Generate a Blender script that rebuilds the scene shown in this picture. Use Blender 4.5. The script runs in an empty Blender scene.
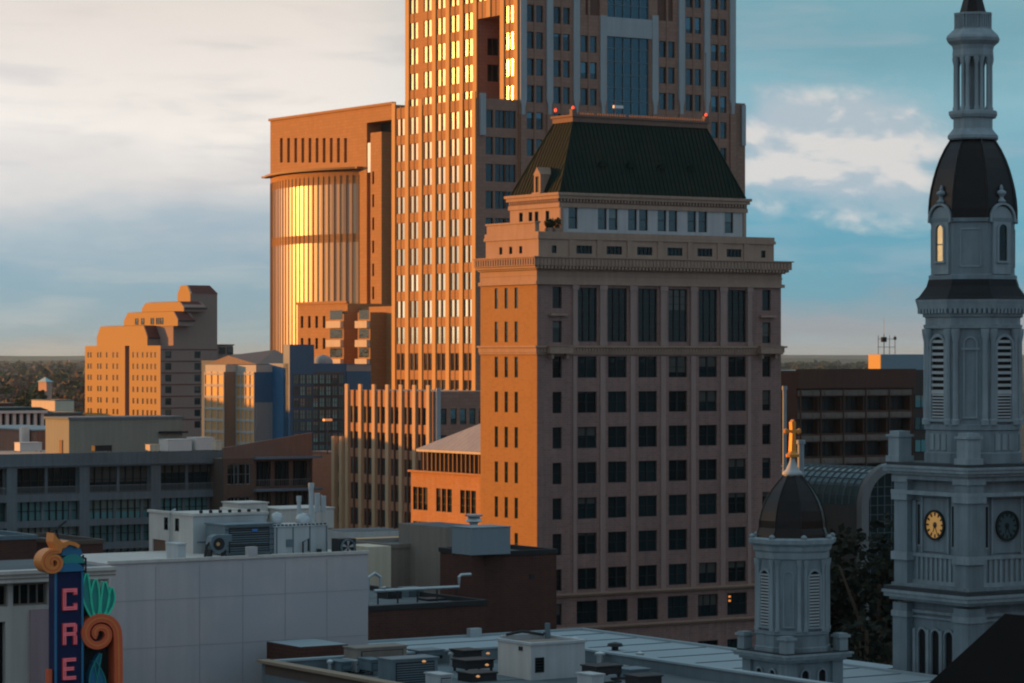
import bpy, bmesh, math, random
from math import radians as R, sin, cos, pi, sqrt, atan2
from mathutils import Vector, Matrix
random.seed(7)
scene = bpy.context.scene
col = scene.collection

# ------------------------------------------------------------------ camera
F, HOR, CAMZ = 3000.0, 356.0, 44.0
cd = bpy.data.cameras.new('camera'); cam = bpy.data.objects.new('camera', cd); col.objects.link(cam)
cam.location = (0, 0, CAMZ); cam.rotation_euler = (R(90), 0, 0)
cd.sensor_width = 36; cd.lens = F / 1024 * 36; cd.shift_y = (HOR - 341.5) / 1024
scene.cycles.filter_width = 2.1
cd.clip_start = 1; cd.clip_end = 60000
scene.camera = cam

# ------------------------------------------------------------------ sun, sky, exposure
SUN_AZ, SUN_EL = -67.5, 5.6        # azimuth clockwise from +Y
sv = Vector((sin(R(SUN_AZ)) * cos(R(SUN_EL)), cos(R(SUN_AZ)) * cos(R(SUN_EL)), sin(R(SUN_EL))))
sd = bpy.data.lights.new('sun', 'SUN'); so = bpy.data.objects.new('sun', sd); col.objects.link(so)
so.rotation_euler = sv.to_track_quat('Z', 'Y').to_euler(); so.location = sv * 400
sd.energy = 4.3; sd.angle = R(0.6); sd.color = (1.0, 0.36, 0.04)
scene.view_settings.view_transform = 'Standard'; scene.view_settings.look = 'None'
scene.view_settings.exposure = 0.55; scene.view_settings.gamma = 1.0; scene.view_settings.use_curve_mapping = False

world = bpy.data.worlds.new('World'); scene.world = world; world.use_nodes = True
nt = world.node_tree; nt.nodes.clear()
class NB:                           # tiny node builder
    def __init__(s, t): s.t = t
    def n(s, typ, **k):
        o = s.t.nodes.new(typ)
        for a, b in k.items(): setattr(o, a, b)
        return o
    def put(s, sock, v):
        if isinstance(v, bpy.types.NodeSocket): s.t.links.new(v, sock)
        elif v is not None: sock.default_value = v
    def math(s, op, a, b=None, c=None, clamp=False):
        o = s.n('ShaderNodeMath', operation=op, use_clamp=clamp)
        s.put(o.inputs[0], a); s.put(o.inputs[1], b)
        if c is not None: s.put(o.inputs[2], c)
        return o.outputs[0]
    def mix(s, f, a, b, blend='MIX'):
        o = s.n('ShaderNodeMixRGB', blend_type=blend); s.put(o.inputs[0], f)
        for i, v in ((1, a), (2, b)):
            if not isinstance(v, bpy.types.NodeSocket): v = tuple(v) + (1,) if len(v) == 3 else v
            s.put(o.inputs[i], v)
        return o.outputs[0]
    def ramp(s, f, stops, interp='LINEAR'):
        o = s.n('ShaderNodeValToRGB'); cr = o.color_ramp; cr.interpolation = interp
        while len(cr.elements) < len(stops): cr.elements.new(0.5)
        for e, (p, c) in zip(cr.elements, stops):
            e.position = p; e.color = (c[0], c[1], c[2], 1) if not isinstance(c, (int, float)) else (c, c, c, 1)
        s.put(o.inputs[0], f); return o.outputs[0]
    def smooth(s, v, lo, hi):
        o = s.n('ShaderNodeMapRange', interpolation_type='SMOOTHSTEP'); s.put(o.inputs[0], v)
        s.put(o.inputs[1], lo); s.put(o.inputs[2], hi); s.put(o.inputs[3], 0.0); s.put(o.inputs[4], 1.0); return o.outputs[0]
    def noise(s, vec, scale, detail=4, rough=.5, dist=0.0):
        o = s.n('ShaderNodeTexNoise'); s.put(o.inputs['Vector'], vec); o.inputs['Scale'].default_value = scale
        o.inputs['Detail'].default_value = detail; o.inputs['Roughness'].default_value = rough; o.inputs['Distortion'].default_value = dist
        return o.outputs[0]
    def comb(s, x, y, z):
        o = s.n('ShaderNodeCombineXYZ'); s.put(o.inputs[0], x); s.put(o.inputs[1], y); s.put(o.inputs[2], z); return o.outputs[0]

def lin(r, g, b):
    f = lambda v: (v / 255 / 12.92) if v / 255 <= .04045 else ((v / 255 + .055) / 1.055) ** 2.4
    return (f(r), f(g), f(b))
b = NB(nt)
tc = b.n('ShaderNodeTexCoord'); sx = b.n('ShaderNodeSeparateXYZ'); b.put(sx.inputs[0], tc.outputs['Generated'])
X, Y, Z = sx.outputs
az = b.math('ARCTAN2', X, Y)                              # clockwise from straight ahead
el = b.math('ARCSINE', Z)
U = b.math('MULTIPLY', az, 10.0)                           # -1.7..1.7 across the picture
V = b.math('MULTIPLY', el, 10.0)                           # 0..1.19 from horizon to top
wv = b.comb(b.math('MULTIPLY', U, .55), b.math('MULTIPLY', V, 1.6), b.math('MULTIPLY', Z, 0.0))
warp = b.noise(wv, 2.0, 4, .55)
Vw = b.math('ADD', V, b.math('MULTIPLY', b.math('SUBTRACT', warp, .5), .42))
Vn = b.math('DIVIDE', Vw, 1.25)
left = b.ramp(Vn, [(0.0, lin(152, 156, 158)), (.06, lin(144, 162, 172)), (.20, lin(138, 163, 176)), (.34, lin(176, 186, 189)),
                   (.44, lin(220, 214, 206)), (.62, lin(246, 237, 224)), (1.0, lin(229, 219, 208))])
right = b.ramp(Vn, [(0.0, lin(150, 158, 166)), (.09, lin(152, 160, 170)), (.17, lin(114, 160, 178)), (.34, lin(106, 167, 184)),
                    (.50, lin(122, 172, 186)), (.66, lin(140, 184, 194)), (.85, lin(122, 168, 180)), (1.0, lin(128, 174, 186))])
mixlr = b.smooth(U, -.7, .75)
base = b.mix(mixlr, left, right)
# streaks and soft wisps
st = b.noise(b.comb(b.math('MULTIPLY', U, .8), b.math('MULTIPLY', V, 4.5), .3), 2.2, 5, .55, .4)
stm = b.math('MULTIPLY', b.smooth(st, .46, .74), .45)
base = b.mix(stm, base, b.mix(mixlr, lin(196, 192, 190), lin(160, 180, 190)))
# heaped cloud banks: a lumpy field with banks placed in the sky by azimuth and elevation
def bank(u0, v0, su, sv_, amp):
    du = b.math('DIVIDE', b.math('SUBTRACT', U, u0), su); dv = b.math('DIVIDE', b.math('SUBTRACT', V, v0), sv_)
    q = b.math('ADD', b.math('MULTIPLY', du, du), b.math('MULTIPLY', dv, dv))
    return b.math('MULTIPLY', b.math('EXPONENT', b.math('MULTIPLY', q, -1.0)), amp)
lump = b.noise(b.comb(b.math('MULTIPLY', U, 1.5), b.math('MULTIPLY', V, 2.6), 1.7), 1.7, 6, .52, .25)
lump = b.math('ADD', .5, b.math('MULTIPLY', b.math('SUBTRACT', lump, .5), .85))
f = b.math('ADD', lump, bank(1.06, .72, .46, .20, .85))
f = b.math('ADD', f, bank(1.0, .46, .5, .12, .22))
f = b.math('ADD', f, bank(1.35, .44, .5, .07, .16))
f = b.math('ADD', f, bank(-1.3, .62, .8, .22, .40))
f = b.math('ADD', f, bank(-1.35, .36, .6, .05, .12))
f = b.math('ADD', f, bank(1.2, .07, .8, .055, .2))
cm = b.smooth(f, .80, 1.08)
shade = b.noise(b.comb(b.math('MULTIPLY', U, 1.5), b.math('MULTIPLY', b.math('ADD', V, .05), 2.6), 1.7), 1.7, 6, .52, .25)
lit = b.smooth(b.math('SUBTRACT', lump, shade), -.05, .07)
ccol = b.mix(mixlr, b.mix(lit, lin(204, 200, 194), lin(242, 233, 220)), b.mix(lit, lin(182, 193, 199), lin(226, 220, 213)))
skyc = b.mix(b.math('MULTIPLY', cm, b.math('ADD', .35, b.math('MULTIPLY', mixlr, .55))), base, ccol)
nsub = b.ramp(Vn, [(0.0, (.11, .19, .23)), (.5, (.065, .15, .25)), (1.0, (.04, .12, .26))])
skyc = b.mix(1.0, skyc, nsub, 'SUBTRACT')
# overhead and behind: a grey-blue deck of cloud
deckn = b.noise(b.comb(b.math('MULTIPLY', X, 2.0), b.math('MULTIPLY', Y, 2.0), Z), 2.0, 5, .55)
deck = b.mix(deckn, (.26, .40, .46), (.46, .61, .66))
deck = b.mix(b.smooth(Y, .2, -.6), deck, (.31, .37, .37))
up = b.smooth(el, .16, .55)
back = b.smooth(b.math('ABSOLUTE', az), 1.5, 2.3)
skyc = b.mix(b.math('MAXIMUM', up, back), skyc, deck)
# wide warm glow round the low sun
dp = b.n('ShaderNodeVectorMath', operation='DOT_PRODUCT'); b.put(dp.inputs[0], tc.outputs['Generated']); dp.inputs[1].default_value = sv
g0 = b.math('MAXIMUM', dp.outputs['Value'], 0.0)
glow = b.math('MULTIPLY', b.math('POWER', g0, 60.0), 2.2)
glc = b.mix(1.0, (1.0, .68, .38), b.comb(glow, glow, glow), 'MULTIPLY')
skyc = b.mix(1.0, skyc, glc, 'ADD')
below = b.smooth(Z, -.002, -.03)
skyc = b.mix(below, skyc, (.03, .035, .04))
nish = b.n('ShaderNodeTexSky', sky_type='NISHITA'); nish.sun_disc = False
nish.sun_elevation = R(SUN_EL); nish.sun_rotation = R(SUN_AZ); nish.altitude = 50; nish.air_density = .55; nish.dust_density = .1; nish.ozone_density = 4.0
bg1 = b.n('ShaderNodeBackground'); b.put(bg1.inputs[0], nish.outputs[0]); bg1.inputs[1].default_value = .05
bg2 = b.n('ShaderNodeBackground'); b.put(bg2.inputs[0], skyc); bg2.inputs[1].default_value = .68
ad = b.n('ShaderNodeAddShader'); wo = b.n('ShaderNodeOutputWorld')
nt.links.new(bg1.outputs[0], ad.inputs[0]); nt.links.new(bg2.outputs[0], ad.inputs[1]); nt.links.new(ad.outputs[0], wo.inputs[0])

# ------------------------------------------------------------------ materials
MATS = {}
def mat(name, c, rough=.8, var=.25, scale=.6, metal=0.0, brick=None, streak=.25, bump=.0, c2=None, spec=.4, emit=None, seam=None, detail=5):
    if name in MATS: return MATS[name]
    if max(c) < .10 and spec == .4: spec = .12
    m = bpy.data.materials.new(name); m.use_nodes = True; t = m.node_tree; p = t.nodes['Principled BSDF']; q = NB(t)
    o = q.n('ShaderNodeTexCoord').outputs['Object']; s = q.n('ShaderNodeSeparateXYZ'); q.put(s.inputs[0], o)
    base_ = c
    flat = q.comb(q.math('ADD', s.outputs[0], s.outputs[1]), s.outputs[2], 0.0)
    if brick:
        bw, bh, mort, cb, cmor = brick
        bt = q.n('ShaderNodeTexBrick'); q.put(bt.inputs['Vector'], flat); bt.inputs['Scale'].default_value = 1
        bt.inputs['Brick Width'].default_value = bw; bt.inputs['Row Height'].default_value = bh; bt.inputs['Mortar Size'].default_value = mort
        bt.inputs['Color1'].default_value = (*c, 1); bt.inputs['Color2'].default_value = (*cb, 1); bt.inputs['Mortar'].default_value = (*cmor, 1)
        base_ = bt.outputs['Color']
    n1 = q.noise(o, scale, detail, .6)
    k = q.math('ADD', q.math('MULTIPLY', q.math('SUBTRACT', n1, .5), 2 * var), 1.0)
    if streak:
        sn = q.noise(q.comb(q.math('MULTIPLY', q.math('ADD', s.outputs[0], s.outputs[1]), 1.6), q.math('SUBTRACT', s.outputs[0], s.outputs[1]), q.math('MULTIPLY', s.outputs[2], .10)), 1.0, 5, .65)
        k = q.math('MULTIPLY', k, q.math('ADD', q.math('MULTIPLY', q.math('SUBTRACT', sn, .5), 2 * streak), 1.0))
    colr = q.mix(1.0, base_, q.comb(k, k, k), 'MULTIPLY')
    if c2 is not None:
        colr = q.mix(q.smooth(q.noise(o, scale * .37 + .05, 5, .6), .46, .62), colr, c2)
    if seam:                                              # dark lines every seam metres along x+y
        fr = q.math('FRACT', q.math('DIVIDE', q.math('ADD', s.outputs[0], s.outputs[1]), seam))
        colr = q.mix(q.math('MULTIPLY', q.math('LESS_THAN', fr, .10), .35), colr, tuple(v * .3 for v in c))
    q.put(p.inputs['Base Color'], colr)
    p.inputs['Metallic'].default_value = metal; p.inputs['Specular IOR Level'].default_value = spec
    q.put(p.inputs['Roughness'], q.math('ADD', q.math('MULTIPLY', n1, .12), rough - .06))
    if bump:
        bn = q.n('ShaderNodeBump'); bn.inputs['Strength'].default_value = bump; bn.inputs['Distance'].default_value = .05
        q.put(bn.inputs['Height'], q.noise(o, scale * 6, 4, .6)); q.put(p.inputs['Normal'], bn.outputs[0])
    if emit:
        p.inputs['Emission Color'].default_value = (*emit[0], 1); p.inputs['Emission Strength'].default_value = emit[1]
    MATS[name] = m; return m

def glass(name, c, rough=.08, metal=0.0, blind=None, blind_p=.3, wav=.02, spec=.6, var=.5):
    if name in MATS: return MATS[name]
    m = bpy.data.materials.new(name); m.use_nodes = True; t = m.node_tree; p = t.nodes['Principled BSDF']; q = NB(t)
    tcn = q.n('ShaderNodeTexCoord'); oi = q.n('ShaderNodeObjectInfo').outputs['Random']
    k = q.math('ADD', q.math('MULTIPLY', oi, 2 * var), 1 - var)
    base_ = q.mix(1.0, c, q.comb(k, k, k), 'MULTIPLY')
    if blind:
        s = q.n('ShaderNodeSeparateXYZ'); q.put(s.inputs[0], tcn.outputs['Generated'])
        r2 = q.math('FRACT', q.math('MULTIPLY', oi, 7.31)); cut = q.math('SUBTRACT', 1.0, q.math('MULTIPLY', q.math('FRACT', q.math('MULTIPLY', oi, 13.7)), .8))
        msk = q.math('MULTIPLY', q.math('GREATER_THAN', s.outputs[2], cut), q.math('LESS_THAN', r2, blind_p))
        base_ = q.mix(msk, base_, blind)
    q.put(p.inputs['Base Color'], base_); p.inputs['Roughness'].default_value = rough; p.inputs['Metallic'].default_value = metal
    p.inputs['Specular IOR Level'].default_value = spec
    bn = q.n('ShaderNodeBump'); bn.inputs['Strength'].default_value = wav; bn.inputs['Distance'].default_value = 1.0
    q.put(bn.inputs['Height'], q.noise(tcn.outputs['Object'], .7, 2, .5)); q.put(p.inputs['Normal'], bn.outputs[0])
    MATS[name] = m; return m

# ------------------------------------------------------------------ mesh building
class MB:
    def __init__(s): s.v = []; s.f = []; s.m = []; s.mats = []
    def mi(s, m):
        if m not in s.mats: s.mats.append(m)
        return s.mats.index(m)
    def poly(s, pts, m):
        n = len(s.v); s.v += [tuple(p) for p in pts]; s.f.append(tuple(range(n, n + len(pts)))); s.m.append(s.mi(m)); return s
    def box(s, x0, x1, y0, y1, z0, z1, m, top=None):
        a = [(x0, y0, z0), (x1, y0, z0), (x1, y1, z0), (x0, y1, z0), (x0, y0, z1), (x1, y0, z1), (x1, y1, z1), (x0, y1, z1)]
        n = len(s.v); s.v += a; k = s.mi(m); kt = s.mi(top) if top else k
        for f, j in (((0, 3, 2, 1), k), ((4, 5, 6, 7), kt), ((0, 1, 5, 4), k), ((1, 2, 6, 5), k), ((2, 3, 7, 6), k), ((3, 0, 4, 7), k)):
            s.f.append(tuple(n + i for i in f)); s.m.append(j)
        return s
    def prism(s, poly, z0, z1, m, top=None, cap0=True):
        n = len(poly); o = len(s.v); s.v += [(x, y, z0) for x, y in poly] + [(x, y, z1) for x, y in poly]
        k = s.mi(m); kt = s.mi(top) if top else k
        for i in range(n):
            j = (i + 1) % n; s.f.append((o + i, o + j, o + n + j, o + n + i)); s.m.append(k)
        s.f.append(tuple(o + n + i for i in range(n))); s.m.append(kt)
        if cap0: s.f.append(tuple(o + i for i in reversed(range(n)))); s.m.append(k)
        return s
    def extr(s, poly, y0, y1, m, axis='y'):             # polygon in (a,z) pushed along y (front) or x (left)
        n = len(poly); o = len(s.v)
        g = (lambda a, z, d: (a, d, z)) if axis == 'y' else (lambda a, z, d: (d, a, z))
        s.v += [g(a, z, y0) for a, z in poly] + [g(a, z, y1) for a, z in poly]; k = s.mi(m)
        for i in range(n):
            j = (i + 1) % n; s.f.append((o + i, o + n + i, o + n + j, o + j)); s.m.append(k)
        s.f.append(tuple(o + i for i in range(n))); s.m.append(k)
        s.f.append(tuple(o + n + i for i in reversed(range(n)))); s.m.append(k); return s
    def lathe(s, prof, n, m, cx=0, cy=0, rot=0.0, sq=False):      # profile [(r,z)]; sq: r is the apothem
        o = len(s.v); k = s.mi(m); c = 1 / cos(pi / n) if sq else 1
        for r, z in prof:
            for i in range(n):
                a = rot + 2 * pi * i / n; s.v.append((cx + r * c * cos(a), cy + r * c * sin(a), z))
        for j in range(len(prof) - 1):
            for i in range(n):
                i2 = (i + 1) % n; s.f.append((o + j * n + i, o + j * n + i2, o + (j + 1) * n + i2, o + (j + 1) * n + i)); s.m.append(k)
        s.f.append(tuple(o + (len(prof) - 1) * n + i for i in range(n))); s.m.append(k)
        s.f.append(tuple(o + i for i in reversed(range(n)))); s.m.append(k); return s
    def tube(s, pts, r, m, n=8, r1=None):
        pts = [Vector(p) for p in pts]; o = len(s.v); k = s.mi(m); L = len(pts); prev = None
        for i, p in enumerate(pts):
            d = (pts[min(i + 1, L - 1)] - pts[max(i - 1, 0)]).normalized()
            a = Vector((0, 0, 1)) if abs(d.z) < .9 else Vector((1, 0, 0))
            if prev is not None: a = prev
            u = (a - d * a.dot(d)).normalized(); w = d.cross(u); prev = u
            rr = r if r1 is None else r + (r1 - r) * i / (L - 1)
            for j in range(n):
                t = 2 * pi * j / n; s.v.append(tuple(p + u * (rr * cos(t)) + w * (rr * sin(t))))
        for i in range(L - 1):
            for j in range(n):
                j2 = (j + 1) % n; s.f.append((o + i * n + j, o + i * n + j2, o + (i + 1) * n + j2, o + (i + 1) * n + j)); s.m.append(k)
        s.f.append(tuple(o + j for j in reversed(range(n)))); s.m.append(k); s.f.append(tuple(o + (L - 1) * n + j for j in range(n))); s.m.append(k)
        return s
    def facade(s, P, a0, a1, z0, z1, holes, depth, m, mr=None):
        mr = mr or m; g = sorted(set([a0, a1] + [h for o in holes for h in o[:2]])); zz_ = sorted(set([z0, z1] + [h for o in holes for h in o[2:4]]))
        g = [x for x in g if a0 - 1e-6 <= x <= a1 + 1e-6]; zz_ = [x for x in zz_ if z0 - 1e-6 <= x <= z1 + 1e-6]
        for j in range(len(zz_) - 1):
            zc = (zz_[j] + zz_[j + 1]) / 2; run = None; row = [h for h in holes if h[2] < zc < h[3]]
            for i in range(len(g) - 1):
                ac = (g[i] + g[i + 1]) / 2; inh = any(h[0] < ac < h[1] for h in row)
                if not inh and run is None: run = g[i]
                if run is not None and (inh or i == len(g) - 2):
                    e = g[i] if inh else g[i + 1]
                    s.poly([P(run, zz_[j], 0), P(e, zz_[j], 0), P(e, zz_[j + 1], 0), P(run, zz_[j + 1], 0)], m); run = None
        for h in holes:
            A, B, C, D = (h[0], h[2]), (h[1], h[2]), (h[1], h[3]), (h[0], h[3])
            for p, q in ((A, B), (B, C), (C, D), (D, A)):
                s.poly([P(*p, 0), P(*q, 0), P(*q, -depth), P(*p, -depth)], mr)
        return s
    def pbox(s, P, a0, a1, z0, z1, o0, o1, m):           # box in facade space, o = outwards
        a = [P(a0, z0, o0), P(a1, z0, o0), P(a1, z1, o0), P(a0, z1, o0), P(a0, z0, o1), P(a1, z0, o1), P(a1, z1, o1), P(a0, z1, o1)]
        n = len(s.v); s.v += a; k = s.mi(m)
        for f in ((0, 3, 2, 1), (4, 5, 6, 7), (0, 1, 5, 4), (1, 2, 6, 5), (2, 3, 7, 6), (3, 0, 4, 7)): s.f.append(tuple(n + i for i in f)); s.m.append(k)
        return s
    def build(s, name, parent=None, smooth=False, fix=True, bevel=0.0, mesh_only=False, loc=None, rz=0.0):
        me = bpy.data.meshes.new(name); me.from_pydata(s.v, [], s.f); me.polygons.foreach_set('material_index', s.m)
        for m in s.mats: me.materials.append(m)
        if fix or bevel:
            bm = bmesh.new(); bm.from_mesh(me); bmesh.ops.remove_doubles(bm, verts=bm.verts, dist=1e-4)
            if fix: bmesh.ops.recalc_face_normals(bm, faces=bm.faces)
            if bevel: bmesh.ops.bevel(bm, geom=[e for e in bm.edges if len(e.link_faces) == 2 and e.calc_face_angle(0) > .6], offset=bevel, segments=1, affect='EDGES')
            bm.to_mesh(me); bm.free()
        if smooth:
            me.polygons.foreach_set('use_smooth', [True] * len(me.polygons)); me.set_sharp_from_angle(angle=R(40)) if hasattr(me, 'set_sharp_from_angle') else None
        if mesh_only: return me
        return link(name, me, parent, loc, rz)
def link(name, me, parent=None, loc=None, rz=0.0):
    o = bpy.data.objects.new(name, me); col.objects.link(o); o.parent = parent
    if loc is not None: o.location = loc
    if rz: o.rotation_euler = (0, 0, rz)
    return o
def tag(o, label=None, cat=None, group=None, kind=None):
    for k, v in (('label', label), ('category', cat), ('group', group), ('kind', kind)):
        if v: o[k] = v
    return o
def copy_tree(o, parent=None, loc=None):
    c = o.copy(); col.objects.link(c); c.parent = parent
    if loc is not None: c.location = loc
    for ch in list(o.children): copy_tree(ch, c)
    return c

TH = R(33); UX, UY = cos(TH), sin(TH)
class Site:                          # a corner on the city grid: local x along the street fronts, local y back into the block
    def __init__(s, px, D, rot=TH): s.x0 = (px - 512) / F * D; s.y0 = D; s.c = cos(rot); s.s = sin(rot); s.rot = rot
    def w(s, x, y): return s.x0 + x * s.c - y * s.s, s.y0 + x * s.s + y * s.c
    def fx(s, px, y=0):              # local x of the point seen in column px on the line y
        k = (px - 512) / F; X0, Y0 = s.w(0, y); return (k * Y0 - X0) / (s.c - k * s.s)
    def ly(s, px, x=0):
        k = (px - 512) / F; X0, Y0 = s.w(x, 0); return (k * Y0 - X0) / (-s.s - k * s.c)
    def z(s, py, x=0, y=0): return CAMZ - (py - HOR) / F * s.w(x, y)[1]
    def front(s, y0=0, x0=0): return lambda a, z, o: (x0 + a, y0 - o, z)
    def left(s, x0=0, y0=0): return lambda a, z, o: (x0 - o, y0 + a, z)
    def root(s, name, label, cat, group=None):
        o = bpy.data.objects.new(name, None); col.objects.link(o); o.location = (s.x0, s.y0, 0); o.rotation_euler = (0, 0, s.rot)
        return tag(o, label, cat, group)
def win_mesh(w, h, cols, rows, fm, gm, fw=.08, glass_in=.0, thick=.1, split=None, name='window'):
    mb = MB(); y0, y1 = -thick, 0
    mb.poly([(-w / 2, 0, 0), (w / 2, 0, 0), (w / 2, 0, h), (-w / 2, 0, h)], gm)
    y1 = -.004
    mb.box(-w / 2, w / 2, y0, y1, 0, fw, fm); mb.box(-w / 2, w / 2, y0, y1, h - fw, h, fm)
    mb.box(-w / 2, -w / 2 + fw, y0, y1, fw, h - fw, fm); mb.box(w / 2 - fw, w / 2, y0, y1, fw, h - fw, fm)
    for i in range(1, cols):
        x = -w / 2 + w * i / cols; ww = split if split else fw * .8; mb.box(x - ww / 2, x + ww / 2, y0 + .01, y1, fw, h - fw, fm)
    for j in range(1, rows):
        z = h * j / rows; mb.box(-w / 2 + fw, w / 2 - fw, y0 + .02, y1, z - fw * .35, z + fw * .35, fm)
    return mb.build(name, mesh_only=True, fix=False)
def win_front(root, me, x, z, y=0.0, name='window'): return link(name, me, root, (x, y, z))
def win_left(root, me, y, z, x=0.0, name='window'): return link(name, me, root, (x, y, z), -pi / 2)

def place_windows(root, items, limit=98, name='window'):
    """items: (mesh, (x,y,z), rz, size in view); the largest ones are parts, the rest one part of kind stuff"""
    items = sorted(items, key=lambda t: -t[3])
    for me, loc, rz, _ in items[:limit]: link(name, me, root, loc, rz)
    rest = items[limit:]
    if not rest: return
    mb = MB()
    for me, loc, rz, _ in rest:
        M = Matrix.Translation(loc) @ Matrix.Rotation(rz, 4, 'Z'); n = len(mb.v)
        mb.v += [tuple(M @ v.co) for v in me.vertices]
        for p in me.polygons:
            mb.f.append(tuple(n + i for i in p.vertices)); mb.m.append(mb.mi(me.materials[p.material_index]))
    o = mb.build(name, root, fix=False); o['kind'] = 'stuff'
LW = -pi / 2

# ------------------------------------------------------------------ ground and far land
M_asph = mat('asphalt', (.05, .05, .052), .9, .3, .05, streak=0)
g = MB(); g.poly([(-30000, -200, 0), (30000, -200, 0), (30000, 40000, 0), (-30000, 40000, 0)], mat('city_ground', (.055, .058, .05), .95, .5, .01, streak=0, c2=(.035, .042, .03)))
tag(g.build('ground', fix=False), kind='structure')
# streets: one running back along the grid beside the brick tower, one in front of it
rd = MB(); s_ = Site(540, 312)
def gridrect(mb, s, x0, x1, y0, y1, z, m): mb.poly([(*s.w(x0, y0), z), (*s.w(x1, y0), z), (*s.w(x1, y1), z), (*s.w(x0, y1), z)], m)
gridrect(rd, s_, -400, 300, -34, -16, .004, M_asph); gridrect(rd, s_, 48, 66, -300, 600, .008, M_asph)
tag(rd.build('road', fix=False), kind='structure')
ln = MB(); wp = mat('road_paint', (.75, .72, .6), .7, .2, 1, streak=0)
for i in range(-60, 40): gridrect(ln, s_, i * 6, i * 6 + 3, -25.1, -24.9, .014, wp)
tag(ln.build('road_marking', fix=False), kind='structure')
pv = MB(); M_conc = mat('pavement_concrete', (.3, .29, .27), .9, .2, .4, streak=0)
for (x0, x1, y0, y1) in ((-400, 47, -15.9, -12), (-400, 300, -38, -34.1), (44, 47.9, -11.9, 300)):
    P4 = [s_.w(x0, y0), s_.w(x1, y0), s_.w(x1, y1), s_.w(x0, y1)]; pv.prism(P4, 0, .14, M_conc)
tag(pv.build('pavement', fix=False), kind='structure')
# rolling hills at the horizon
def ridge(D, x0, x1, h, seed, m, n=160, depth=2500):
    rnd = random.Random(seed); ph = [rnd.uniform(0, 6.28) for _ in range(6)]; mb = MB()
    hh = [h * (.62 + sum(sin((i / n) * 6.28 * (1.3 + 2.1 * k) + ph[k]) / (2.2 + 2 * k) for k in range(6)) * .26) for i in range(n + 1)]
    for i in range(n):
        xa, xb = x0 + (x1 - x0) * i / n, x0 + (x1 - x0) * (i + 1) / n
        mb.poly([(xa, D, -.5), (xb, D, -.5), (xb, D + depth * .4, hh[i + 1]), (xa, D + depth * .4, hh[i])], m)
        mb.poly([(xa, D + depth * .4, hh[i]), (xb, D + depth * .4, hh[i + 1]), (xb, D + depth, -.5), (xa, D + depth, -.5)], m)
    return mb
M_hill = mat('hill_wood', (.035, .065, .05), .95, .5, .004, streak=0, c2=(.09, .07, .04))
for D, x0, x1, h, sd_ in ((9000, -4500, 4500, 60, 3), (15000, -7000, 7000, 78, 5)):
    tag(ridge(D, x0, x1, h, sd_, M_hill).build('hills', fix=False), kind='structure')

# ------------------------------------------------------------------ the brick tower with a green roof
BR = (.25, .142, .122)
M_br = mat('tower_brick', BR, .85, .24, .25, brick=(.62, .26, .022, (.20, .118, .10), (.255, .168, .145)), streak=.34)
M_brl = mat('tower_brick_sunlit', (.32, .16, .045), .85, .12, .25, brick=(.62, .26, .022, (.28, .14, .04), (.30, .16, .06)), streak=.12)  # sunlit copy of the front brick, the sun's orange put into its colour
M_trim = mat('terracotta_trim', (.31, .205, .15), .8, .2, .5, streak=.3)
M_pil = mat('pilaster_stone', (.30, .20, .175), .8, .16, .5, streak=.3)
M_white = mat('pale_stone', (.40, .38, .375), .8, .15, .6, streak=.3)
M_fr = mat('dark_frame', (.018, .024, .026), .55, .1, 2, streak=0)
M_gl = glass('dark_glass', (.008, .017, .020), .06, blind=(.075, .075, .068), blind_p=.3, spec=.2)
M_glt = glass('green_glass', (.015, .030, .034), .07, blind=(.10, .12, .11), blind_p=.2, spec=.6)

S = Site(537, 312)
W = S.fx(781); L = S.ly(480.5)
t = S.root('brick_tower', 'tall brown brick office tower with steep green hipped roof and sunlit narrow side', 'office tower')
zc = lambda py: S.z(py)                                  # heights measured on the near corner
rows = [297.3 + 0, 331.5, 367.2] + [402.7 + 35.7 * i for i in range(6)]
zr = [zc(p) for p in rows]
bays = [S.fx(p) for p in (587.3, 617.4, 647.8, 678.0, 708.0, 737.2)]
single = [S.fx(557.2), S.fx(766.5)]
lcols = [S.ly(p) for p in (516.3, 506.3, 496.4)]
bw = 2.42; sw = 1.16; lw = 2.05 / 2 * .98; hh = 2.24
zbase = zc(615) ; 
front_h = []; left_h = []; wins = []
me_pair = win_mesh(bw, hh, 2, 2, M_fr, M_gl, .07, split=.22); me_sing = win_mesh(sw, hh, 1, 2, M_fr, M_gl, .07)
me_left = win_mesh(.68, hh, 1, 2, M_fr, M_gl, .06)
ztall0, ztall1 = zc(341.5), zc(287)
me_tall = win_mesh(2.5, ztall1 - ztall0, 3, 7, M_fr, M_gl, .10, split=.12)
for i, z in enumerate(zr):
    z0 = z - hh / 2
    for x in single: front_h.append((x - sw / 2, x + sw / 2, z0, z0 + hh)); wins.append((me_sing, (x, .28, z0), 0, 1))
    for y in lcols: left_h.append((y - .34, y + .34, z0, z0 + hh)); wins.append((me_left, (.12, y, z0), LW, .6))
    if i >= 2:
        for x in bays: front_h.append((x - bw / 2, x + bw / 2, z0, z0 + hh)); wins.append((me_pair, (x, .28, z0), 0, 2))
for x in bays: front_h.append((x - 1.25, x + 1.25, ztall0, ztall1)); wins.append((me_tall, (x, .28, ztall0), 0, 5))
me_low = win_mesh(2.7, 2.4, 3, 2, M_fr, M_gl, .08)
for zz0 in (zbase - 1.2, zbase - 6.2, zbase - 12.5):
    for x in bays: front_h.append((x - 1.35, x + 1.35, zz0, zz0 + 2.4)); wins.append((me_low, (x, .28, zz0), 0, 2))
    for x in single: front_h.append((x - sw / 2, x + sw / 2, zz0, zz0 + 2.24)); wins.append((me_sing, (x, .28, zz0), 0, 1))
ztop = zc(268)
wall = MB()
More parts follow.
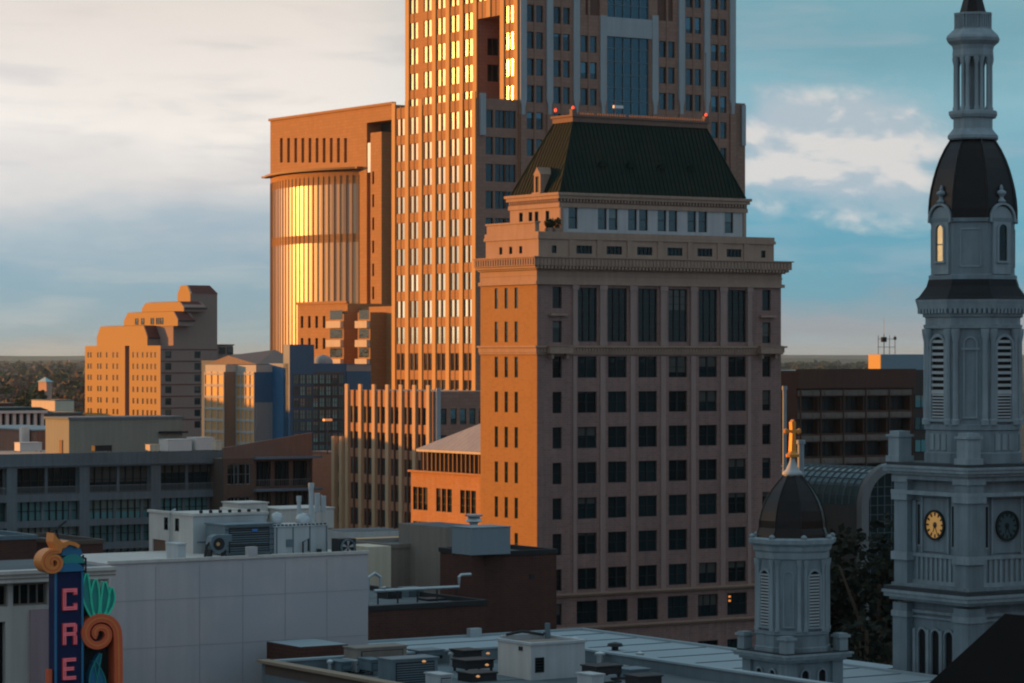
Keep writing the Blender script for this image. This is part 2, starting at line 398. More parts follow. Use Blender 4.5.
wall.facade(S.front(), 0, W, 0, ztop, front_h, .28, M_br); wall.facade(S.left(), 0, L, 0, ztop, left_h, .13, M_brl)
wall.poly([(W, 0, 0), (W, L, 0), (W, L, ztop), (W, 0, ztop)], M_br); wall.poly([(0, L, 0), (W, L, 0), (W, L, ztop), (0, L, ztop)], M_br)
wall.build('wall', t, fix=False)
place_windows(t, wins, 99)
pf, pl = S.front(), S.left()
M_il = mat('interior_lamp', (.6, .3, .1), .5, 0, 1, streak=0, emit=((1, .30, .05), .5))
for bi, zz0, dx_, dz_ in ((5, zbase - 1.2, -1.0, 1.9), (5, zbase - 1.2, -1.0, 1.45)):
    lm_ = MB(); lm_.pbox(S.front(), bays[bi] + dx_, bays[bi] + dx_ + .28, zz0 + dz_, zz0 + dz_ + .2, -.26, -.2, M_il); lm_.build('interior_lamp', t, fix=False)
# pilasters between the bays, with capitals under the frieze
edges = [bays[0] - 1.62] + [(bays[i] + bays[i + 1]) / 2 for i in range(5)] + [bays[-1] + 1.62]
zf0, zf1 = zc(284), zc(268)
for i, e in enumerate(edges):
    pm = MB(); hw = .28 if i in (0, 6) else .40
    pm.pbox(pf, e - hw, e + hw, zc(345.5), zf0 - .45, .003, .20, M_pil); pm.pbox(pf, e - hw - .1, e + hw + .1, zf0 - .55, zf0 - .05, .003, .28, M_pil)
    pm.pbox(pf, e - hw - .08, e + hw + .08, zc(345.4), zc(345.4) + .5, .004, .27, M_pil); pm.build('pilaster', t, fix=False)
    pm = MB(); pm.pbox(pf, e - hw * .8, e + hw * .8, zc(596), zc(356), .003, .10, M_pil); pm.build('pier', t, fix=False)
def wrap(mb, z0, z1, out, m, x0=0, x1=None, y0=0, y1=None):   # a moulding round front, left and right
    x1 = W if x1 is None else x1; y1 = L if y1 is None else y1
    mb.prism([(x0 - out, y0 - out), (x1 + out, y0 - out), (x1 + out, y1), (x0 - out, y1)], z0, z1, m)
bd = MB(); wrap(bd, zc(354.5), zc(352.5), .18, M_trim); wrap(bd, zc(352.49), zc(347.5), .28, M_trim); wrap(bd, zc(347.48), zc(345.6), .50, M_trim)
for i in range(84): bd.pbox(pf, .25 + i * (W - .5) / 84, .42 + i * (W - .5) / 84, zc(351), zc(348.2), .281, .40, M_trim)
bd.build('belt_course', t, fix=False)
bd = MB(); wrap(bd, zc(598.8), zc(597), .2, M_trim); wrap(bd, zc(596.9), zc(595), .42, M_trim); bd.build('belt_course', t, fix=False)
bd = MB(); wrap(bd, zc(632.8), zc(631), .2, M_trim); wrap(bd, zc(630.9), zc(629), .42, M_trim); bd.build('belt_course', t, fix=False)
bd = MB(); wrap(bd, zf0 - .02, zf0 + .35, .30, M_trim); wrap(bd, zf0 + .36, zf1, .06, M_trim); wrap(bd, zf0 + .9, zf0 + 1.05, .12, M_trim)
bd.build('frieze', t, fix=False)
cn = MB(); wrap(cn, zc(269.5), zc(268), .35, M_trim); wrap(cn, zc(267.9), zc(265.5), .62, M_trim); wrap(cn, zc(265.4), zc(257.5), .85, M_trim)
wrap(cn, zc(257.4), zc(256.2), 1.02, M_trim)
n = 74
for i in range(n):
    a = -.5 + i * (W + 1) / n; cn.pbox(pf, a, a + .22, zc(268.4), zc(265.6), .36, .80, M_trim)
for i in range(n):
    a = -.6 + i * (W + 1.2) / n; cn.pbox(pf, a, a + .2, zc(264.4), zc(258.4), .851, .93, M_trim)
for i in range(24):
    a = -.6 + i * (L + .6) / 24; cn.pbox(pl, a, a + .2, zc(264.4), zc(258.4), .851, .93, M_trim)
cn.build('cornice', t, fix=False)
# small balconies under the corner windows
for x in single:
    for k, (pa, pb) in enumerate(((353.5, 346.2), (315.5, 313.2))):
        m = MB(); hw = 1.45 if k == 0 else 1.05; m.pbox(pf, x - hw, x + hw, zc(pa), zc(pb), .29 if k == 0 else .003, .95 if k == 0 else .45, M_trim)
        if k == 0:
            for sx_ in (-.95, .95): m.pbox(pf, x + sx_ - .15, x + sx_ + .15, zc(358.5), zc(353.6), .003, .6, M_trim)
            m.pbox(pf, x - hw - .08, x + hw + .08, zc(346.1), zc(345.2), .51, 1.03, M_trim)
        m.build('balcony' if k == 0 else 'window_hood', t, fix=False)
# attic storey with low windows
ax = .55; za0, za1 = zc(256.2), zc(238.2); ah = []; hw_ = []
me_att = win_mesh(2.0, .86, 4, 1, M_fr, M_gl, .06); me_atts = win_mesh(.6, .8, 1, 1, M_fr, M_gl, .06)
zw = zc(251.5) - .1
for x in bays: ah.append((x - 1.0, x + 1.0, zw, zw + .86)); link('attic_window', me_att, t, (x, ax + .2, zw))
for x in single: ah.append((x - .3, x + .3, zw, zw + .8)); link('attic_window', me_atts, t, (x, ax + .2, zw))
al = [(y - .3, y + .3, zw, zw + .8) for y in lcols]
for y in lcols: link('attic_window', me_atts, t, (ax + .2, y, zw), LW)
at = MB(); at.facade(S.front(ax), ax, W - ax, za0, za1, ah, .2, M_trim); at.facade(S.left(ax), ax, L - .2, za0, za1, al, .2, M_trim)
at.poly([(W - ax, ax, za0), (W - ax, L - .2, za0), (W - ax, L - .2, za1), (W - ax, ax, za1)], M_trim); at.poly([(ax, L - .2, za0), (W - ax, L - .2, za0), (W - ax, L - .2, za1), (ax, L - .2, za1)], M_trim)
at.prism([(ax - .15, ax - .15), (W - ax + .15, ax - .15), (W - ax + .15, L), (ax - .15, L)], za1, za1 + .32, M_trim)
at.prism([(ax - .05, ax - .05), (W - ax + .05, ax - .05), (W - ax + .05, L - .02), (ax - .05, L - .02)], za1 + .33, za1 + .75, M_trim, top=mat('roof_gravel', (.22, .21, .2), .95, .3, 1, streak=0))
for e in edges: at.pbox(S.front(ax), e - .35, e + .35, za0, za1 - .01, .003, .12, M_trim)
at.build('attic', t, fix=False)
par = MB(); zp = za1 + .75
par.box(ax - .02, ax + .5, ax + .6, L - .4, zp + .002, zp + .9, M_trim); par.box(ax - .14, ax + .6, ax + .5, L - .3, zp + .91, zp + 1.1, M_trim)
par.build('parapet', t, fix=False)
# penthouse storey
iy = 2.7; ix = S.fx(559.6, iy); xr = S.fx(746, iy); lp = S.ly(510, ix)
Sz = lambda py: S.z(py, ix, iy)
zw0, zw1 = zp - .1, Sz(206)
ph = []; me_pw = win_mesh(1.16, 2.35, 1, 2, M_fr, M_glt, .07); zw = Sz(228.3)
px_ = [573.0, 602.3, 613.2, 632.5, 643.5, 662.0, 673.0, 691.8, 702.8, 729.0]
for p in px_:
    x = S.fx(p, iy); w2 = .55; ph.append((x - .58, x + .58, zw, zw + 2.35)); link('penthouse_window', me_pw, t, (x, iy + .22, zw))
plh = []; me_pl = win_mesh(.75, 1.45, 1, 1, M_fr, M_gl, .06)
for p in (521, 530.5, 536.6, 547.5):
    y = S.ly(p, ix); h_ = 2.0 if p > 540 else 1.45; plh.append((y - .375, y + .375, zw + .5, zw + 1.95)); link('penthouse_window', me_pl, t, (ix + .22, y, zw + .5), LW)
pm = MB(); pm.facade(S.front(iy), ix, xr, zw0, zw1, ph, .22, M_white); pm.facade(S.left(ix), iy, lp, zw0, zw1, plh, .22, M_trim)
pm.poly([(xr, iy, zw0), (xr, lp, zw0), (xr, lp, zw1), (xr, iy, zw1)], M_white); pm.poly([(ix, lp, zw0), (xr, lp, zw0), (xr, lp, zw1), (ix, lp, zw1)], M_white)
for x in (ix + .12, xr - .35): pm.pbox(S.front(iy), x - .1, x + .3, zw0, zw1 - .01, .003, .12, M_trim)
pm.build('penthouse', t, fix=False)
def pw(mb, z0, z1, o, m): mb.prism([(ix - o, iy - o), (xr + o, iy - o), (xr + o, lp + o), (ix - o, lp + o)], z0, z1, m)
pm = MB(); M_red = mat('red_terracotta', (.17, .10, .075), .8, .2, .8)
pw(pm, zw1 - .1, zw1 + .35, .15, M_trim); pw(pm, zw1 + .351, zw1 + .8, .08, M_red); pw(pm, zw1 + .801, zw1 + 1.15, .32, M_trim); pw(pm, zw1 + 1.151, zw1 + 1.45, .48, M_trim)
for i in range(60): pm.pbox(S.front(iy), ix + i * (xr - ix) / 60, ix + i * (xr - ix) / 60 + .18, zw1 + .5, zw1 + .8, .081, .25, M_trim)
for i in range(24): pm.pbox(S.left(ix), iy + i * (lp - iy) / 24, iy + i * (lp - iy) / 24 + .18, zw1 + .5, zw1 + .8, .081, .25, M_trim)
pm.build('penthouse_cornice', t, fix=False)
# hipped roof, standing seams, cresting, dormer
M_rf = mat('green_copper_roof', (.008, .019, .014), .7, .35, .5, streak=.5, c2=(.013, .021, .014), seam=None)
M_seam = mat('green_copper_seam', (.009, .022, .016), .7, .3, 1, streak=0)
o = -.05; ze = zw1 + 1.45; zt = S.z(121.5, ix + 3, iy + 3)
e0 = [(ix - o, iy - o), (xr + o, iy - o), (xr + o, lp + o), (ix - o, lp + o)]
q0 = (S.fx(573, iy + 2.9), iy + 2.9); q1x = S.fx(706, iy + 2.9); q3y = S.ly(554, q0[0])
e1 = [q0, (q1x, q0[1]), (q1x, q3y), (q0[0], q3y)]
rf = MB()
for i in range(4):
    j = (i + 1) % 4; rf.poly([(*e0[i], ze), (*e0[j], ze), (*e1[j], zt), (*e1[i], zt)], M_rf)
    n = 46 if i in (0, 2) else 16
    A, B, C_, D_ = Vector((*e0[i], ze)), Vector((*e0[j], ze)), Vector((*e1[i], zt)), Vector((*e1[j], zt))
    nrm = (B - A).cross(C_ - A).normalized(); al_ = (B - A).normalized()
    for k in range(n + 1):
        # seams run straight up the slope and stop at the hips
        p = A + (B - A) * ((k + .5) / (n + 1)); up_ = nrm.cross(al_).normalized()
        tA = (p - A).dot(al_); offA = (C_ - A).dot(al_); offB = (B - D_).dot(al_); Lb = (B - A).length; hs = (C_ - A).dot(up_)
        fr = min(1, tA / offA, (Lb - tA) / offB); q = p + up_ * (hs * fr)
        w = al_ * .035; h = nrm * .07
        a1, a2, b1, b2 = p - w, p + w, q - w, q + w
        for s4 in ((a1, a1 + h, b1 + h, b1), (a1 + h, a2 + h, b2 + h, b1 + h), (a2 + h, a2, b2, b2 + h)): rf.poly(s4, M_seam)
rf.poly([(*p, zt) for p in e1], M_rf)
for i in range(4): rf.tube([(*e0[i], ze + .05), (*e1[i], zt + .05)], .12, M_seam, 6)
roof = rf.build('roof', t, fix=False)
cr = MB(); cr.box(e1[0][0] - .12, e1[1][0] + .12, e1[0][1] - .12, e1[2][1] + .12, zt + .002, zt + .55, M_red)
cr.box(e1[0][0] - .28, e1[1][0] + .28, e1[0][1] - .28, e1[2][1] + .28, zt + .551, zt + .78, M_red)
for i in range(56):
    x = e1[0][0] + i * (e1[1][0] - e1[0][0]) / 55; cr.box(x - .07, x + .07, e1[0][1] - .22, e1[0][1] - .05, zt + .78, zt + 1.02, M_red)
cr.box(e1[0][0] - .25, e1[0][0] + .3, e1[0][1] - .25, e1[0][1] + .3, zt + .781, zt + 1.35, M_red)
cr.box(e1[1][0] - .3, e1[1][0] + .25, e1[0][1] - .25, e1[0][1] + .3, zt + .781, zt + 1.35, M_red)
link('x', cr.build('cresting', mesh_only=True, fix=False), roof).name = 'cresting'
# left dormer
dy = S.ly(536, ix - .5); dm = MB(); zd = ze + .1
dm.box(ix - .35, ix + 1.2, dy - .62, dy - .36, zd, zd + 1.75, M_trim); dm.box(ix - .35, ix + 1.2, dy + .36, dy + .62, zd, zd + 1.75, M_trim)
dm.box(ix - .35, ix + 1.3, dy - .62, dy + .62, zd + 1.751, zd + 1.95, M_trim); dm.box(ix - .2, ix + 1.2, dy - .36, dy + .36, zd, zd + 1.75, M_fr)
dm.extr([(dy - .7, zd + 1.95), (dy + .7, zd + 1.95), (dy + .3, zd + 2.35), (dy, zd + 2.75), (dy - .3, zd + 2.35)], ix - .4, ix + 1.6, M_trim, axis='x')
dm.box(ix - .5, ix + .3, dy - .8, dy + .8, zd - .15, zd + .05, M_trim)
link('dormer', dm.build('dormer', mesh_only=True, fix=False), roof)
# eyebrow vents on the front slope
sl = (q0[1] - (iy - o)) / (zt - ze)
for p in (602, 630, 661, 690):
    zz = S.z(164, ix, iy + 1); yy = iy - o + (zz - ze) * sl; x = S.fx(p, yy); v = MB()
    v.extr([(x - .55, zz), (x + .55, zz), (x + .35, zz + .4), (x, zz + .7), (x - .35, zz + .4)], yy - .35, yy + .5, M_seam)
    link('roof_vent', v.build('roof_vent', mesh_only=True, fix=False), roof)
# masts and red obstruction lamps on the ridge
M_mast = mat('mast_steel', (.12, .12, .12), .5, .1, 2, metal=.6, streak=0)
M_lamp = mat('red_lamp', (.6, .03, .02), .4, 0, 1, streak=0, emit=((1, .06, .02), 1.2))
for p, top in ((615.5, 99), (705.5, 52)):
    x = S.fx(p, q0[1] + 1); m = MB(); m.tube([(x, q0[1] + 1, zt + .7), (x, q0[1] + 1, S.z(top, x, q0[1]))], .07, M_mast, 6)
    if p < 650: m.box(x - .3, x + .9, q0[1] + .8, q0[1] + 1.1, S.z(104, x), S.z(101, x), mat('white_metal', (.6, .6, .6), .5, .1, 1, streak=0))
    m.build('mast', t)
for x, y in ((q0[0], q0[1]), (q0[0] + .2, q3y), (q1x, q0[1])):
    m = MB(); m.lathe([(.05, zt + 1.3), (.12, zt + 1.35), (.15, zt + 1.55), (.06, zt + 1.7)], 10, M_lamp, x, y); m.build('obstruction_lamp', t, smooth=True)
# potted shrub on the attic terrace
def leaf_clump(mb, c, r, n, m, rnd, sz=.12, flat=1.0):
    for _ in range(n):
        d = Vector((rnd.gauss(0, 1), rnd.gauss(0, 1), rnd.gauss(0, 1))); d.normalize(); d *= r * rnd.uniform(.35, 1.05); d.z *= flat
        p = Vector(c) + d; a = Vector((rnd.gauss(0, 1), rnd.gauss(0, 1), rnd.gauss(0, 1))).normalized() * sz * rnd.uniform(.6, 1.3)
        bb = a.cross(Vector((rnd.gauss(0, 1), rnd.gauss(0, 1), rnd.gauss(0, 1)))).normalized() * a.length * .8
        mb.poly([p - a, p - bb, p + a, p + bb], m)
M_leaf = mat('dark_leaf', (.028, .04, .02), .8, .5, 2, streak=0)
rnd = random.Random(3)
for px, k in ((549, 0), (556, 1)):
    y = 1.5; x = S.fx(px, y); sh = tag(MB().lathe([(.3, zp), (.42, zp + .45)], 10, M_trim, 0, 0).build('potted_shrub', smooth=False), ('rounder' if k else 'smaller') + ' dark shrub in a tub on the brick tower terrace', 'shrub', 'tub shrubs on the tower terrace')
    sh.location = (*S.w(x, y), 0); mb = MB(); leaf_clump(mb, (0, 0, zp + .9), .62 if k else .5, 260, M_leaf, rnd, .12); mb.build('foliage', sh, fix=False)

# ------------------------------------------------------------------ the tallest tower behind
S = Site(519, 443)
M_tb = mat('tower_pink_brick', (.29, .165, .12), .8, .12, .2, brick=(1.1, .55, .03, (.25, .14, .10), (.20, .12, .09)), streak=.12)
M_tl = mat('tower_pink_brick_sunlit', (.36, .165, .06), .75, .12, .2, brick=(1.1, .55, .03, (.33, .15, .055), (.28, .13, .055)), streak=.12)  # sunlit copy of the pink brick for the left side, orange light coloured in
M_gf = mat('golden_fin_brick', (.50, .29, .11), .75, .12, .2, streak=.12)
M_fin = mat('blue_grey_stone', (.30, .33, .345), .7, .12, .4, streak=.25)
M_dred = mat('dark_red_mullion', (.11, .05, .035), .7, .15, 1)
M_ref = glass('tower_glass_sunlit', (.32, .30, .25), .05, metal=.9, wav=.005, var=.35)  # left-side windows: the bright cream reflection is put into the glass colour
M_blue = glass('tower_glass_shaded', (.028, .052, .060), .10, metal=.7, blind=(.06, .12, .14), blind_p=.25, wav=.01, var=.35)  # dark copy of the same glass for street fronts, dim sky coloured in
M_cw = glass('curtain_glass', (.026, .056, .068), .10, metal=.75, wav=.01, var=.3)
t = S.root('office_tower', 'tallest ribbed brick tower with a blue glass strip, cut off by the top edge', 'office tower')
W = S.fx(736); L = S.ly(406); a_lo = -S.fx(477.3, 0) ; FH = 3.97
ztop = 118.0; zB = 0.0
zref = S.z(93)                                      # a window row centre
winF = [534.9, 561.8, 588.8, 667.0, 693.5, 719.0]
finF = [522.6, 549.0, 575.8, 602.6, 654.4, 681.0, 706.3, 732.0]
fxs = [S.fx(p) for p in winF]; ffs = [S.fx(p) for p in finF]
me_f = win_mesh(2.95, 2.5, 2, 1, M_dred, M_blue, .06, split=.42)
me_l = win_mesh(2.35, 2.62, 2, 1, M_dred, M_ref, .06, split=.30)
rowsz = [zref + FH * k for k in range(-20, 16) if 2 < zref + FH * k < ztop - 3]
holes = []; items = []
for z in rowsz:
    for x in fxs:
        holes.append((x - 1.475, x + 1.475, z - 1.25, z + 1.25)); items.append((me_f, (x, .3, z - 1.25), 0, 3 if 52 < z < 102 else .1))
gx0, gx1 = S.fx(607.5), S.fx(648.8); g0_, g1_, g2_ = S.z(140, gx0), S.z(35.5, gx0), S.z(17.5, gx0)
holes.append((gx0, gx1, g0_, g1_)); holes.append((gx0, gx1, g2_, ztop - 6))
rx = [(S.fx(585.5), S.fx(600.0)), (S.fx(657.5), S.fx(673))]
top0 = S.z(16.5, gx0)
holes = [h for h in holes if not any(abs((h[0] + h[1]) / 2 - (r_[0] + r_[1]) / 2) < 2.4 and h[3] > top0 - .5 and h[0] != gx0 for r_ in rx)]
items = [i for i in items if not any(abs(i[1][0] - (r_[0] + r_[1]) / 2) < 2.4 and i[1][2] + 2.5 > top0 - .5 for r_ in rx)]
for r_ in rx: holes.append((r_[0], r_[1], top0, ztop - 6))
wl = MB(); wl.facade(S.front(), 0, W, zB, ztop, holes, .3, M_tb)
# the floors between the windows step back, brick flutes between the pair
for h in holes:
    if abs(h[1] - h[0] - 2.95) < .01: pass
lefty = [S.ly(509.4 - 13.62 * k) for k in range(8)]
# left side of the main shaft, above the stepped blocks
lh = []; n0, n1 = S.ly(500.2), S.ly(478.0); nz0, nz1 = S.z(99, 0, n0), S.z(19, 0, n1)
for z in rowsz:
    for y in lefty:
        if y < L - 1: 
            if n0 < y < n1 and nz0 - 1.4 < z < nz1 + 1.4: continue
            lh.append((y - 1.175, y + 1.175, z - 1.31, z + 1.31)); items.append((me_l, (.12, y, z - 1.31), LW, 2 if z > 84 else .1))
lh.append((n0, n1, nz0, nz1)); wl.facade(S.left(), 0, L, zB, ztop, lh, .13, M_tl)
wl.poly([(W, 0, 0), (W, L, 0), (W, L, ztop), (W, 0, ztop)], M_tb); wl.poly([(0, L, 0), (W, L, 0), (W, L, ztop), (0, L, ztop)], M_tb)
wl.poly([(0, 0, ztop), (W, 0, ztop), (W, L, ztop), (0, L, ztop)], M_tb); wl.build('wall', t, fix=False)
# recess backs
for r_ in rx: rb = MB(); rb.poly([(r_[0], .29, top0), (r_[1], .29, top0), (r_[1], .29, ztop - 6), (r_[0], .29, ztop - 6)], M_dred); rb.build('recess', t, fix=False)
cw = MB()
for za, zb in ((g0_, g1_), (g2_, ztop - 6)):
    cw.poly([(gx0, .29, za), (gx1, .29, za), (gx1, .29, zb), (gx0, .29, zb)], M_cw)
    mm = mat('curtain_mullion', (.10, .15, .18), .5, .1, 1, streak=0)
    for i in range(6): x = gx0 + (gx1 - gx0) * i / 5; cw.box(x - .07, x + .07, .12, .286, za, zb, mm)
    z = za
    while z < zb: cw.box(gx0, gx1, .15, .285, z - .06, z + .06, mm); z += FH / 2
cw.build('glass_strip', t, fix=False)
lt = MB(); lt.pbox(S.front(), S.fx(603.5), S.fx(653), g1_ - .1, g2_ + .1, -.3, .25, M_fin); lt.build('lintel_panel', t, fix=False)
for i, x in enumerate(ffs):
    zb_ = S.z(107, x); topz = ztop if i not in (3, 4) else S.z(15.5, x); m = MB()
    hw = .55
    m.extr([(x - hw, topz), (x + hw, topz), (x + hw, zb_ + 1.2), (x + .28, zb_), (x + .28, zb_ - 1.1), (x - .28, zb_ - 1.1), (x - .28, zb_), (x - hw, zb_ + 1.2)], -.32, -.004, M_fin)
    m.build('stone_fin', t, fix=False); m = MB(); m.pbox(S.front(), x - .5, x + .5, 0, zb_ - 1.12, .003, .35, M_tb); m.build('brick_pier', t, fix=False)
m = MB()
for x in fxs:
    for d in (0,): m.pbox(S.front(), x - .16, x + .16, 0, ztop, -.12, .10, M_tb)
m.build('brick_flute', t, fix=False)
def left_fins(xp, ys, z0, z1, name='brick_fin', proud=.16, mt=M_gf, hw=.55, tall=0.0):
    for y in ys:
        m = MB(); m.pbox(S.left(xp), y - hw, y + hw, nz1 if n0 < y < n1 else z0, z1 + tall, .003, proud, mt); m.build(name, t, fix=False)
fy = [max(.56, lefty[k] - (lefty[k + 1] - lefty[k]) / 2) for k in range(7)] + [L - .56]
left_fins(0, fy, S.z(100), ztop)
m = MB()
for y in lefty: m.pbox(S.left(), y - .13, y + .13, nz1 if n0 < y < n1 else S.z(100), ztop, -.1, .03, M_dred)
m.build('flute', t, fix=False)
# middle block
b2 = S.ly(500.2); a2 = S.fx(500.2, b2) - S.fx(478.2, b2); a2 = -S.fx(478.2, b2) if S.fx(478.2, b2) < 0 else a2
def block(xo, y0, y1, ztp, cols, zlo, frontpx, lab, nfl=99):
    m = MB(); hl = []; Pl = S.left(-xo); Pf = S.front(y0); hf = []
    for z in rowsz:
        if z + 1.4 > ztp - .9 or z < zlo: continue
        for y in cols: hl.append((y - 1.175, y + 1.175, z - 1.31, z + 1.31)); items.append((me_l, (-xo + .12, y, z - 1.31), LW, 3 if z > 38 else .1))
        for p, wd in frontpx:
            x = S.fx(p, y0); hf.append((x - wd / 2, x + wd / 2, z - 1.3, z + 1.3))
            items.append((win_cache(wd), (x, y0 + .3, z - 1.3), 0, 1.5 if z > 50 else .1))
    m.facade(Pl, y0, y1, 0, ztp, hl, .13, M_tl); m.facade(Pf, -xo, -.002, 0, ztp, hf, .6, M_tb)
    m.poly([(-xo, y0, ztp), (0, y0, ztp), (0, y1, ztp), (-xo, y1, ztp)], M_tb); m.poly([(-xo, y1, 0), (0, y1, 0), (0, y1, ztp), (-xo, y1, ztp)], M_tb)
    m.build(lab, t, fix=False)
    ed = [cols[0] - 1.83 if cols[0] - 1.83 > y0 + .5 else y0 + .56] + [(cols[i] + cols[i + 1]) / 2 for i in range(len(cols) - 1)] + [y1 - .56]
    for y in ed:
        f_ = MB(); f_.pbox(Pl, y - .5, y + .5, 0, ztp + .9, .003, .16, M_gf); f_.build('brick_fin', t, fix=False)
    f_ = MB()
    for y in cols: f_.pbox(Pl, y - .13, y + .13, 0, ztp + .2, -.1, .03, M_dred)
    f_.build('flute', t, fix=False)
    return ed
_wc = {}
def win_cache(wd):
    if wd not in _wc: _wc[wd] = win_mesh(wd, 2.6, 2 if wd > 1.5 else 1, 1, M_dred, M_blue, .06, split=.1)
    return _wc[wd]
cols_m = [S.ly(p, -a2) for p in (468.6, 454.9, 441.2, 427.6)]
nm = MB(); nh = []; xw = 2.7
for z in rowsz:
    if nz0 < z - 1.3 and z + 1.3 < nz1: nh.append((xw - 1.0, xw + 1.0, z - 1.3, z + 1.3)); items.append((win_cache(2.0), (xw, n1 + .3, z - 1.3), 0, 1.4))
nm.facade(lambda a, z, o: (a, n1 - o, z), 0, 5, nz0, nz1, nh, .5, M_tb); nm.poly([(5, n0, nz0), (5, n1, nz0), (5, n1, nz1), (5, n0, nz1)], M_tb); nm.poly([(0, n0, nz0), (5, n0, nz0), (5, n0, nz1), (0, n0, nz1)], M_tb)
nm.poly([(0, n0, nz0), (5, n0, nz0), (5, n1, nz0), (0, n1, nz0)], M_conc); nm.poly([(0, n0, nz1), (5, n0, nz1), (5, n1, nz1), (0, n1, nz1)], M_tb); nm.build('corner_notch', t, fix=False)
cols_l = [S.ly(p, -a_lo) for p in (468.4, 454.9, 441.3, 427.8, 414.2, 400.8)]
block(a_lo, .25, S.ly(392.3, -a_lo), S.z(97.5, -a_lo, 0), cols_l, 0, [(489.5, 1.3), (500.5, 1.9), (510.5, 1.9)], 'lower_block')
m = MB(); xq = S.fx(482, .25); m.pbox(S.front(.25), xq - .45, xq + .45, S.z(135, xq), S.z(93, xq), .003, .4, M_fin); m.build('stone_fin', t, fix=False)
# right wing behind the main front
m = MB(); yr = 3.0; x1 = S.fx(745.2, yr); zt_ = S.z(103.5, x1, yr); m.box(W, x1, yr, 22, 0, zt_, M_tb)
m.pbox(S.front(yr), x1 - .9, x1 - .1, S.z(146, x1, yr), zt_ - .3, .003, .35, M_fin); m.build('right_wing', t, fix=False)
place_windows(t, items, 99)

# ------------------------------------------------------------------ its finned podium block in front
P = Site(433, 428)
L = P.ly(347.2); W = P.fx(505); zt = P.z(391.5)
M_pb = mat('podium_brick', (.36, .17, .08), .75, .15, .3, brick=(1.1, .5, .03, (.37, .18, .105), (.30, .16, .1)), streak=.15)
M_pf = mat('podium_fin', (.50, .34, .20), .75, .12, .4)
M_pg = glass('podium_glass', (.09, .13, .12), .14, metal=.6, blind=(.25, .22, .15), blind_p=.3, wav=.02, var=.5)
t = P.root('finned_office_block', 'orange brick block with tall pale fins, standing at the foot of the tallest tower', 'office block')
fins = [P.ly(p) for p in (429.3, 415.4, 401.8, 388.4, 374.8, 361.3, 347.9)]
cols_ = [(fins[i] + fins[i + 1]) / 2 for i in range(6)]; rows_ = [P.z(p) for p in (416.8, 443.3, 469.8, 496.3, 522.8, 549.3, 575.8)]
me_p = win_mesh(2.35, 2.5, 2, 1, M_dred, M_pg, .07, split=.2); me_pf2 = win_mesh(1.05, 2.3, 1, 1, M_dred, M_blue, .07)
hl = [(y - 1.175, y + 1.175, z - 1.25, z + 1.25) for z in rows_ for y in cols_]
fxx = [P.fx(p) for p in (443.5, 453.7, 463.2, 472.5, 482, 491)]; hf = [(x - .525, x + .525, z - 1.15, z + 1.15) for z in rows_ for x in fxx]
m = MB(); m.facade(P.left(), 0, L, 0, zt, hl, .2, M_pb); m.facade(P.front(), 0, W, 0, zt, hf, .3, M_tb)
m.poly([(0, 0, zt), (W, 0, zt), (W, L, zt), (0, L, zt)], M_conc); m.poly([(0, L, 0), (W, L, 0), (W, L, zt), (0, L, zt)], M_pb); m.poly([(W, 0, 0), (W, L, 0), (W, L, zt), (W, 0, zt)], M_pb)
m.build('wall', t, fix=False)
place_windows(t, [(me_p, (.17, y, z - 1.25), LW, 1) for z in rows_ for y in cols_] + [(me_pf2, (x, .2, z - 1.15), 0, .5) for z in rows_ for x in fxx])
for y in fins:
    m = MB(); m.pbox(P.left(), y - .42, y + .42, 0, zt + .9, .003, .3, M_pf); m.build('fin', t, fix=False)
m = MB()
for y in cols_: m.pbox(P.left(), y - .14, y + .14, 0, zt + .1, -.1, .2, M_dred)
m.build('flute', t, fix=False)
m = MB(); m.pbox(P.front(), .3, 1.0, 0, zt + .5, .003, .5, M_fin); m.build('stone_fin', t, fix=False)
# low end bay
zl = P.z(442, 0, L); L2 = P.ly(335.2)
m = MB(); rr = [z for z in rows_ if z < zl - 2]; yc = (L + L2) / 2 + .1
m.facade(P.left(), L + .01, L2, 0, zl, [(yc - 1.0, yc + 1.0, z - 1.25, z + 1.25) for z in rr], .4, M_pb); m.poly([(0, L, zl), (W, L, zl), (W, L2, zl), (0, L2, zl)], M_conc)
m.poly([(0, L2, 0), (W, L2, 0), (W, L2, zl), (0, L2, zl)], M_pb); m.build('end_bay', t, fix=False)
me_e = win_mesh(2.0, 2.5, 2, 1, M_dred, M_pg, .07, split=.2)
for z in rr: win_left(t, me_e, yc, z - 1.25, .25, 'end_window')
for y in (L2 - .45, L + .9):
    m = MB(); m.pbox(P.left(), y - .4, y + .4, 0, zl + .8, .003, .7, M_pf); m.build('fin', t, fix=False)

# ------------------------------------------------------------------ tower with the curved glass bay
P = Site(392.5, 560); t = P.root('curved_glass_tower', 'orange brick tower with a bowed gold glass bay under a thin canopy', 'office tower')
L = P.ly(270.3); zt = P.z(104.5); W = 34
M_cb = mat('orange_brick', (.36, .18, .07), .8, .12, .2, brick=(1.3, .62, .03, (.32, .16, .06), (.26, .13, .06)), streak=.12)
M_gold = glass('gold_glass', (.50, .30, .11), .36, metal=.0, wav=.006, var=.0, spec=.5)
M_gold2 = glass('bronze_glass', (.20, .12, .05), .36, metal=.0, wav=.006, var=.0, spec=.5)
ya0, ya1 = P.ly(367.5), P.ly(382.5)                 # brick strip with slot windows, right of the recess
slot = [P.ly(p) for p in (345.5, 338.4, 331.2, 324.1, 317, 309.9, 302.8, 295.7, 288.5, 281.3)]
holes = [(y - .55, y + .55, P.z(162.5, 0, y), P.z(138, 0, y)) for y in slot]
ynb = P.ly(360.0)
m = MB()
Lr = P.ly(366.8)
m.facade(P.left(), Lr, L, 0, zt, holes, .8, M_cb)
notch = P.z(119.5)
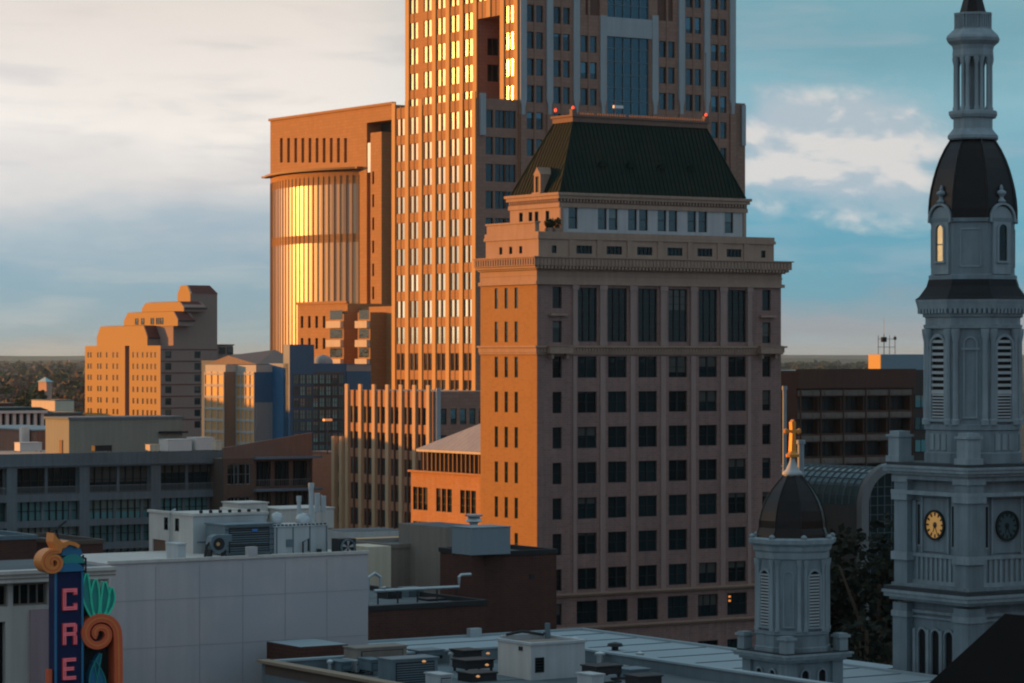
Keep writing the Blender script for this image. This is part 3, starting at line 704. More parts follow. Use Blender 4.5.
m.facade(P.left(), 0, Lr, notch, zt, [], .5, M_cb)
m.poly([(0, Lr, 0), (0, Lr, notch), (3.2, Lr, notch), (3.2, Lr, 0)], M_cb); m.poly([(3.2, 0, 0), (3.2, Lr, 0), (3.2, Lr, notch), (3.2, 0, notch)], M_gl)
m.poly([(0, 0, notch), (3.2, 0, notch), (3.2, Lr, notch), (0, Lr, notch)], M_cb)
m.poly([(3.2, 0, 0), (W, 0, 0), (W, 0, notch), (3.2, 0, notch)], M_cb); m.poly([(0, 0, notch), (W, 0, notch), (W, 0, zt), (0, 0, zt)], M_cb)
m.poly([(0, 0, zt), (W, 0, zt), (W, L, zt), (0, L, zt)], M_conc); m.poly([(0, L, 0), (W, L, 0), (W, L, zt), (0, L, zt)], M_cb); m.poly([(W, 0, 0), (W, L, 0), (W, L, zt), (W, 0, zt)], M_cb)
m.pbox(P.left(), -.3, L + .3, zt + .003, zt + .5, -.6, .3, M_cb)
m.build('wall', t, fix=False)
me = win_mesh(1.1, holes[0][3] - holes[0][2], 1, 6, M_fr, M_gl, .08)
for h in holes: win_left(t, win_mesh(1.1, h[3] - h[2], 1, 6, M_fr, M_gl, .08) if 0 else me, (h[0] + h[1]) / 2, h[2], .7, 'slot_window')
# pier with little windows standing in the recess
yp0, yp1 = P.ly(381.5), P.ly(370.5); m = MB(); zz = [P.z(p, 0, yp1) for p in (178, 201, 224, 247, 270, 293)]; yc = yp1 - 1.0
m.facade(P.left(0), yp0, yp1, 0, notch - 2, [(yc - .35, yc + .35, z - 1.2, z + 1.2) for z in zz], .3, M_cb); m.poly([(0, yp0, 0), (3.1, yp0, 0), (3.1, yp0, notch - 2), (0, yp0, notch - 2)], M_cb)
m.poly([(0, yp0, notch - 2), (3.1, yp0, notch - 2), (3.1, yp1, notch - 2), (0, yp1, notch - 2)], M_cb); m.poly([(0, yp1, 0), (3.1, yp1, 0), (3.1, yp1, notch - 2), (0, yp1, notch - 2)], M_cb); m.build('pier', t, fix=False)
me = win_mesh(.7, 2.4, 1, 2, M_fr, M_gl, .06)
for z in zz: win_left(t, me, yc, z - 1.2, .22, 'slot_window')
m = MB(); m.box(.05, 1.2, P.ly(371.5) , P.ly(367.5), P.z(170), P.z(140), M_ref); m.build('corner_window', t, fix=False)
# bowed bay
for m_ in (M_gold, M_gold2): m_.node_tree.nodes['Principled BSDF'].inputs['Coat Weight'].default_value = .9; m_.node_tree.nodes['Principled BSDF'].inputs['Coat Roughness'].default_value = .11
y0b, y1b = P.ly(359.0), L - .15; bulge = 4.0; ztb = P.z(166); ch = (y1b - y0b); Rr = (ch * ch / 4 + bulge ** 2) / (2 * bulge); cxr = Rr - bulge; half = math.asin(ch / 2 / Rr)
ym = (y0b + y1b) / 2; NP = 48
def arc(i, n, extra=0): a = -half + 2 * half * i / n; return (cxr - (Rr + extra) * cos(a), ym + (Rr + extra) * sin(a))
m = MB(); zband = P.z(241, 0, ym)
for i in range(NP):
    p0, p1 = arc(i, NP), arc(i + 1, NP); gold = (i % 4) in (1, 2)
    m.poly([(*p0, 0), (*p1, 0), (*p1, zband - .7), (*p0, zband - .7)], M_gold if i % 4 in (0, 1, 2) else M_gold2)
    m.poly([(*p0, zband + .9), (*p1, zband + .9), (*p1, ztb - 2.6), (*p0, ztb - 2.6)], M_gold if gold else M_gold2)
    for z0, z1 in ((zband - .7, zband + .9), (ztb - 2.6, ztb)): m.poly([(*p0, z0), (*p1, z0), (*p1, z1), (*p0, z1)], M_cb)
gy = m.build('glass_bay', t, smooth=False, fix=True)
gy.data.polygons.foreach_set('use_smooth', [True] * len(gy.data.polygons))
fn = MB(); M_gm = mat('gold_mullion', (.26, .15, .065), .7, .1, 1, metal=0, streak=0)
for i in range(0, NP + 1, 2):
    p = arc(i, NP, .12); q = arc(i, NP, -.1); dx, dy_ = (p[1] - q[1]), -(p[0] - q[0]); l_ = sqrt(dx * dx + dy_ * dy_); dx /= l_ / .09; dy_ /= l_ / .09
    fn.prism([(q[0] - dx, q[1] - dy_), (q[0] + dx, q[1] + dy_), (p[0] + dx, p[1] + dy_), (p[0] - dx, p[1] - dy_)], 0, ztb - 1.0, M_gm)
fn.build('mullion', t, fix=False)
cp = MB(); pts = [arc(i, 30, 1.3) for i in range(31)]; cp.prism([(0.2, y0b - 1.2)] + [(pts[0][0], y0b - 1.2)] + pts + [(pts[-1][0], L + 1.6), (.2, L + 1.6)], ztb + .1, ztb + .5, M_gm); cp.build('canopy', t)
for yy in (y0b,):
    m = MB(); m.poly([(0, yy, 0), (arc(0, NP)[0], yy, 0), (arc(0, NP)[0], yy, ztb), (0, yy, ztb)], M_cb); m.build('bay_return', t, fix=False)
# lower brick wing in front
P2 = Site(391, 545); L0 = P2.ly(297.5); z2 = P2.z(303, 0, 10)
t = P2.root('low_brick_wing', 'low orange brick wing with slot windows and cream balconies below the curved glass bay', 'building')
hs = []; 
for p in (302, 309.3, 316.6, 324):
    y = P2.ly(p)
    for pa, pb in ((328, 316), (349, 338), (371, 360), (393, 382)): hs.append((y - .5, y + .5, P2.z(pa, 0, y), P2.z(pb, 0, y)))
ybal0, ybal1 = P2.ly(347.5), P2.ly(332.5)
m = MB(); m.facade(P2.left(), ybal0, L0, 0, z2, hs, .4, M_cb); m.poly([(0, ybal0, z2), (20, ybal0, z2), (20, L0, z2), (0, L0, z2)], M_conc)
m.poly([(0, ybal0, 0), (20, ybal0, 0), (20, ybal0, z2), (0, ybal0, z2)], M_cb); m.poly([(0, L0, 0), (20, L0, 0), (20, L0, z2), (0, L0, z2)], M_cb)
m.pbox(P2.left(), ybal0, L0 + .2, z2 + .003, z2 + .5, -.4, .25, M_cb)
zb2 = P2.z(312, 0, 3); ya, yb = P2.ly(374), P2.ly(361.5)
m.box(2.5, 16, .2, ybal0 - .01, 0, P2.z(306, 0, 3), M_cb); m.box(-.8, 2.49, ya, yb, 0, zb2, M_cb); m.box(-.8, .0, ybal0, ybal1, 0, zb2 - .2, M_cb); m.build('wall', t, fix=False)
me = win_mesh(1.0, hs[0][3] - hs[0][2], 1, 3, M_fr, M_gl, .07)
for h in hs: win_left(t, me, (h[0] + h[1]) / 2, h[2], .35)
M_cream = mat('cream_render', (.55, .48, .36), .8, .1, .5)
for (y0_, y1_) in ((ybal0, ybal1), (ya, yb)):
    for pz in (319, 338, 357, 376, 395):
        z = P2.z(pz + 3, 0, y0_); m = MB(); m.box(-1.5, -.81, y0_ + .1, y1_ - .1, z - 1.1, z + .2, M_cream); m.box(-.83, -.803, y0_ + .5, y1_ - .5, z + .5, z + 2.2, M_gl); m.build('balcony', t, fix=False)

# ------------------------------------------------------------------ stepped beige block far left
P = Site(160.5, 843); t = P.root('stepped_block', 'beige stepped tower block with dark red sloping roofs, rising alone at the far left', 'apartment building')
M_bg = mat('beige_sunlit', (.38, .225, .07), .8, .1, .1, streak=.1); M_bgs = mat('beige_shaded', (.24, .165, .14), .8, .1, .1, streak=.12)  # lit and shaded copies of one beige, sunlight put into the colour
M_droof = mat('dark_red_tile', (.10, .028, .022), .8, .2, .3)
L = P.ly(85); W = P.fx(217.5); z1 = P.z(345.5)
rows_ = [P.z(354.8 + 11.7 * i) for i in range(7)]
lpx = [88.5, 91.2, 98.2, 101.0, 107.0, 113.5, 117.5, 133.5, 137.8, 143.0, 147.5, 151.5, 155.5]
hl = [(P.ly(p) - .62, P.ly(p) + .62, z - .8, z + .8) for z in rows_ for p in lpx]
nx0, nx1 = P.ly(129.3), P.ly(125.0)
fpx = [168.3, 197.5]; hf = [(P.fx(p) - .95, P.fx(p) + .95, z - .95, z + .95) for z in rows_ for p in fpx]
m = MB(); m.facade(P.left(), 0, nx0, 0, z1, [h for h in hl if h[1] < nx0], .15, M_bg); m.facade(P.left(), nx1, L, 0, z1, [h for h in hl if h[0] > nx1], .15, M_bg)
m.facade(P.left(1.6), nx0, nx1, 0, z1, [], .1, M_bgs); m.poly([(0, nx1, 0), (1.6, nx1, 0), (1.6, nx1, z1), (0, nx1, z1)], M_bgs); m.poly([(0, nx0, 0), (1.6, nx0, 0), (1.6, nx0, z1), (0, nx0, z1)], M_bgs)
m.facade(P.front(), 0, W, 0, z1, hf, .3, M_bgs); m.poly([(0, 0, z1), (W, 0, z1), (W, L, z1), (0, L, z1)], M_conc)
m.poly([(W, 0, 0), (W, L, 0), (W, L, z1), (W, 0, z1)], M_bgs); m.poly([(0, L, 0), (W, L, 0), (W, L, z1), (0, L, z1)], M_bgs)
for z in rows_: m.pbox(P.front(), 0.1, W - .1, z + 1.35, z + 1.6, .003, .1, M_droof)
m.build('wall', t, fix=False)
M_wd = glass('warm_dark_glass', (.05, .035, .03), .15, wav=.01)
me = win_mesh(1.24, 1.6, 1, 1, M_fr, M_wd, .08); me2 = win_mesh(1.9, 1.9, 1, 1, M_fr, M_gl, .1)
place_windows(t, [(me, (.14, P.ly(p), z - .8), LW, 1) for z in rows_[:7] for p in lpx] + [(me2, (P.fx(p), .28, z - .95), 0, 2) for z in rows_ for p in fpx])
def tier(nm, xp, pr, pl, pyb, pyt, pe, c, wins=()):     # a sunlit gable on the left, a dark red slope on the street side
    ya, yb = P.ly(pr, xp), P.ly(pl, xp); zb, zt_ = P.z(pyb, xp, ya), P.z(pyt, xp, ya); zm = zb + (zt_ - zb) * .45; xe = P.fx(pe, ya); m = MB()
    m.extr([(ya, zb), (yb, zb), (yb, zm), (yb - c, zt_), (ya + c, zt_), (ya, zm)], xp, xe, M_bgs, axis='x')
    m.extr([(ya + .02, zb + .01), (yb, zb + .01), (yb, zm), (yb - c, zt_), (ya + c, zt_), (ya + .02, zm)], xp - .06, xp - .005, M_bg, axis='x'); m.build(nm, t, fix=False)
    r_ = MB(); r_.poly([(xp + .3, ya - .35, zm - .3), (xe + .2, ya - .35, zm - .3), (xe - 1.2, ya + c, zt_ + .08), (xp + .3, ya + c, zt_ + .08)], M_droof)
    r_.poly([(xp + .3, ya - .35, zm - .3), (xe + .2, ya - .35, zm - .3), (xe + .2, ya - .35, zm - .6), (xp + .3, ya - .35, zm - .6)], M_fr); r_.poly([(xp + .3, ya + c, zt_ + .08), (xe - 1.2, ya + c, zt_ + .08), (xe - 1.2, yb - c, zt_ + .08), (xp + .3, yb - c, zt_ + .08)], M_droof)
    r_.poly([(xe + .2, ya - .35, zm - .3), (xe + .2, yb, zm - .3), (xe - 1.2, yb - c, zt_ + .08), (xe - 1.2, ya + c, zt_ + .08)], M_droof); r_.build('roof_slope', t, fix=False)
    for p_ in wins: win_left(t, me2, P.ly(p_, xp), zb + .5, xp - .08, 'gable_window')
    return ya, xe
tier('lower_gable', .8, 147.5, 97, 345.6, 325.6, 176, 2.4)
tier('middle_gable', 4.4, 178, 124, 325.8, 311.3, 194, 2.6, (137, 143, 152.5, 158, 162))
m = MB(); m.box(4.6, P.fx(217.3, 1.2), 1.2, L - 3, z1, P.z(325.7, 4.4, 1.2), M_bgs); m.build('upper_storey', t, fix=False)
tier('upper_gable', 7.0, 184, 142, 311.4, 301.5, 206, 2.6)
x0 = P.fx(190.5, 2.0); x1 = P.fx(217.3, 2.0); y1 = P.ly(177.6, x0); za, zb = P.z(293.5, x0, 2), P.z(285.2, x0, 2); m = MB()
m.box(x0, x1, 2.0, y1, z1, za, M_bgs); m.box(x0 - .06, x0 - .005, 2.02, y1, z1, za, M_bg); m.build('stair_tower', t, fix=False)
m = MB(); m.extr([(2.0, za), (y1, za), (y1 - 2, zb), (4.0, zb)], x0 - .06, x0 + .3, M_bg, axis='x'); m.poly([(x0 + .3, 1.8, za), (x1 + .2, 1.8, za), (x1 - 1.4, 4.0, zb + .06), (x0 + .3, 4.0, zb + .06)], M_droof)
m.poly([(x0 + .3, 4, zb + .06), (x1 - 1.4, 4, zb + .06), (x1 - 1.4, y1 - 2, zb + .06), (x0 + .3, y1 - 2, zb + .06)], M_droof); m.poly([(x1 + .2, 1.8, za), (x1 + .2, y1, za), (x1 - 1.4, y1 - 2, zb + .06), (x1 - 1.4, 4.0, zb + .06)], M_droof); m.build('tower_roof', t, fix=False)
yy = 4; xw = P.fx(233, yy); m = MB(); m.box(W + .01, xw, yy, L, 0, P.z(345.5, xw), M_bgs); m.box(W, xw + .3, yy - .3, L + .2, P.z(345.4, xw), P.z(344.3, xw), M_droof); m.build('side_wing', t, fix=False)
for p in (222, 230): win_front(t, me2, P.fx(p, yy), P.z(354, xw), yy - .12, 'wing_window')
# ------------------------------------------------------------------ blue and glass complex
P = Site(256, 505); M_blu = mat('blue_panel', (.035, .135, .25), .6, .1, .2, streak=.1); M_gry = mat('grey_panel', (.24, .29, .30), .8, .1, .2, streak=.1)
M_pale = mat('pale_panel', (.42, .42, .38), .8, .1, .2, streak=.1); M_lite = glass('sunlit_office_glass', (.44, .25, .10), .5, metal=0, spec=.2, wav=.02, var=.35)  # office glass: the sun's warm reflection is put into its colour
M_bldg = mat('brown_panel', (.22, .16, .11), .8, .1, .2); M_tg = glass('teal_glass', (.06, .17, .18), .2, metal=.05, spec=.4, blind=(.12, .17, .15), blind_p=.35, var=.6)
t = P.root('glazed_office_wing', 'sunlit glazed office wing with pale top band and a blue and grey end wall', 'office building')
L = P.ly(237); W = P.fx(288); z1 = P.z(365); z1b = P.z(372); fl = [P.z(p) for p in (374, 385.7, 397.4, 409.1, 420.8, 432.5, 444)]
m = MB(); m.box(0, W, 0, L, z1b, z1, M_pale); m.box(0.01, W - .01, 0.01, L - .01, 0, P.z(402.5), M_gry); m.box(0.005, W - .005, .005, L - .005, P.z(402.49), z1b - .003, M_blu)
m.build('wall', t, fix=False)
def curtain(root, Pl, y0, y1, z0, z1_, ncol, zf, gm, fm, name='curtain_wall'):
    mb = MB(); mb.pbox(Pl, y0, y1, z0, z1_, .01, .1, gm)
    for i in range(ncol + 1): y = y0 + (y1 - y0) * i / ncol; mb.pbox(Pl, y - .12, y + .12, z0, z1_, .101, .25, fm)
    for z in zf:
        if z0 < z < z1_: mb.pbox(Pl, y0, y1, z - .22, z + .22, .102, .22, fm)
    return mb.build(name, root, fix=False)
curtain(t, P.left(), .4, L - .1, 0, z1b, 4, fl, M_lite, M_pale)
d = 2.2; L2 = P.ly(205.3, -d); Lb = L
m = MB(); m.box(-d, W, Lb + .01, L2, 0, z1b, M_bldg); m.box(-d, W, Lb + .01, L2, z1b + .003, z1, M_pale); m.build('rear_wing', t, fix=False)
curtain(t, P.left(-d), Lb + .3 + (L2 - Lb) * .0, L2 - .2, 0, z1b, 3, fl, M_lite, M_pale)
m = MB(); zr_ = P.z(355.5, 6, 8); m.poly([(1, 1.5, z1 + .1), (W + 4, 1.5, z1 + .1), (W + 4, 12, zr_ + 1), (1, 12, zr_)], mat('tan_roof', (.17, .13, .11), .8, .15, .3)); m.poly([(1, 1.5, z1 + .1), (1, 12, zr_), (1, 20, z1 + .1)], MATS['tan_roof'])
m.poly([(1, 12, zr_), (W + 4, 12, zr_ + 1), (W + 4, 22, z1 + .1), (1, 20, z1 + .1)], M_pale); m.build('roof', t, fix=False)
P = Site(288.5, 502); t = P.root('blue_office_block', 'dark blue panelled block with a square tower and a grid of teal glass', 'office building')
W = P.fx(346); z1 = P.z(363.5); L = 22
m = MB(); m.box(0, W, 0, L, 0, z1, M_blu); m.box(0, P.fx(313), -.4, 1.8, 0, P.z(344.5), M_blu); m.build('wall', t, fix=False)
xa, xb = P.fx(291.5), P.fx(343); mb = MB(); zg0, zg1 = P.z(455, 3), P.z(373, 3)
fr = mat('grid_frame', (.07, .10, .12), .6, .1, 1); me = win_mesh((xb - xa) / 8 - .16, (zg1 - zg0) / 7 - .3, 2, 2, fr, glass('teal_grid_glass', (.11, .29, .30), .25, metal=0, spec=.3, blind=(.2, .28, .26), blind_p=.35, var=.6), .12, thick=.08)
for i in range(8):
    for j in range(7): win_front(t, me, xa + (i + .5) * (xb - xa) / 8, zg0 + j * (zg1 - zg0) / 7 + .1, -.45 if i < 5 else -.25)
m = MB(); m.pbox(P.front(), xa, xb, zg0 - .3, zg1 + .2, -.5, .2 , fr); m.build('grid_frame', t, fix=False)
for o_ in [c for c in t.children if c.name.startswith('window')]: o_.location.y = -.43
P3 = Site(346.5, 508); m = MB(); t2 = P3.root('blue_side_block', 'narrow dark blue block with pale top band beside the teal glass grid', 'office building')
W = P3.fx(371); m.box(0, W, 0, 18, 0, P3.z(371.3), M_blu); m.box(-.02, W + .02, -.02, 18, P3.z(371.2), P3.z(364.6), M_gry); m.build('wall', t2, fix=False)
m = MB(); m.box(-.1, W + .1, -.1, 18.1, P3.z(364.55), P3.z(364), M_blu); m.build('coping', t2, fix=False)
dm_ = tag(MB().lathe([(1.7, 0), (1.6, .6), (1.2, 1.05), (.6, 1.35), (.1, 1.5)], 20, M_gry).build('roof_dome', smooth=True), 'small grey domed vent on the dark blue roof beside the square blue tower', 'dome')
xx = P.fx(323, 3); dm_.location = (*P.w(xx, 3), z1)

# ------------------------------------------------------------------ long grey building with big bays
P = Site(-60, 428); t = P.root('grey_bay_building', 'long blue-grey concrete building with wide dark glazed bays, at the left edge', 'office building')
W = P.fx(223.5); xm = P.fx(85); zq = lambda py: P.z(py, xm, 0)
M_gc = mat('blue_grey_concrete', (.12, .16, .178), .85, .18, .25, streak=.35)
colsx = [P.fx(p) for p in (-59, 12, 84.6, 156, 222)]
opens = [(467, 493), (500.5, 519.5), (526, 543), (550, 567), (574, 591)]
holes = []
for i in range(4):
    for k, (pa, pb) in enumerate(opens): holes.append((colsx[i] + .8, colsx[i + 1] - .8, zq(pb), zq(pa), k))
zt = zq(453.5); m = MB(); m.facade(P.front(), 0, W, 0, zt, [h[:4] for h in holes], 1.2, M_gc)
m.poly([(0, 0, zt - .25), (W, 0, zt - .25), (W, 26, zt - .25), (0, 26, zt - .25)], mat('warm_roof_deck', (.34, .28, .22), .9, .3, .3, streak=0)); m.poly([(W, 0, 0), (W, 26, 0), (W, 26, zt), (W, 0, zt)], M_gc); m.poly([(0, 26, 0), (W, 26, 0), (W, 26, zt - .9), (0, 26, zt - .9)], M_gc); m.poly([(0, 0, 0), (0, 26, 0), (0, 26, zt), (0, 0, zt)], M_gc)
m.box(0, W, .001, .35, zt - .24, zt + .1, M_gc)
m.pbox(P.front(), 0, W, zq(465.4), zq(463.8), .003, .25, M_gc); m.build('wall', t, fix=False)
rr = random.Random(5)
for (a, b_, z0, z1, k) in holes:
    m = MB(); m.poly([(a, 1.1, z0), (b_, 1.1, z0), (b_, 1.1, z1), (a, 1.1, z1)], M_tg if k else M_gl); n = 8 if k == 0 else 9
    for i in range(n + 1):
        x = a + (b_ - a) * i / n; w_ = .05 if i % 4 else .22
        m.box(x - w_, x + w_, .8, 1.09, z0, z1, M_fr if i % 4 else M_gc)
    m.box(a, b_, .9, 1.08, z0 + (z1 - z0) * .5 - .05, z0 + (z1 - z0) * .5 + .05, M_fr); m.build('bay_window', t, fix=False)
    if k == 0:
        m = MB(); rm = mat('rail_grey', (.16, .19, .2), .6, .1, 2, streak=0)
        m.box(a, b_, .05, .12, z0 + 1.0, z0 + 1.08, rm); m.box(a, b_, .05, .12, z0 + .1, z0 + .16, rm)
        for i in range(46): x = a + (b_ - a) * (i + .5) / 46; m.box(x - .025, x + .025, .06, .11, z0 + .1, z0 + 1.0, rm)
        m.build('railing', t, fix=False)
zroof = zt - .25
# penthouse on that roof
Q = Site(69, 443); t = Q.root('rooftop_penthouse', 'low grey-green plant room with one glowing orange end, on the long grey roof', 'plant room')
Wp = Q.fx(182.5); Lp = Q.ly(45.5); zp1 = Q.z(419.8); M_gg = mat('grey_green_render', (.22, .24, .20), .85, .12, .3)
M_cl = mat('cream_side', (.52, .38, .22), .8, .1, .3)
m = MB(); m.box(0, Wp, 0, Lp, zroof - 1, zp1, M_gg); m.build('wall', t, fix=False); m = MB(); m.box(-.2, Wp + .2, -.2, Lp + .2, zp1 + .003, zp1 + .35, M_gc); m.build('coping', t, fix=False)
m = MB(); m.box(-.12, -.003, 2.2, 3.2, zroof, zroof + 2.1, M_dred); m.build('door', t, fix=False)
m = MB(); m.box(Wp - 4, Wp + .5, -.9, -.01, Q.z(433, Wp), Q.z(431, Wp), M_fr); m.build('awning', t, fix=False)
# second roof behind with a bright column
Q = Site(36, 470); t = Q.root('far_brick_roof', 'low reddish brick building with a bright white chimney post behind the grey roof', 'building')
Lq = Q.ly(-40, 0); m = MB(); m.box(0, 12, 0, Lq, 0, Q.z(431), mat('red_brick_low', (.26, .13, .09), .85, .2, .5)); m.build('wall', t, fix=False); m = MB(); m.box(-.2, 12, -.1, Lq + 1, Q.z(430.9), Q.z(429.5), M_gry); m.build('coping', t, fix=False)
m = MB(); yq = Q.ly(30); m.box(-1.6, -.3, yq - .5, yq + .5, 20, Q.z(427), mat('white_render', (.7, .66, .6), .8, .1, .4)); m.build('chimney', t, fix=False)
# brown theatre-like neighbour with sloping parapet
Q = Site(223.6, 449); t = Q.root('sloped_parapet_building', 'dark brown building whose parapet climbs to the right, above blue-edged balconies', 'building')
M_dk = mat('dark_brown_wall', (.105, .075, .06), .85, .25, .4); zA = lambda p, px: Q.z(p, Q.fx(px), 0); Wq = Q.fx(312.5)
x254 = Q.fx(254)
hs = [(Q.fx(p) - .62, Q.fx(p) + .62, zA(pb, 240), zA(pa, 240)) for p in (231.3, 235.3, 242.8, 247) for pa, pb in ((464, 484.5), (497, 513))]
hb = []
for pa, pb in ((461, 486), (492, 512), (518, 536)): hb.append((x254 + .3, Wq - .3, zA(pb, 280), zA(pa, 280)))
m = MB(); zt = zA(457.5, 280); m.facade(Q.front(), 0, Wq, 0, zt, hs + hb, .9, M_dk)
m.poly([(Wq, 0, 0), (Wq, 14, 0), (Wq, 14, zt), (Wq, 0, zt)], M_dk); m.poly([(0, 0, 0), (0, 14, 0), (0, 14, zt), (0, 0, zt)], M_dk); m.poly([(0, 0, zt), (Wq, 0, zt), (Wq, 14, zt), (0, 14, zt)], M_conc)
m.build('wall', t, fix=False)
m = MB(); m.extr([(0, zt + .003), (Wq, zt + .003), (Wq, zA(432.5, 312)), (0, zA(448, 224))], .15, .6, mat('brown_parapet', (.17, .125, .10), .85, .2, .4)); m.build('sloped_parapet', t, fix=False)
M_be = mat('blue_edge', (.12, .20, .27), .6, .1, 1)
for p in (457.5, 489.6, 515): m = MB(); m.pbox(Q.front(), x254 - .1, Wq + 1.2, zA(p, 280) - .18, zA(p, 280) + .18, .01, .9, M_be); m.build('balcony_edge', t, fix=False)
for h in hs:
    win_front(t, win_cache(1.24) if 0 else win_mesh(1.24, h[3] - h[2], 1, 2, M_gry, M_gl, .1), (h[0] + h[1]) / 2, h[2], .3)
for (a, b_, z0, z1) in hb:
    m = MB(); m.poly([(a, .85, z0), (b_, .85, z0), (b_, .85, z1), (a, .85, z1)], M_gl)
    for i in range(13): x = a + (b_ - a) * i / 12; w_ = .35 if i % 4 == 0 else .05; m.box(x - w_, x + w_, .5, .84, z0, z1, M_dk if i % 4 == 0 else M_fr)
    m.build('balcony_glazing', t, fix=False)
    m = MB(); m.box(a, b_, .05, .1, z0 + .95, z0 + 1.02, rm)
    for i in range(30): x = a + (b_ - a) * i / 30; m.box(x, x + .04, .05, .09, z0, z0 + .95, rm)
    m.build('railing', t, fix=False)
Q = Site(334.5, 478); t = Q.root('orange_side_wall', 'plain dull orange brick building between brown balconies and the pale finned block', 'building')
m = MB(); m.box(0, 18, 0, Q.ly(312.5), 0, Q.z(453), mat('dull_orange_brick', (.33, .13, .065), .85, .12, .4, brick=(.8, .3, .02, (.3, .12, .06), (.24, .12, .08)))); m.build('wall', t, fix=False)
m = MB(); m.box(-.15, 18, -.1, Q.ly(312.5) + .1, Q.z(452.9), Q.z(452), M_trim); m.build('coping', t, fix=False)

# ------------------------------------------------------------------ orange annex with tent-like roof against the brick tower
Q = Site(484, 334); t = Q.root('orange_annex', 'low orange brick annex with a pale sloping metal roof, against the brick tower', 'building')
M_an = mat('annex_brick', (.40, .175, .05), .85, .12, .4, brick=(.7, .25, .02, (.42, .21, .10), (.33, .18, .1)))
La = Q.ly(411); zz_ = lambda p, px=450: Q.z(p, 0, Q.ly(px)); z473 = zz_(473.2); grp = []
for pa, pb in ((489, 512.5), (524, 548), (559, 583)):
    for ps in ((415.3, 420.3, 425.3), (438.5, 444, 449.5), (462.5, 468, 473.5)):
        for p in ps: grp.append((Q.ly(p) - .5, Q.ly(p) + .5, zz_(pb), zz_(pa)))
m = MB(); m.facade(Q.left(), 0, La, 0, z473, grp, .2, M_an); m.poly([(0, La, 0), (11, La, 0), (11, La, z473), (0, La, z473)], M_an); m.poly([(0, 0, z473), (11, 0, z473), (11, La, z473), (0, La, z473)], M_conc); m.build('wall', t, fix=False)
me = win_mesh(1.0, grp[0][3] - grp[0][2], 1, 3, M_fr, M_gl, .06)
place_windows(t, [(me, (.17, (h[0] + h[1]) / 2, h[2]), LW, 1) for h in grp])
m = MB(); m.pbox(Q.left(), -.1, La + .3, z473 - .1, z473 + .12, .003, .3, M_an); m.build('belt_course', t, fix=False)
z1 = zz_(450.5); yA, yB = Q.ly(481), Q.ly(417.2); m = MB(); m.poly([(1.2, yA, z473), (1.2, yB, z473), (1.2, yB, z1), (1.2, yA, z1)], M_gl); m.poly([(1.2, yB, z473), (9, yB, z473), (9, yB, z1), (1.2, yB, z1)], M_gl); m.build('glazing', t, fix=False)
for i in range(15):
    y = yA + (yB - yA) * (i + .5) / 15; m = MB(); m.box(.55, .8, y - .12, y + .12, z473 + .12, z1, M_dred); m.build('post', t, fix=False)
m = MB(); M_tin = mat('pale_metal_roof', (.27, .27, .28), .55, .15, .5, metal=.2, seam=1.0)
zr = zz_(424.5, 480) + .2; yr2 = yA
zr = Q.z(410, 4.5, yr2); m.poly([(.1, yr2, z1), (.1, yB + .4, z1), (4.5, yr2, zr)], M_tin); m.poly([(4.5, yr2, zr), (.1, yB + .4, z1), (10.9, yB + .4, z1), (10.9, yr2, z1 + 1)], M_tin); m.poly([(.1, yr2, z1 - .02), (.1, yB + .4, z1 - .02), (.1, yB + .4, z1 - .3), (.1, yr2, z1 - .3)], M_cream)
m.build('roof', t, fix=False)

# ------------------------------------------------------------------ right: dark office building, roof box, antenna
P = Site(796.5, 540); t = P.root('dark_office_building', 'dark brown slab office building with open ledges, between the brick tower and clock tower', 'office building')
W = P.fx(912); M_brn = mat('dark_brown_metal', (.085, .042, .03), .7, .12, .3); M_led = mat('brown_ledge', (.15, .115, .095), .8, .2, .4, streak=.4)
zz_ = lambda p: P.z(p, W / 2, 0); zt = zz_(370.5)
holes = []; vx = [P.fx(p) for p in (798, 818.3, 841, 863.5, 886.7, 910.3)]
lev = [(396.5 + 22.6 * i, 410.5 + 22.6 * i) for i in range(8)]
for i in range(5):
    for pa, pb in lev: holes.append((vx[i] + .12, vx[i + 1] - .12, zz_(pb), zz_(pa)))
m = MB(); m.facade(P.front(), 0, W, 0, zt, holes, 1.6, M_brn); m.poly([(0, 0, zt), (W, 0, zt), (W, 25, zt), (0, 25, zt)], M_conc); m.poly([(0, 0, 0), (0, 25, 0), (0, 25, zt), (0, 0, zt)], M_brn); m.poly([(W, 0, 0), (W, 25, 0), (W, 25, zt), (W, 0, zt)], M_brn); m.poly([(0, 25, 0), (W, 25, 0), (W, 25, zt), (0, 25, zt)], M_brn)
m.build('wall', t, fix=False)
me = win_mesh(vx[1] - vx[0] - .26, holes[0][3] - holes[0][2], 4, 2, M_fr, mat('dull_dark_glass', (.012, .013, .014), .35, .3, 1, streak=0, spec=.2), .10)  # near-black glass, rough and weakly reflective
for h in holes: win_front(t, me, (h[0] + h[1]) / 2, h[2], 1.55)
for i in range(8):
    m = MB(); p = 389.5 + 22.6 * i; m.pbox(P.front(), .2, W - .2, zz_(p + 6), zz_(p + .2), .005, .55, M_led)
    for k in range(10): x = .5 + (W - 1) * (k + .5) / 10; m.pbox(P.front(), x - 1.1, x + 1.1, zz_(p + 5), zz_(p + 1.5), .551, .65, M_led)
    m.build('ledge', t, fix=False)
for x in vx: m = MB(); m.pbox(P.front(), x - .1, x + .1, 0, zz_(388), .66, .85, M_brn); m.build('column', t, fix=False)
m = MB(); m.pbox(P.front(), -.2, W + .2, zz_(388), zt + .3, .01, .9, M_brn); m.build('fascia', t, fix=False)
x2 = P.fx(931); m = MB(); m.box(W + .01, x2, .6, 24, 0, P.z(369.8, W), mat('dark_bronze', (.05, .04, .035), .6, .1, .3)); m.build('end_block', t, fix=False)
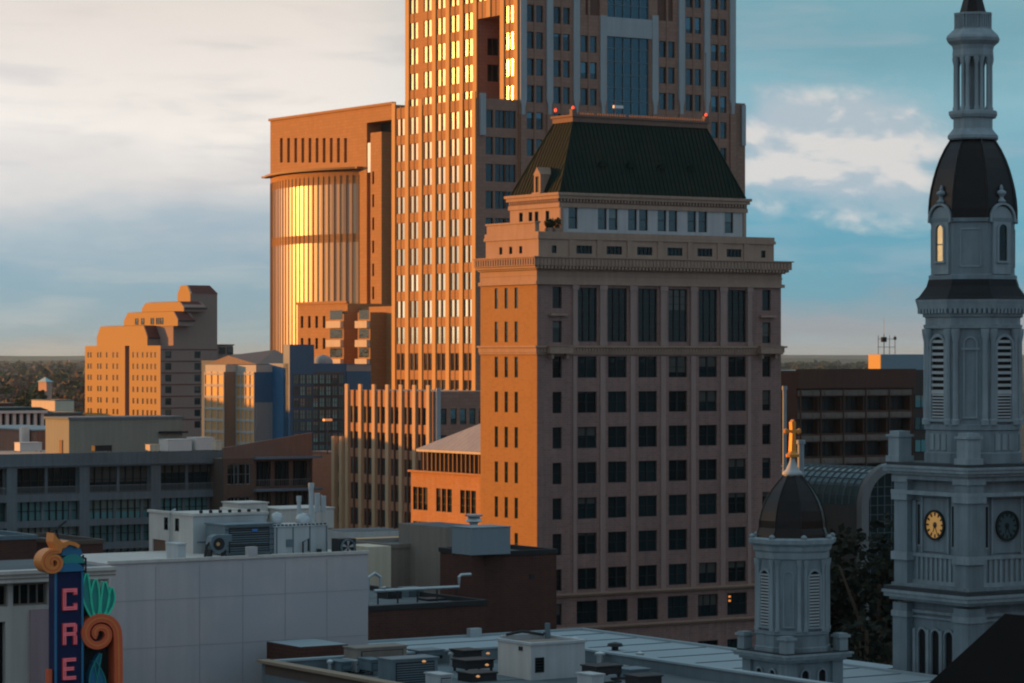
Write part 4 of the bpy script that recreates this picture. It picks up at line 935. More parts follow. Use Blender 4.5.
me = win_mesh(3.0, 2.4, 2, 1, M_fr, M_tg, .1)
for pa, pb in lev[:6]: win_front(t, me, W + (x2 - W) * .55, zz_(pb - 2), .48, 'end_window')
Q = Site(881.5, 605); t = Q.root('roof_plant_box', 'blue-grey plant box with its sunlit end coloured yellow, behind the dark office roof', 'plant room'); m = MB(); Lq = Q.ly(869.3)
m.box(0, Q.fx(940), 0, Lq, 0, Q.z(354.3), mat('slate_panel', (.17, .235, .27), .7, .06, .2, streak=.05)); m.build('wall', t, fix=False); m = MB(); m.box(-.25, -.01, .02, Lq, 20, Q.z(354.6), mat('sunlit_yellow', (.62, .40, .14), .7, .06, .2, streak=.05)); m.build('sunlit_end', t, fix=False)  # yellow sheet: sunlight on the end wall put into colour
t = Q.root('antenna_mast', 'lattice antenna frame with a small drum on top of the plant box', 'antenna'); za = Q.z(354.2)
yy = 1.2
def apx(p, y): return (Q.fx(p, yy), yy, Q.z(y, Q.fx(p, yy), yy))
m = MB()
for p in (878.3, 889.5, 895): m.tube([(Q.fx(p, yy), yy, za), apx(p, 335.5)], .07, M_mast, 6)
m.tube([apx(884, 335), apx(884, 318)], .04, M_mast, 5); m.tube([(Q.fx(884, yy), yy, za), apx(884, 334)], .09, M_mast, 6)
for y in (339, 347): m.tube([apx(877.5, y), apx(895.5, y)], .05, M_mast, 6)
m.build('frame', t)
m = MB(); q_ = apx(883.8, 341); m.lathe([(.6, q_[2] - .2), (.62, q_[2] + .8)], 12, M_fr, q_[0], q_[1]); m.build('drum', t)
m = MB(); q_ = apx(895, 339.8); m.lathe([(.3, q_[2]), (.32, q_[2] + .6)], 10, M_fr, q_[0], q_[1]); m.build('drum', t)
# rusty tree tops left of that building are street trees; glass vault with an arched end
P = Site(851, 455); t = P.root('glass_barrel_vault', 'teal glass barrel-vaulted arcade with a big grey arched end, behind the dark trees', 'arcade')
r = 5.6; xc = P.fx(893, 0); zb = P.z(505, xc, 0); Lv = P.ly(760, xc - r); M_vg = glass('vault_glass', (.045, .09, .10), .3, metal=.35, var=0, wav=.02); M_rib = mat('vault_rib', (.07, .10, .11), .6, .1, 1)
m = MB(); n = 20
for i in range(n):
    a0, a1 = pi * i / n, pi * (i + 1) / n
    m.poly([(xc + r * cos(a0), .6, zb + r * sin(a0)), (xc + r * cos(a1), .6, zb + r * sin(a1)), (xc + r * cos(a1), Lv, zb + r * sin(a1)), (xc + r * cos(a0), Lv, zb + r * sin(a0))], M_vg)
m.build('vault', t, fix=False)
m = MB()
for k in range(17):
    y = .6 + (Lv - .6) * k / 16; pts = [(xc + (r + .08) * cos(pi * i / 16), y, zb + (r + .08) * sin(pi * i / 16)) for i in range(17)]; m.tube(pts, .10, M_rib, 5)
for i in range(1, 12): a = pi * i / 12; m.tube([(xc + (r + .08) * cos(a), .6, zb + (r + .08) * sin(a)), (xc + (r + .08) * cos(a), Lv, zb + (r + .08) * sin(a))], .07, M_rib, 5)
m.build('rib', t)
m = MB(); o_, i_ = r + .9, r - .5; n = 28
for i in range(n):
    a0, a1 = pi * i / n, pi * (i + 1) / n
    q = [(o_ * cos(a0), o_ * sin(a0)), (o_ * cos(a1), o_ * sin(a1)), (i_ * cos(a1), i_ * sin(a1)), (i_ * cos(a0), i_ * sin(a0))]
    m.extr([(xc + x, zb + z) for x, z in q], -.4, .8, mat('arch_grey', (.15, .155, .155), .8, .15, .5))
m.box(xc - o_, xc - i_, -.4, .8, 0, zb, MATS['arch_grey']); m.box(xc + i_, xc + o_, -.4, .8, 0, zb, MATS['arch_grey']); m.build('arch', t, fix=False)
m = MB(); pts = [(xc + i_ * cos(pi * i / 24), zb + i_ * sin(pi * i / 24)) for i in range(25)]; m.extr(pts, .4, .5, M_gl); m.box(xc - i_, xc + i_, .4, .5, 0, zb, M_gl)
for k in range(-3, 4): m.box(xc + k * 1.4 - .06, xc + k * 1.4 + .06, .3, .39, 2, zb + sqrt(max(.1, i_ ** 2 - (k * 1.4) ** 2)), M_rib)
for k in range(-6, 3): m.box(xc - i_ * .88, xc + i_ * .88, .3, .38, zb + k * 1.4 - .05, zb + k * 1.4 + .05, M_rib)
m.build('arch_glazing', t, fix=False)
m = MB(); m.box(xc - r, xc + r, .7, Lv, 0, zb, mat('arcade_wall', (.07, .07, .065), .9, .2, .4)); m.build('wall', t, fix=False)
P = Site(783, 420)
for px, D, y0, y1, hw, lb in ((784.6, 380, 386, 480, .28, 'tall thin blue-grey steel post just right of the brick tower'), (800.8, 372, 440, 520, .45, 'shorter thicker blue-grey steel post beside the cross of the small turret')):
    q_ = Site(px, D); o_ = MB().lathe([(hw, 0), (hw * .9, q_.z(y0) - .5), (hw * 1.25, q_.z(y0) - .49), (hw * 1.2, q_.z(y0))], 12, mat('steel_blue', (.2, .26, .29), .6, .1, .5), 0, 0).build('steel_post', smooth=True); o_.location = (q_.x0, q_.y0, 0); tag(o_, lb, 'post')

# ------------------------------------------------------------------ cathedral: clock tower, small turret, nave roof
M_ct = mat('cathedral_stone', (.165, .215, .24), .82, .34, .5, streak=.5)
M_ctl = mat('cathedral_trim', (.22, .275, .30), .8, .32, .6, streak=.45)
M_dome = mat('dark_copper_dome', (.005, .005, .006), .34, .35, .35, metal=0, spec=.22, streak=.5, c2=(.014, .008, .006))
M_drf = mat('dark_slate_skirt', (.016, .019, .022), .6, .25, .6, seam=.6)
M_lou = mat('pale_louvre', (.36, .40, .41), .8, .1, 1)
M_cg = mat('black_void', (.01, .012, .014), .7, 0, 1, streak=0)
M_wr = glass('dormer_glow_glass', (.55, .40, .2), .12, metal=.6, var=0)  # left dormer only: the reflected glow is put into the glass colour
O8 = pi / 8
def arch_pts(a, z0, z1, w, n=10):       # arched outline, springing so the crown is at z1
    r = w / 2; return [(a - r, z0), (a + r, z0)] + [(a + r * cos(pi * i / n), z1 - r + r * sin(pi * i / n)) for i in range(n + 1)]
def faceP(k, ap):                       # facade space of one of the eight sides; k=0 street front, k=2 sunlit left side
    ang = -pi / 2 - k * pi / 4; nx, ny = cos(ang), sin(ang); tx, ty = -ny, nx
    return lambda a, z, o: ((ap + o) * nx + a * tx, (ap + o) * ny + a * ty, z)
def fextr(m, P, pts, o0, o1, mt):
    n = len(pts); o = len(m.v); m.v += [P(a, z, o0) for a, z in pts] + [P(a, z, o1) for a, z in pts]; k = m.mi(mt)
    for i in range(n): j = (i + 1) % n; m.f.append((o + i, o + j, o + n + j, o + n + i)); m.m.append(k)
    m.f.append(tuple(o + i for i in reversed(range(n)))); m.m.append(k); m.f.append(tuple(o + n + i for i in range(n))); m.m.append(k)
def farch(m, P, a, z0, z1, w, fw, o0, o1, mt, n=12, base=True):   # arched surround
    r = w / 2; zc_ = z1 - r
    for i in range(n):
        a0, a1 = pi * i / n, pi * (i + 1) / n
        fextr(m, P, [(a + r * cos(a0), zc_ + r * sin(a0)), (a + (r + fw) * cos(a0), zc_ + (r + fw) * sin(a0)), (a + (r + fw) * cos(a1), zc_ + (r + fw) * sin(a1)), (a + r * cos(a1), zc_ + r * sin(a1))], o0, o1, mt)
    for s_ in (-1, 1): m.pbox(P, *sorted((a + s_ * r, a + s_ * (r + fw))), z0, zc_, o0, o1, mt)
    if base: m.pbox(P, a - r - fw * 1.4, a + r + fw * 1.4, z0 - fw, z0, o0, o1 + .08, mt)
def moulding(m, lst, n, mt, rot=O8): m.lathe(lst, n, mt, 0, 0, rot, sq=True)

P = Site(973, 300); T = P.root('clock_tower', 'tall grey cathedral tower with a clock on each side and dark dome', 'clock tower')
z = lambda py: P.z(py)
k_ = 1 / 1.08                      # silhouette half width -> apothem
# square shaft
s0, s1 = 4.75, 5.65
m = MB(); m.box(-s0, s0, -s0, s0, 0, z(476), M_ct); m.build('shaft', T, fix=False)
for sx_, sy_ in ((-1, -1), (1, -1), (-1, 1), (1, 1)):
    m = MB()
    def sqb(a0, a1, z0, z1, mt=M_ct):
        xs = sorted((sx_ * a0, sx_ * a1)); ys = sorted((sy_ * a0, sy_ * a1)); m.box(xs[0], xs[1], ys[0], ys[1], z0, z1, mt)
    sqb(3.5, s1, 0, z(603)); sqb(3.55, s1 - .1, z(583), z(476))
    for za, zb, e in ((500, 494, .12), (560, 552, .14), (617, 611, .12)): sqb(3.5 - e, s1 + e, z(za), z(zb), M_ctl)
    sqb(3.42, s1 + .08, z(482), z(476.5), M_ctl)
    # engaged half piers beside the corner
    for ax_ in (0, 1):
        a0, a1 = 2.85, 3.35
        if ax_ == 0: xs = sorted((sx_ * a0, sx_ * a1)); ys = sorted((sy_ * 4.6, sy_ * 5.05)); m.box(*xs, *ys, z(552), z(500), M_ct)
        else: ys = sorted((sy_ * a0, sy_ * a1)); xs = sorted((sx_ * 4.6, sx_ * 5.05)); m.box(*xs, *ys, z(552), z(500), M_ct)
    m.build('corner_pier', T, fix=False)
    # stepped pedestal with a low cap on the big cornice
    m = MB(); c = 5.15; x, y = sx_ * c, sy_ * c
    for h, za, zb in ((1.0, 462, 456), (.82, 456, 437), (1.0, 437, 434.5), (.72, 434.5, 431)): m.box(x - h, x + h, y - h, y + h, z(za) + .002, z(zb), M_ctl)
    m.build('pedestal', T, fix=False)
def sqcor(name, lst):
    m = MB()
    for s_, za, zb, mt in lst: m.box(-s_, s_, -s_, s_, z(za) + .002, z(zb), mt)
    return m.build(name, T, fix=False)
sqcor('main_cornice', [(5.8, 494, 490, M_ctl), (5.7, 479, 474, M_ct), (6.0, 474, 471, M_ctl), (6.35, 471, 467.5, M_ctl), (6.5, 467.5, 465, M_ctl), (6.1, 465, 462, mat('lead_grey', (.045, .055, .06), .7, .2, .6))])
sqcor('string_cornice', [(5.9, 600, 597, M_ctl), (6.3, 597, 593, M_ctl), (6.45, 593, 590, M_ctl), (6.3, 590, 586, MATS['lead_grey']), (5.75, 586, 583, M_ct)])
sqcor('panel_band', [(5.0, 556, 552.5, M_ctl), (4.9, 583, 579, M_ctl)])
M_dial = mat('dial_glow_lit', (.62, .36, .12), .5, .1, .8, streak=0, emit=((1, .46, .10), .12)); M_dial2 = mat('dial_unlit', (.05, .085, .095), .4, .1, .8, streak=0)  # left dial's light put into its colour plus a faint glow, others dark
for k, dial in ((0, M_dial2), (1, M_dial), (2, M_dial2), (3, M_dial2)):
    Pf = faceP(k * 2, s0); m = MB()
    for a in (-2.55, 2.55): m = MB(); m.pbox(Pf, a - .26, a + .26, z(546), z(502), .004, .12, M_ctl); m.pbox(Pf, a - .16, a + .16, z(544), z(504), .121, .14, M_cg); m.build('slit_window', T, fix=False)
    m = MB(); m.pbox(Pf, -1.95, 1.95, z(550), z(497), .003, .16, M_ct)
    for s_ in (-1, 1): m.pbox(Pf, s_ * 1.95 - .1, s_ * 1.95 + .1, z(551), z(496), .004, .28, M_ctl)
    m.pbox(Pf, -2.1, 2.1, z(496), z(494.2), .004, .3, M_ctl); m.build('clock_panel', T, fix=False)
    cz = z(523.5); rr_ = 1.3; m = MB(); N = 32
    ring = [(cos(2 * pi * i / N), sin(2 * pi * i / N)) for i in range(N)]
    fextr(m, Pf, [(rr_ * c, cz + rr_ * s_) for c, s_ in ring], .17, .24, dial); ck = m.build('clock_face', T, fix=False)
    m = MB()
    for i in range(N):
        (c0, s0_), (c1, s1_) = ring[i], ring[(i + 1) % N]; r2 = rr_ + .2
        fextr(m, Pf, [(rr_ * c0, cz + rr_ * s0_), (r2 * c0, cz + r2 * s0_), (r2 * c1, cz + r2 * s1_), (rr_ * c1, cz + rr_ * s1_)], .17, .42, M_fr)
    link('rim', m.build('rim', mesh_only=True, fix=False), ck)
    for i in range(12):
        m = MB(); a = 2 * pi * i / 12; c, s_ = sin(a), cos(a); w = .11
        fextr(m, Pf, [(c * .9 - s_ * w * .7, cz + s_ * .9 + c * w * .7), (c * .9 + s_ * w * .7, cz + s_ * .9 - c * w * .7), (c * 1.24 + s_ * w, cz + s_ * 1.24 - c * w), (c * 1.24 - s_ * w, cz + s_ * 1.24 + c * w)], .242, .27, M_fr); link('numeral', m.build('numeral', mesh_only=True, fix=False), ck)
    m = MB(); fextr(m, Pf, [(.3 * c, cz + .3 * s_) for c, s_ in ring[::2]], .242, .26, mat('dial_centre', (.10, .06, .03), .6, .1, 1) if k == 1 else M_fr)
    link('dial_boss', m.build('dial_boss', mesh_only=True, fix=False), ck)
    for a, l_, w in ((R(200), .8, .07), (R(158), 1.15, .05)):
        m = MB(); c, s_ = sin(a), cos(a)
        fextr(m, Pf, [(-s_ * w, cz + c * w), (s_ * w, cz - c * w), (c * l_ + s_ * w * .3, cz + s_ * l_ - c * w * .3), (c * l_ - s_ * w * .3, cz + s_ * l_ + c * w * .3)], .275, .30, M_fr); link('clock_hand', m.build('clock_hand', mesh_only=True, fix=False), ck)
    # blind balustrade under the clock, arcade further down
    for i in range(9):
        a = -2.8 + 5.6 * i / 8; m = MB(); m.pbox(Pf, a - .16, a + .16, z(579), z(556), .003, .15, M_ctl); m.build('blind_baluster', T, fix=False)
    for a in (-2.0, 0, 2.0):
        m = MB(); fextr(m, Pf, arch_pts(a, z(700), z(628), 1.15), .004, .03, M_cg); farch(m, Pf, a, z(700), z(628), 1.15, .22, .004, .25, M_ctl, base=False); m.build('arched_niche', T, fix=False)
    m = MB()
    for a in (-3, -1, 1, 3): m.pbox(Pf, a - .2, a + .2, z(720), z(628), .003, .42, M_ctl)
    m.build('colonnette', T, fix=False)
    m = MB(); m.pbox(Pf, -3.4, 3.4, z(612), z(609), .003, .3, M_ctl); m.pbox(Pf, -3.4, 3.4, z(617), z(615), .003, .2, M_ctl); m.build('string_course', T, fix=False)
# octagonal belfry stage
ap = 4.5
m = MB(); moulding(m, [(ap + .2, z(462)), (ap + .2, z(452)), (ap + .05, z(451)), (ap + .05, z(430)), (ap + .2, z(429)), (ap + .2, z(424)), (ap - .1, z(423)), (ap - .1, z(327))], 8, M_ct); m.build('belfry', T, fix=False)
for i in range(8):
    a = O8 + i * pi / 4
    for da in (-.085, .085):
        m = MB(); cx_, cy_ = (ap / cos(O8) - .12) * cos(a + da), (ap / cos(O8) - .12) * sin(a + da)
        m.lathe([(.42, z(424)), (.42, z(419)), (.30, z(418)), (.27, z(342)), (.42, z(335)), (.46, z(331)), (.46, z(329))], 12, M_ctl, cx_, cy_); m.build('belfry_column', T, smooth=True)
for k in range(8):
    Pf = faceP(k, ap - .1)
    if k % 2 == 0:
        m = MB(); fextr(m, Pf, arch_pts(0, z(418), z(337), 1.9), .003, .03, M_cg); lo = m.build('louvre_opening', T, fix=False)
        m = MB(); n = 25
        for i in range(n):
            zz0 = z(417) + (z(340) - z(417)) * i / n; w = .92 if zz0 < z(337) - 1.1 else sqrt(max(.02, .92 ** 2 - (zz0 - (z(337) - .95)) ** 2))
            step = 2 if i > 7 else 1
            if i > 7 and i % 2: continue
            m.v += []; o = len(m.v); hgt = .28 if i > 7 else .15
            m.pbox(Pf, -w, w, zz0, zz0 + hgt, .04, .22, M_lou)
        m.pbox(Pf, -.93, .93, z(393.5), z(390.5), .04, .26, M_lou)
        link('louvre', m.build('louvre', mesh_only=True, fix=False), lo)
        m = MB(); farch(m, Pf, 0, z(418), z(337), 1.9, .3, .003, .3, M_ctl); link('surround', m.build('surround', mesh_only=True, fix=False), lo)
        for s_ in (-1, 1):
            m = MB(); m.pbox(Pf, s_ * 1.35 - .13, s_ * 1.35 + .13, z(349), z(346), .004, .42, M_ctl); link('impost', m.build('impost', mesh_only=True, fix=False), lo)
    else:
        m = MB(); farch(m, Pf, 0, z(416), z(338), 1.1, .15, .003, .14, M_ctl); m.pbox(Pf, -.9, .9, z(350), z(348), .004, .2, M_ctl); m.build('blind_arch', T, fix=False)
    for a in (-.9, 0, .9):
        m = MB(); m.pbox(faceP(k, ap + .05), a - .3, a + .3, z(449), z(433), .003, .1, M_ctl); m.build('base_panel', T, fix=False)
m = MB(); moulding(m, [(ap + .05, z(329)), (ap + .25, z(328.5)), (ap + .3, z(325)), (ap + .1, z(324.5)), (ap + .1, z(318)), (ap + .35, z(317)), (ap + .35, z(314)), (ap + .85, z(309)), (ap + .95, z(304.5)), (5.55, z(301.5)), (5.55, z(300))], 8, M_ctl)
for k in range(8):
    Pf = faceP(k, ap + .35)
    for i in range(9): a = -1.9 + 3.8 * i / 8; m.pbox(Pf, a - .12, a + .12, z(313.8), z(309), .003, .5, M_ctl)
m.build('belfry_cornice', T, fix=False)
m = MB(); moulding(m, [(5.6, z(300) + .003), (5.2, z(297)), (4.5, z(287)), (4.3, z(280))], 8, M_drf); m.build('skirt_roof', T, fix=False)
m = MB(); moulding(m, [(4.28, z(281)), (4.28, z(276)), (4.05, z(275)), (4.05, z(224)), (4.3, z(223)), (4.35, z(219.5))], 8, M_ct)
m.build('drum', T, fix=False)
for k in range(8):
    Pf = faceP(k, 4.05)
    if k % 2 == 0:
        m = MB(); r2 = 1.45
        m.pbox(Pf, -1.15, 1.15, z(275), z(224), .003, .25, M_ctl)
        fextr(m, Pf, [(-r2, z(224)), (r2, z(224))] + [(r2 * cos(pi * i / 14), z(224) + r2 * sin(pi * i / 14) * 1.1) for i in range(15)], -.9, .22, M_ctl)
        farch(m, Pf, 0, z(223.5), z(224) + r2 * 1.1 + .15, 2 * r2, .22, -.9, .45, M_ctl, base=False)
        d_ = m.build('dormer', T, fix=False)
        m = MB(); fextr(m, Pf, arch_pts(0, z(262), z(226), 1.05), .252, .27, M_wr if k == 2 else M_gl); m.pbox(Pf, -.52, .52, z(246), z(245), .271, .3, M_fr); link('window', m.build('window', mesh_only=True, fix=False), d_)
        m = MB(); farch(m, Pf, 0, z(262), z(226), 1.05, .2, .252, .42, M_ctl); link('surround', m.build('surround', mesh_only=True, fix=False), d_)
        q = Pf(0, 0, .1); m = MB(); zf = z(224) + r2 * 1.1 + .25
        m.lathe([(.3, zf), (.5, zf + .25), (.25, zf + .5), (.22, zf + .7), (.5, zf + 1.0), (.48, zf + 1.2), (.15, zf + 1.4), (.2, zf + 1.55), (.06, zf + 1.9)], 12, M_ctl, q[0], q[1]); f_ = m.build('finial', mesh_only=True, smooth=True); link('finial', f_, d_)
    else:
        m = MB(); w = 1.05
        for a0, a1, b0, b1 in ((-w, w, 268, 266.5), (-w, w, 231, 229.5), (-w, -w + .12, 268, 229.5), (w - .12, w, 268, 229.5)): m.pbox(Pf, a0, a1, z(b0), z(b1), .003, .08, M_ctl)
        m.build('drum_panel', T, fix=False)
dp = [(222, 45.5), (210, 45.6), (200, 44.8), (190, 43.2), (180, 40.8), (170, 37.8), (160, 34), (150, 29), (143, 24.5), (140, 22.5)]
m = MB(); m.lathe([(4.25, z(219.4))] + [(h * .1 * k_, z(y)) for y, h in dp], 8, M_dome, 0, 0, O8, sq=True)
for i in range(8):
    a = O8 + i * pi / 4; m.tube([((h * .1 * k_) / cos(O8) * cos(a), (h * .1 * k_) / cos(O8) * sin(a), z(y)) for y, h in dp], .13, M_dome, 6)
m.build('dome', T, fix=False)
m = MB(); moulding(m, [(2.3, z(140.5)), (2.45, z(139)), (2.45, z(136)), (2.2, z(133)), (1.9, z(129)), (1.9, z(119)), (2.2, z(118)), (2.35, z(115)), (2.35, z(112)), (2.0, z(111))], 8, M_ctl); m.build('lantern_base', T, fix=False)
for i in range(8):
    a = O8 + i * pi / 4; rr_ = 1.78
    for da in (-.14, .14):
        m = MB(); m.lathe([(.27, z(111)), (.27, z(108)), (.20, z(107)), (.18, z(66)), (.28, z(62)), (.32, z(59)), (.32, z(58))], 10, M_ctl, rr_ * cos(a + da), rr_ * sin(a + da)); m.build('lantern_column', T, smooth=True)
m = MB(); m.lathe([(.35, z(111)), (.35, z(58))], 8, M_ct, 0, 0); m.build('lantern_core', T)
m = MB(); moulding(m, [(1.95, z(58)), (2.0, z(56)), (1.95, z(50)), (2.05, z(46)), (2.5, z(42)), (2.6, z(39)), (2.5, z(36.5)), (2.0, z(31.5)), (1.85, z(30))], 8, M_ctl)
m.build('lantern_cornice', T, fix=False)
m = MB(); moulding(m, [(1.82, z(30)), (1.85, z(28.5)), (1.5, z(28.4)), (1.45, z(15.8)), (1.82, z(15.7)), (1.85, z(13.5)), (1.3, z(13.4))], 8, M_ctl)
for k in range(8):
    Pf = faceP(k, 1.7)
    for i in range(5): a = -.56 + 1.12 * i / 4; m.pbox(Pf, a - .06, a + .06, z(28.4), z(15.8), .0, .12, M_ctl)
m.build('balustrade', T, fix=False)
m = MB(); moulding(m, [(1.32, z(14)), (.95, z(0)), (.45, z(-40)), (.12, z(-75))], 8, M_dome); m.build('spire', T, fix=False)

# ---- small bell turret with the golden cross
P = Site(792.5, 283); T = P.root('bell_turret', 'small grey louvred turret with dark dome and golden cross, before the brick tower', 'turret')
z = lambda py: P.z(py); u = 283 / 3000; 
m = MB(); s_ = 3.45; m.box(-s_ + .4, s_ - .4, -s_ + .4, s_ - .4, 0, z(658), M_ct)
for sx_ in (-1, 1):
    for sy_ in (-1, 1): x, y = sx_ * 2.75, sy_ * 2.75; m.box(x - .62, x + .62, y - .62, y + .62, 0, z(658.5), M_ct)
m.build('shaft', T, fix=False)
for k in range(4):
    Pf = faceP(k * 2, s_ - .4)
    for a in (-1.0, 1.0):
        m = MB(); fextr(m, Pf, arch_pts(a, z(700), z(667), .85), .004, .03, M_cg); farch(m, Pf, a, z(700), z(667), .85, .16, .004, .2, M_ctl, base=False); m.build('arched_opening', T, fix=False)
m = MB()
for h, a, b_, mt in ((3.6, 658.5, 655.5, M_ctl), (3.95, 655.5, 652.5, M_ctl), (4.1, 652.5, 650.5, M_ctl), (3.75, 650.5, 649, MATS['lead_grey'])): m.box(-h, h, -h, h, z(a) + .002, z(b_), mt)
m.build('main_cornice', T, fix=False)
for sx_ in (-1, 1):
    for sy_ in (-1, 1):
        x, y = sx_ * 3.2, sy_ * 3.2; m = MB(); m.box(x - .5, x + .5, y - .5, y + .5, z(649) + .002, z(636), M_ctl); m.box(x - .68, x + .68, y - .68, y + .68, z(636) + .002, z(633.5), M_ctl); m.box(x - .5, x + .5, y - .5, y + .5, z(633.4), z(632), M_ctl); m.build('pedestal', T, fix=False)
ap = 3.22
m = MB(); moulding(m, [(ap + .2, z(649)), (ap + .2, z(645)), (ap + .08, z(644)), (ap + .08, z(633)), (ap + .2, z(632)), (ap + .18, z(629)), (ap - .05, z(628)), (ap - .05, z(558))], 8, M_ct); m.build('belfry', T, fix=False)
for i in range(8):
    a = O8 + i * pi / 4
    for da in (-.09, .09):
        m = MB(); rr_ = ap / cos(O8) - .08; m.lathe([(.26, z(629)), (.26, z(626)), (.19, z(625)), (.17, z(566)), (.27, z(561)), (.3, z(558))], 10, M_ctl, rr_ * cos(a + da), rr_ * sin(a + da)); m.build('belfry_column', T, smooth=True)
for k in range(8):
    Pf = faceP(k, ap - .05)
    if k % 2 == 0:
        m = MB(); fextr(m, Pf, arch_pts(0, z(624), z(569), 1.25), .003, .03, M_cg); lo = m.build('louvre_opening', T, fix=False)
        m = MB(); n = 17
        for i in range(n):
            zz0 = z(623) + (z(571) - z(623)) * i / n; zs = z(569) - .62; w = .6 if zz0 < zs else sqrt(max(.02, .36 - (zz0 - zs) ** 2)); m.pbox(Pf, -w, w, zz0, zz0 + .16, .04, .17, M_lou)
        link('louvre', m.build('louvre', mesh_only=True, fix=False), lo); m = MB(); farch(m, Pf, 0, z(624), z(569), 1.25, .2, .003, .2, M_ctl); link('surround', m.build('surround', mesh_only=True, fix=False), lo)
    else: m = MB(); farch(m, Pf, 0, z(624), z(570), .8, .11, .003, .1, M_ctl); m.build('blind_arch', T, fix=False)
m = MB(); moulding(m, [(ap, z(558)), (ap + .1, z(557)), (ap + .12, z(551)), (ap + .3, z(549)), (ap + .35, z(545)), (ap + .7, z(542)), (ap + .75, z(538)), (ap + .3, z(536.5))], 8, M_ctl); m.build('belfry_cornice', T, fix=False)
for i in range(8):
    a = O8 + i * pi / 4; m = MB(); m.lathe([(.22, z(538)), (.3, z(535)), (.12, z(533))], 8, M_ctl, 3.9 * cos(a), 3.9 * sin(a)); m.build('cornice_stud', T, smooth=True)
dp = [(537, 37.5), (533, 36.5), (527, 34.3), (520, 33.8), (510, 31.5), (500, 27.5), (490, 21.5), (483, 16), (477, 10.5), (474, 8)]
m = MB(); m.lathe([(h * u * k_, z(y)) for y, h in dp], 8, M_dome, 0, 0, O8, sq=True)
for i in range(8):
    a = O8 + i * pi / 4; m.tube([((h * u * k_) / cos(O8) * cos(a), (h * u * k_) / cos(O8) * sin(a), z(y)) for y, h in dp[1:]], .08, M_dome, 6)
m.build('dome', T, fix=False)
m = MB(); m.lathe([(h * u, z(y)) for y, h in ((476, 9), (474, 10.5), (472, 10), (470, 7), (466, 5), (462, 3.2), (457, 2.4))], 16, M_lou); m.build('finial', T, smooth=True)
M_au = mat('gold_leaf', (.62, .26, .045), .55, .1, 1, metal=.2, streak=0)
m = MB(); cz = z(440); a_ = .30
m.lathe([(.62, z(457)), (.66, z(454.5)), (.42, z(453)), (.34, z(451))], 12, M_au)
m.extr([(-.30, z(451.5)), (.30, z(451.5)), (.2, z(432.5)), (.75, z(432.8)), (.75, z(429.6)), (.2, z(429.8)), (.24, z(422.3)), (0, z(419.6)), (-.24, z(422.3)), (-.2, z(429.8)), (-.75, z(429.6)), (-.75, z(432.8)), (-.2, z(432.5))], -.22, .22, M_au)
for x_, z_ in ((-.78, 431.2), (.78, 431.2)): m.lathe([(.05, z(z_) - .28), (.2, z(z_) - .15), (.2, z(z_) + .15), (.05, z(z_) + .28)], 8, M_au, x_, 0)
m.build('cross', T, fix=False)

# ---- the dark gable of the nave in the corner
P = Site(1005, 262); T = P.root('nave_roof', 'almost black steep gable roof rising in the lower right corner', 'church')
zr = P.z(613.5); zb = P.z(760); M_nv = mat('black_slate', (.005, .0045, .0045), .85, .2, 1, spec=.05, seam=.5); hw = 10.5
m = MB(); Lg = 30
# gable faces the street front; the ridge runs back into the block and the left slope shows
m.extr([(-20, zb - 3), (-20, zb), (0, zr), (20, zb), (20, zb - 3)], 0, -24, M_nv, axis='y'); m.build('roof', T, fix=False)
m = MB(); m.box(-18, 18, -23.5, -.5, 0, zb - 3.01, M_ct); m.build('wall', T, fix=False)

# the cathedral's true distance and size: its meshes are brought to scale here, feet on the ground
CS = 2 / 3
for root in [o for o in col.objects if o.name in ('clock_tower', 'bell_turret', 'nave_roof')]:
    root.location.x *= CS; root.location.y *= CS; done = set()
    def fixz(o):
        if o.type == 'MESH' and o.data.name not in done:
            done.add(o.data.name)
            for v in o.data.vertices: v.co = (v.co.x * CS, v.co.y * CS, 0.0 if v.co.z < .5 else v.co.z * CS + CAMZ * (1 - CS))
        for c in o.children: fixz(c)
    fixz(root)

# ------------------------------------------------------------------ roofs and rooftop plant in the middle distance
M_ww = mat('white_wall', (.47, .44, .44), .85, .13, .10, streak=.22, c2=(.39, .40, .42), detail=7)
M_wc = mat('cream_wall', (.50, .48, .44), .85, .12, .5, streak=.3)
M_mt = mat('teal_sheet_metal', (.10, .15, .175), .6, .15, .6, streak=.3)
M_ma = mat('pale_sheet_metal', (.38, .42, .43), .6, .15, .6, streak=.3)
M_dkm = mat('black_metal', (.03, .033, .035), .6, .2, 1, streak=0)
M_galv = mat('galvanised', (.40, .44, .45), .4, .15, 1.5, metal=.55, streak=0)
M_tan = mat('tan_render', (.23, .195, .165), .9, .15, .4, streak=.3)
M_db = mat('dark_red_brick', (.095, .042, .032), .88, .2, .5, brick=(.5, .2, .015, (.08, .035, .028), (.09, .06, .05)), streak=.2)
M_deck = mat('grey_roof_deck', (.08, .10, .11), .92, .3, .35, streak=0, c2=(.12, .145, .155))
M_pale_r = mat('pale_roof_membrane', (.26, .33, .355), .85, .15, .3, streak=0, c2=(.27, .33, .36))
M_cop = mat('tan_coping', (.26, .19, .13), .8, .2, .5, streak=0)

def slab(px0, D, px1, py, name, label, cat, m, depth=12, leftpx=None, cop=None, top=None, zb=0, group=None):
    s = Site(px0, D); t = s.root(name, label, cat, group); w = s.fx(px1); l = s.ly(leftpx) if leftpx is not None else depth; zt = s.z(py)
    mb = MB(); mb.box(0, w, 0, l, zb, zt, m, top=top or M_deck); mb.build('wall', t, fix=False)
    if cop:
        mb = MB()
        for a in ((-.1, w + .1, -.1, .22), (-.1, w + .1, l - .22, l + .1), (-.1, .22, .221, l - .221), (w - .22, w + .1, .221, l - .221)): mb.box(*a, zt + .003, zt + .38, cop)
        mb.build('parapet', t, fix=False)
    return s, t, w, l, zt
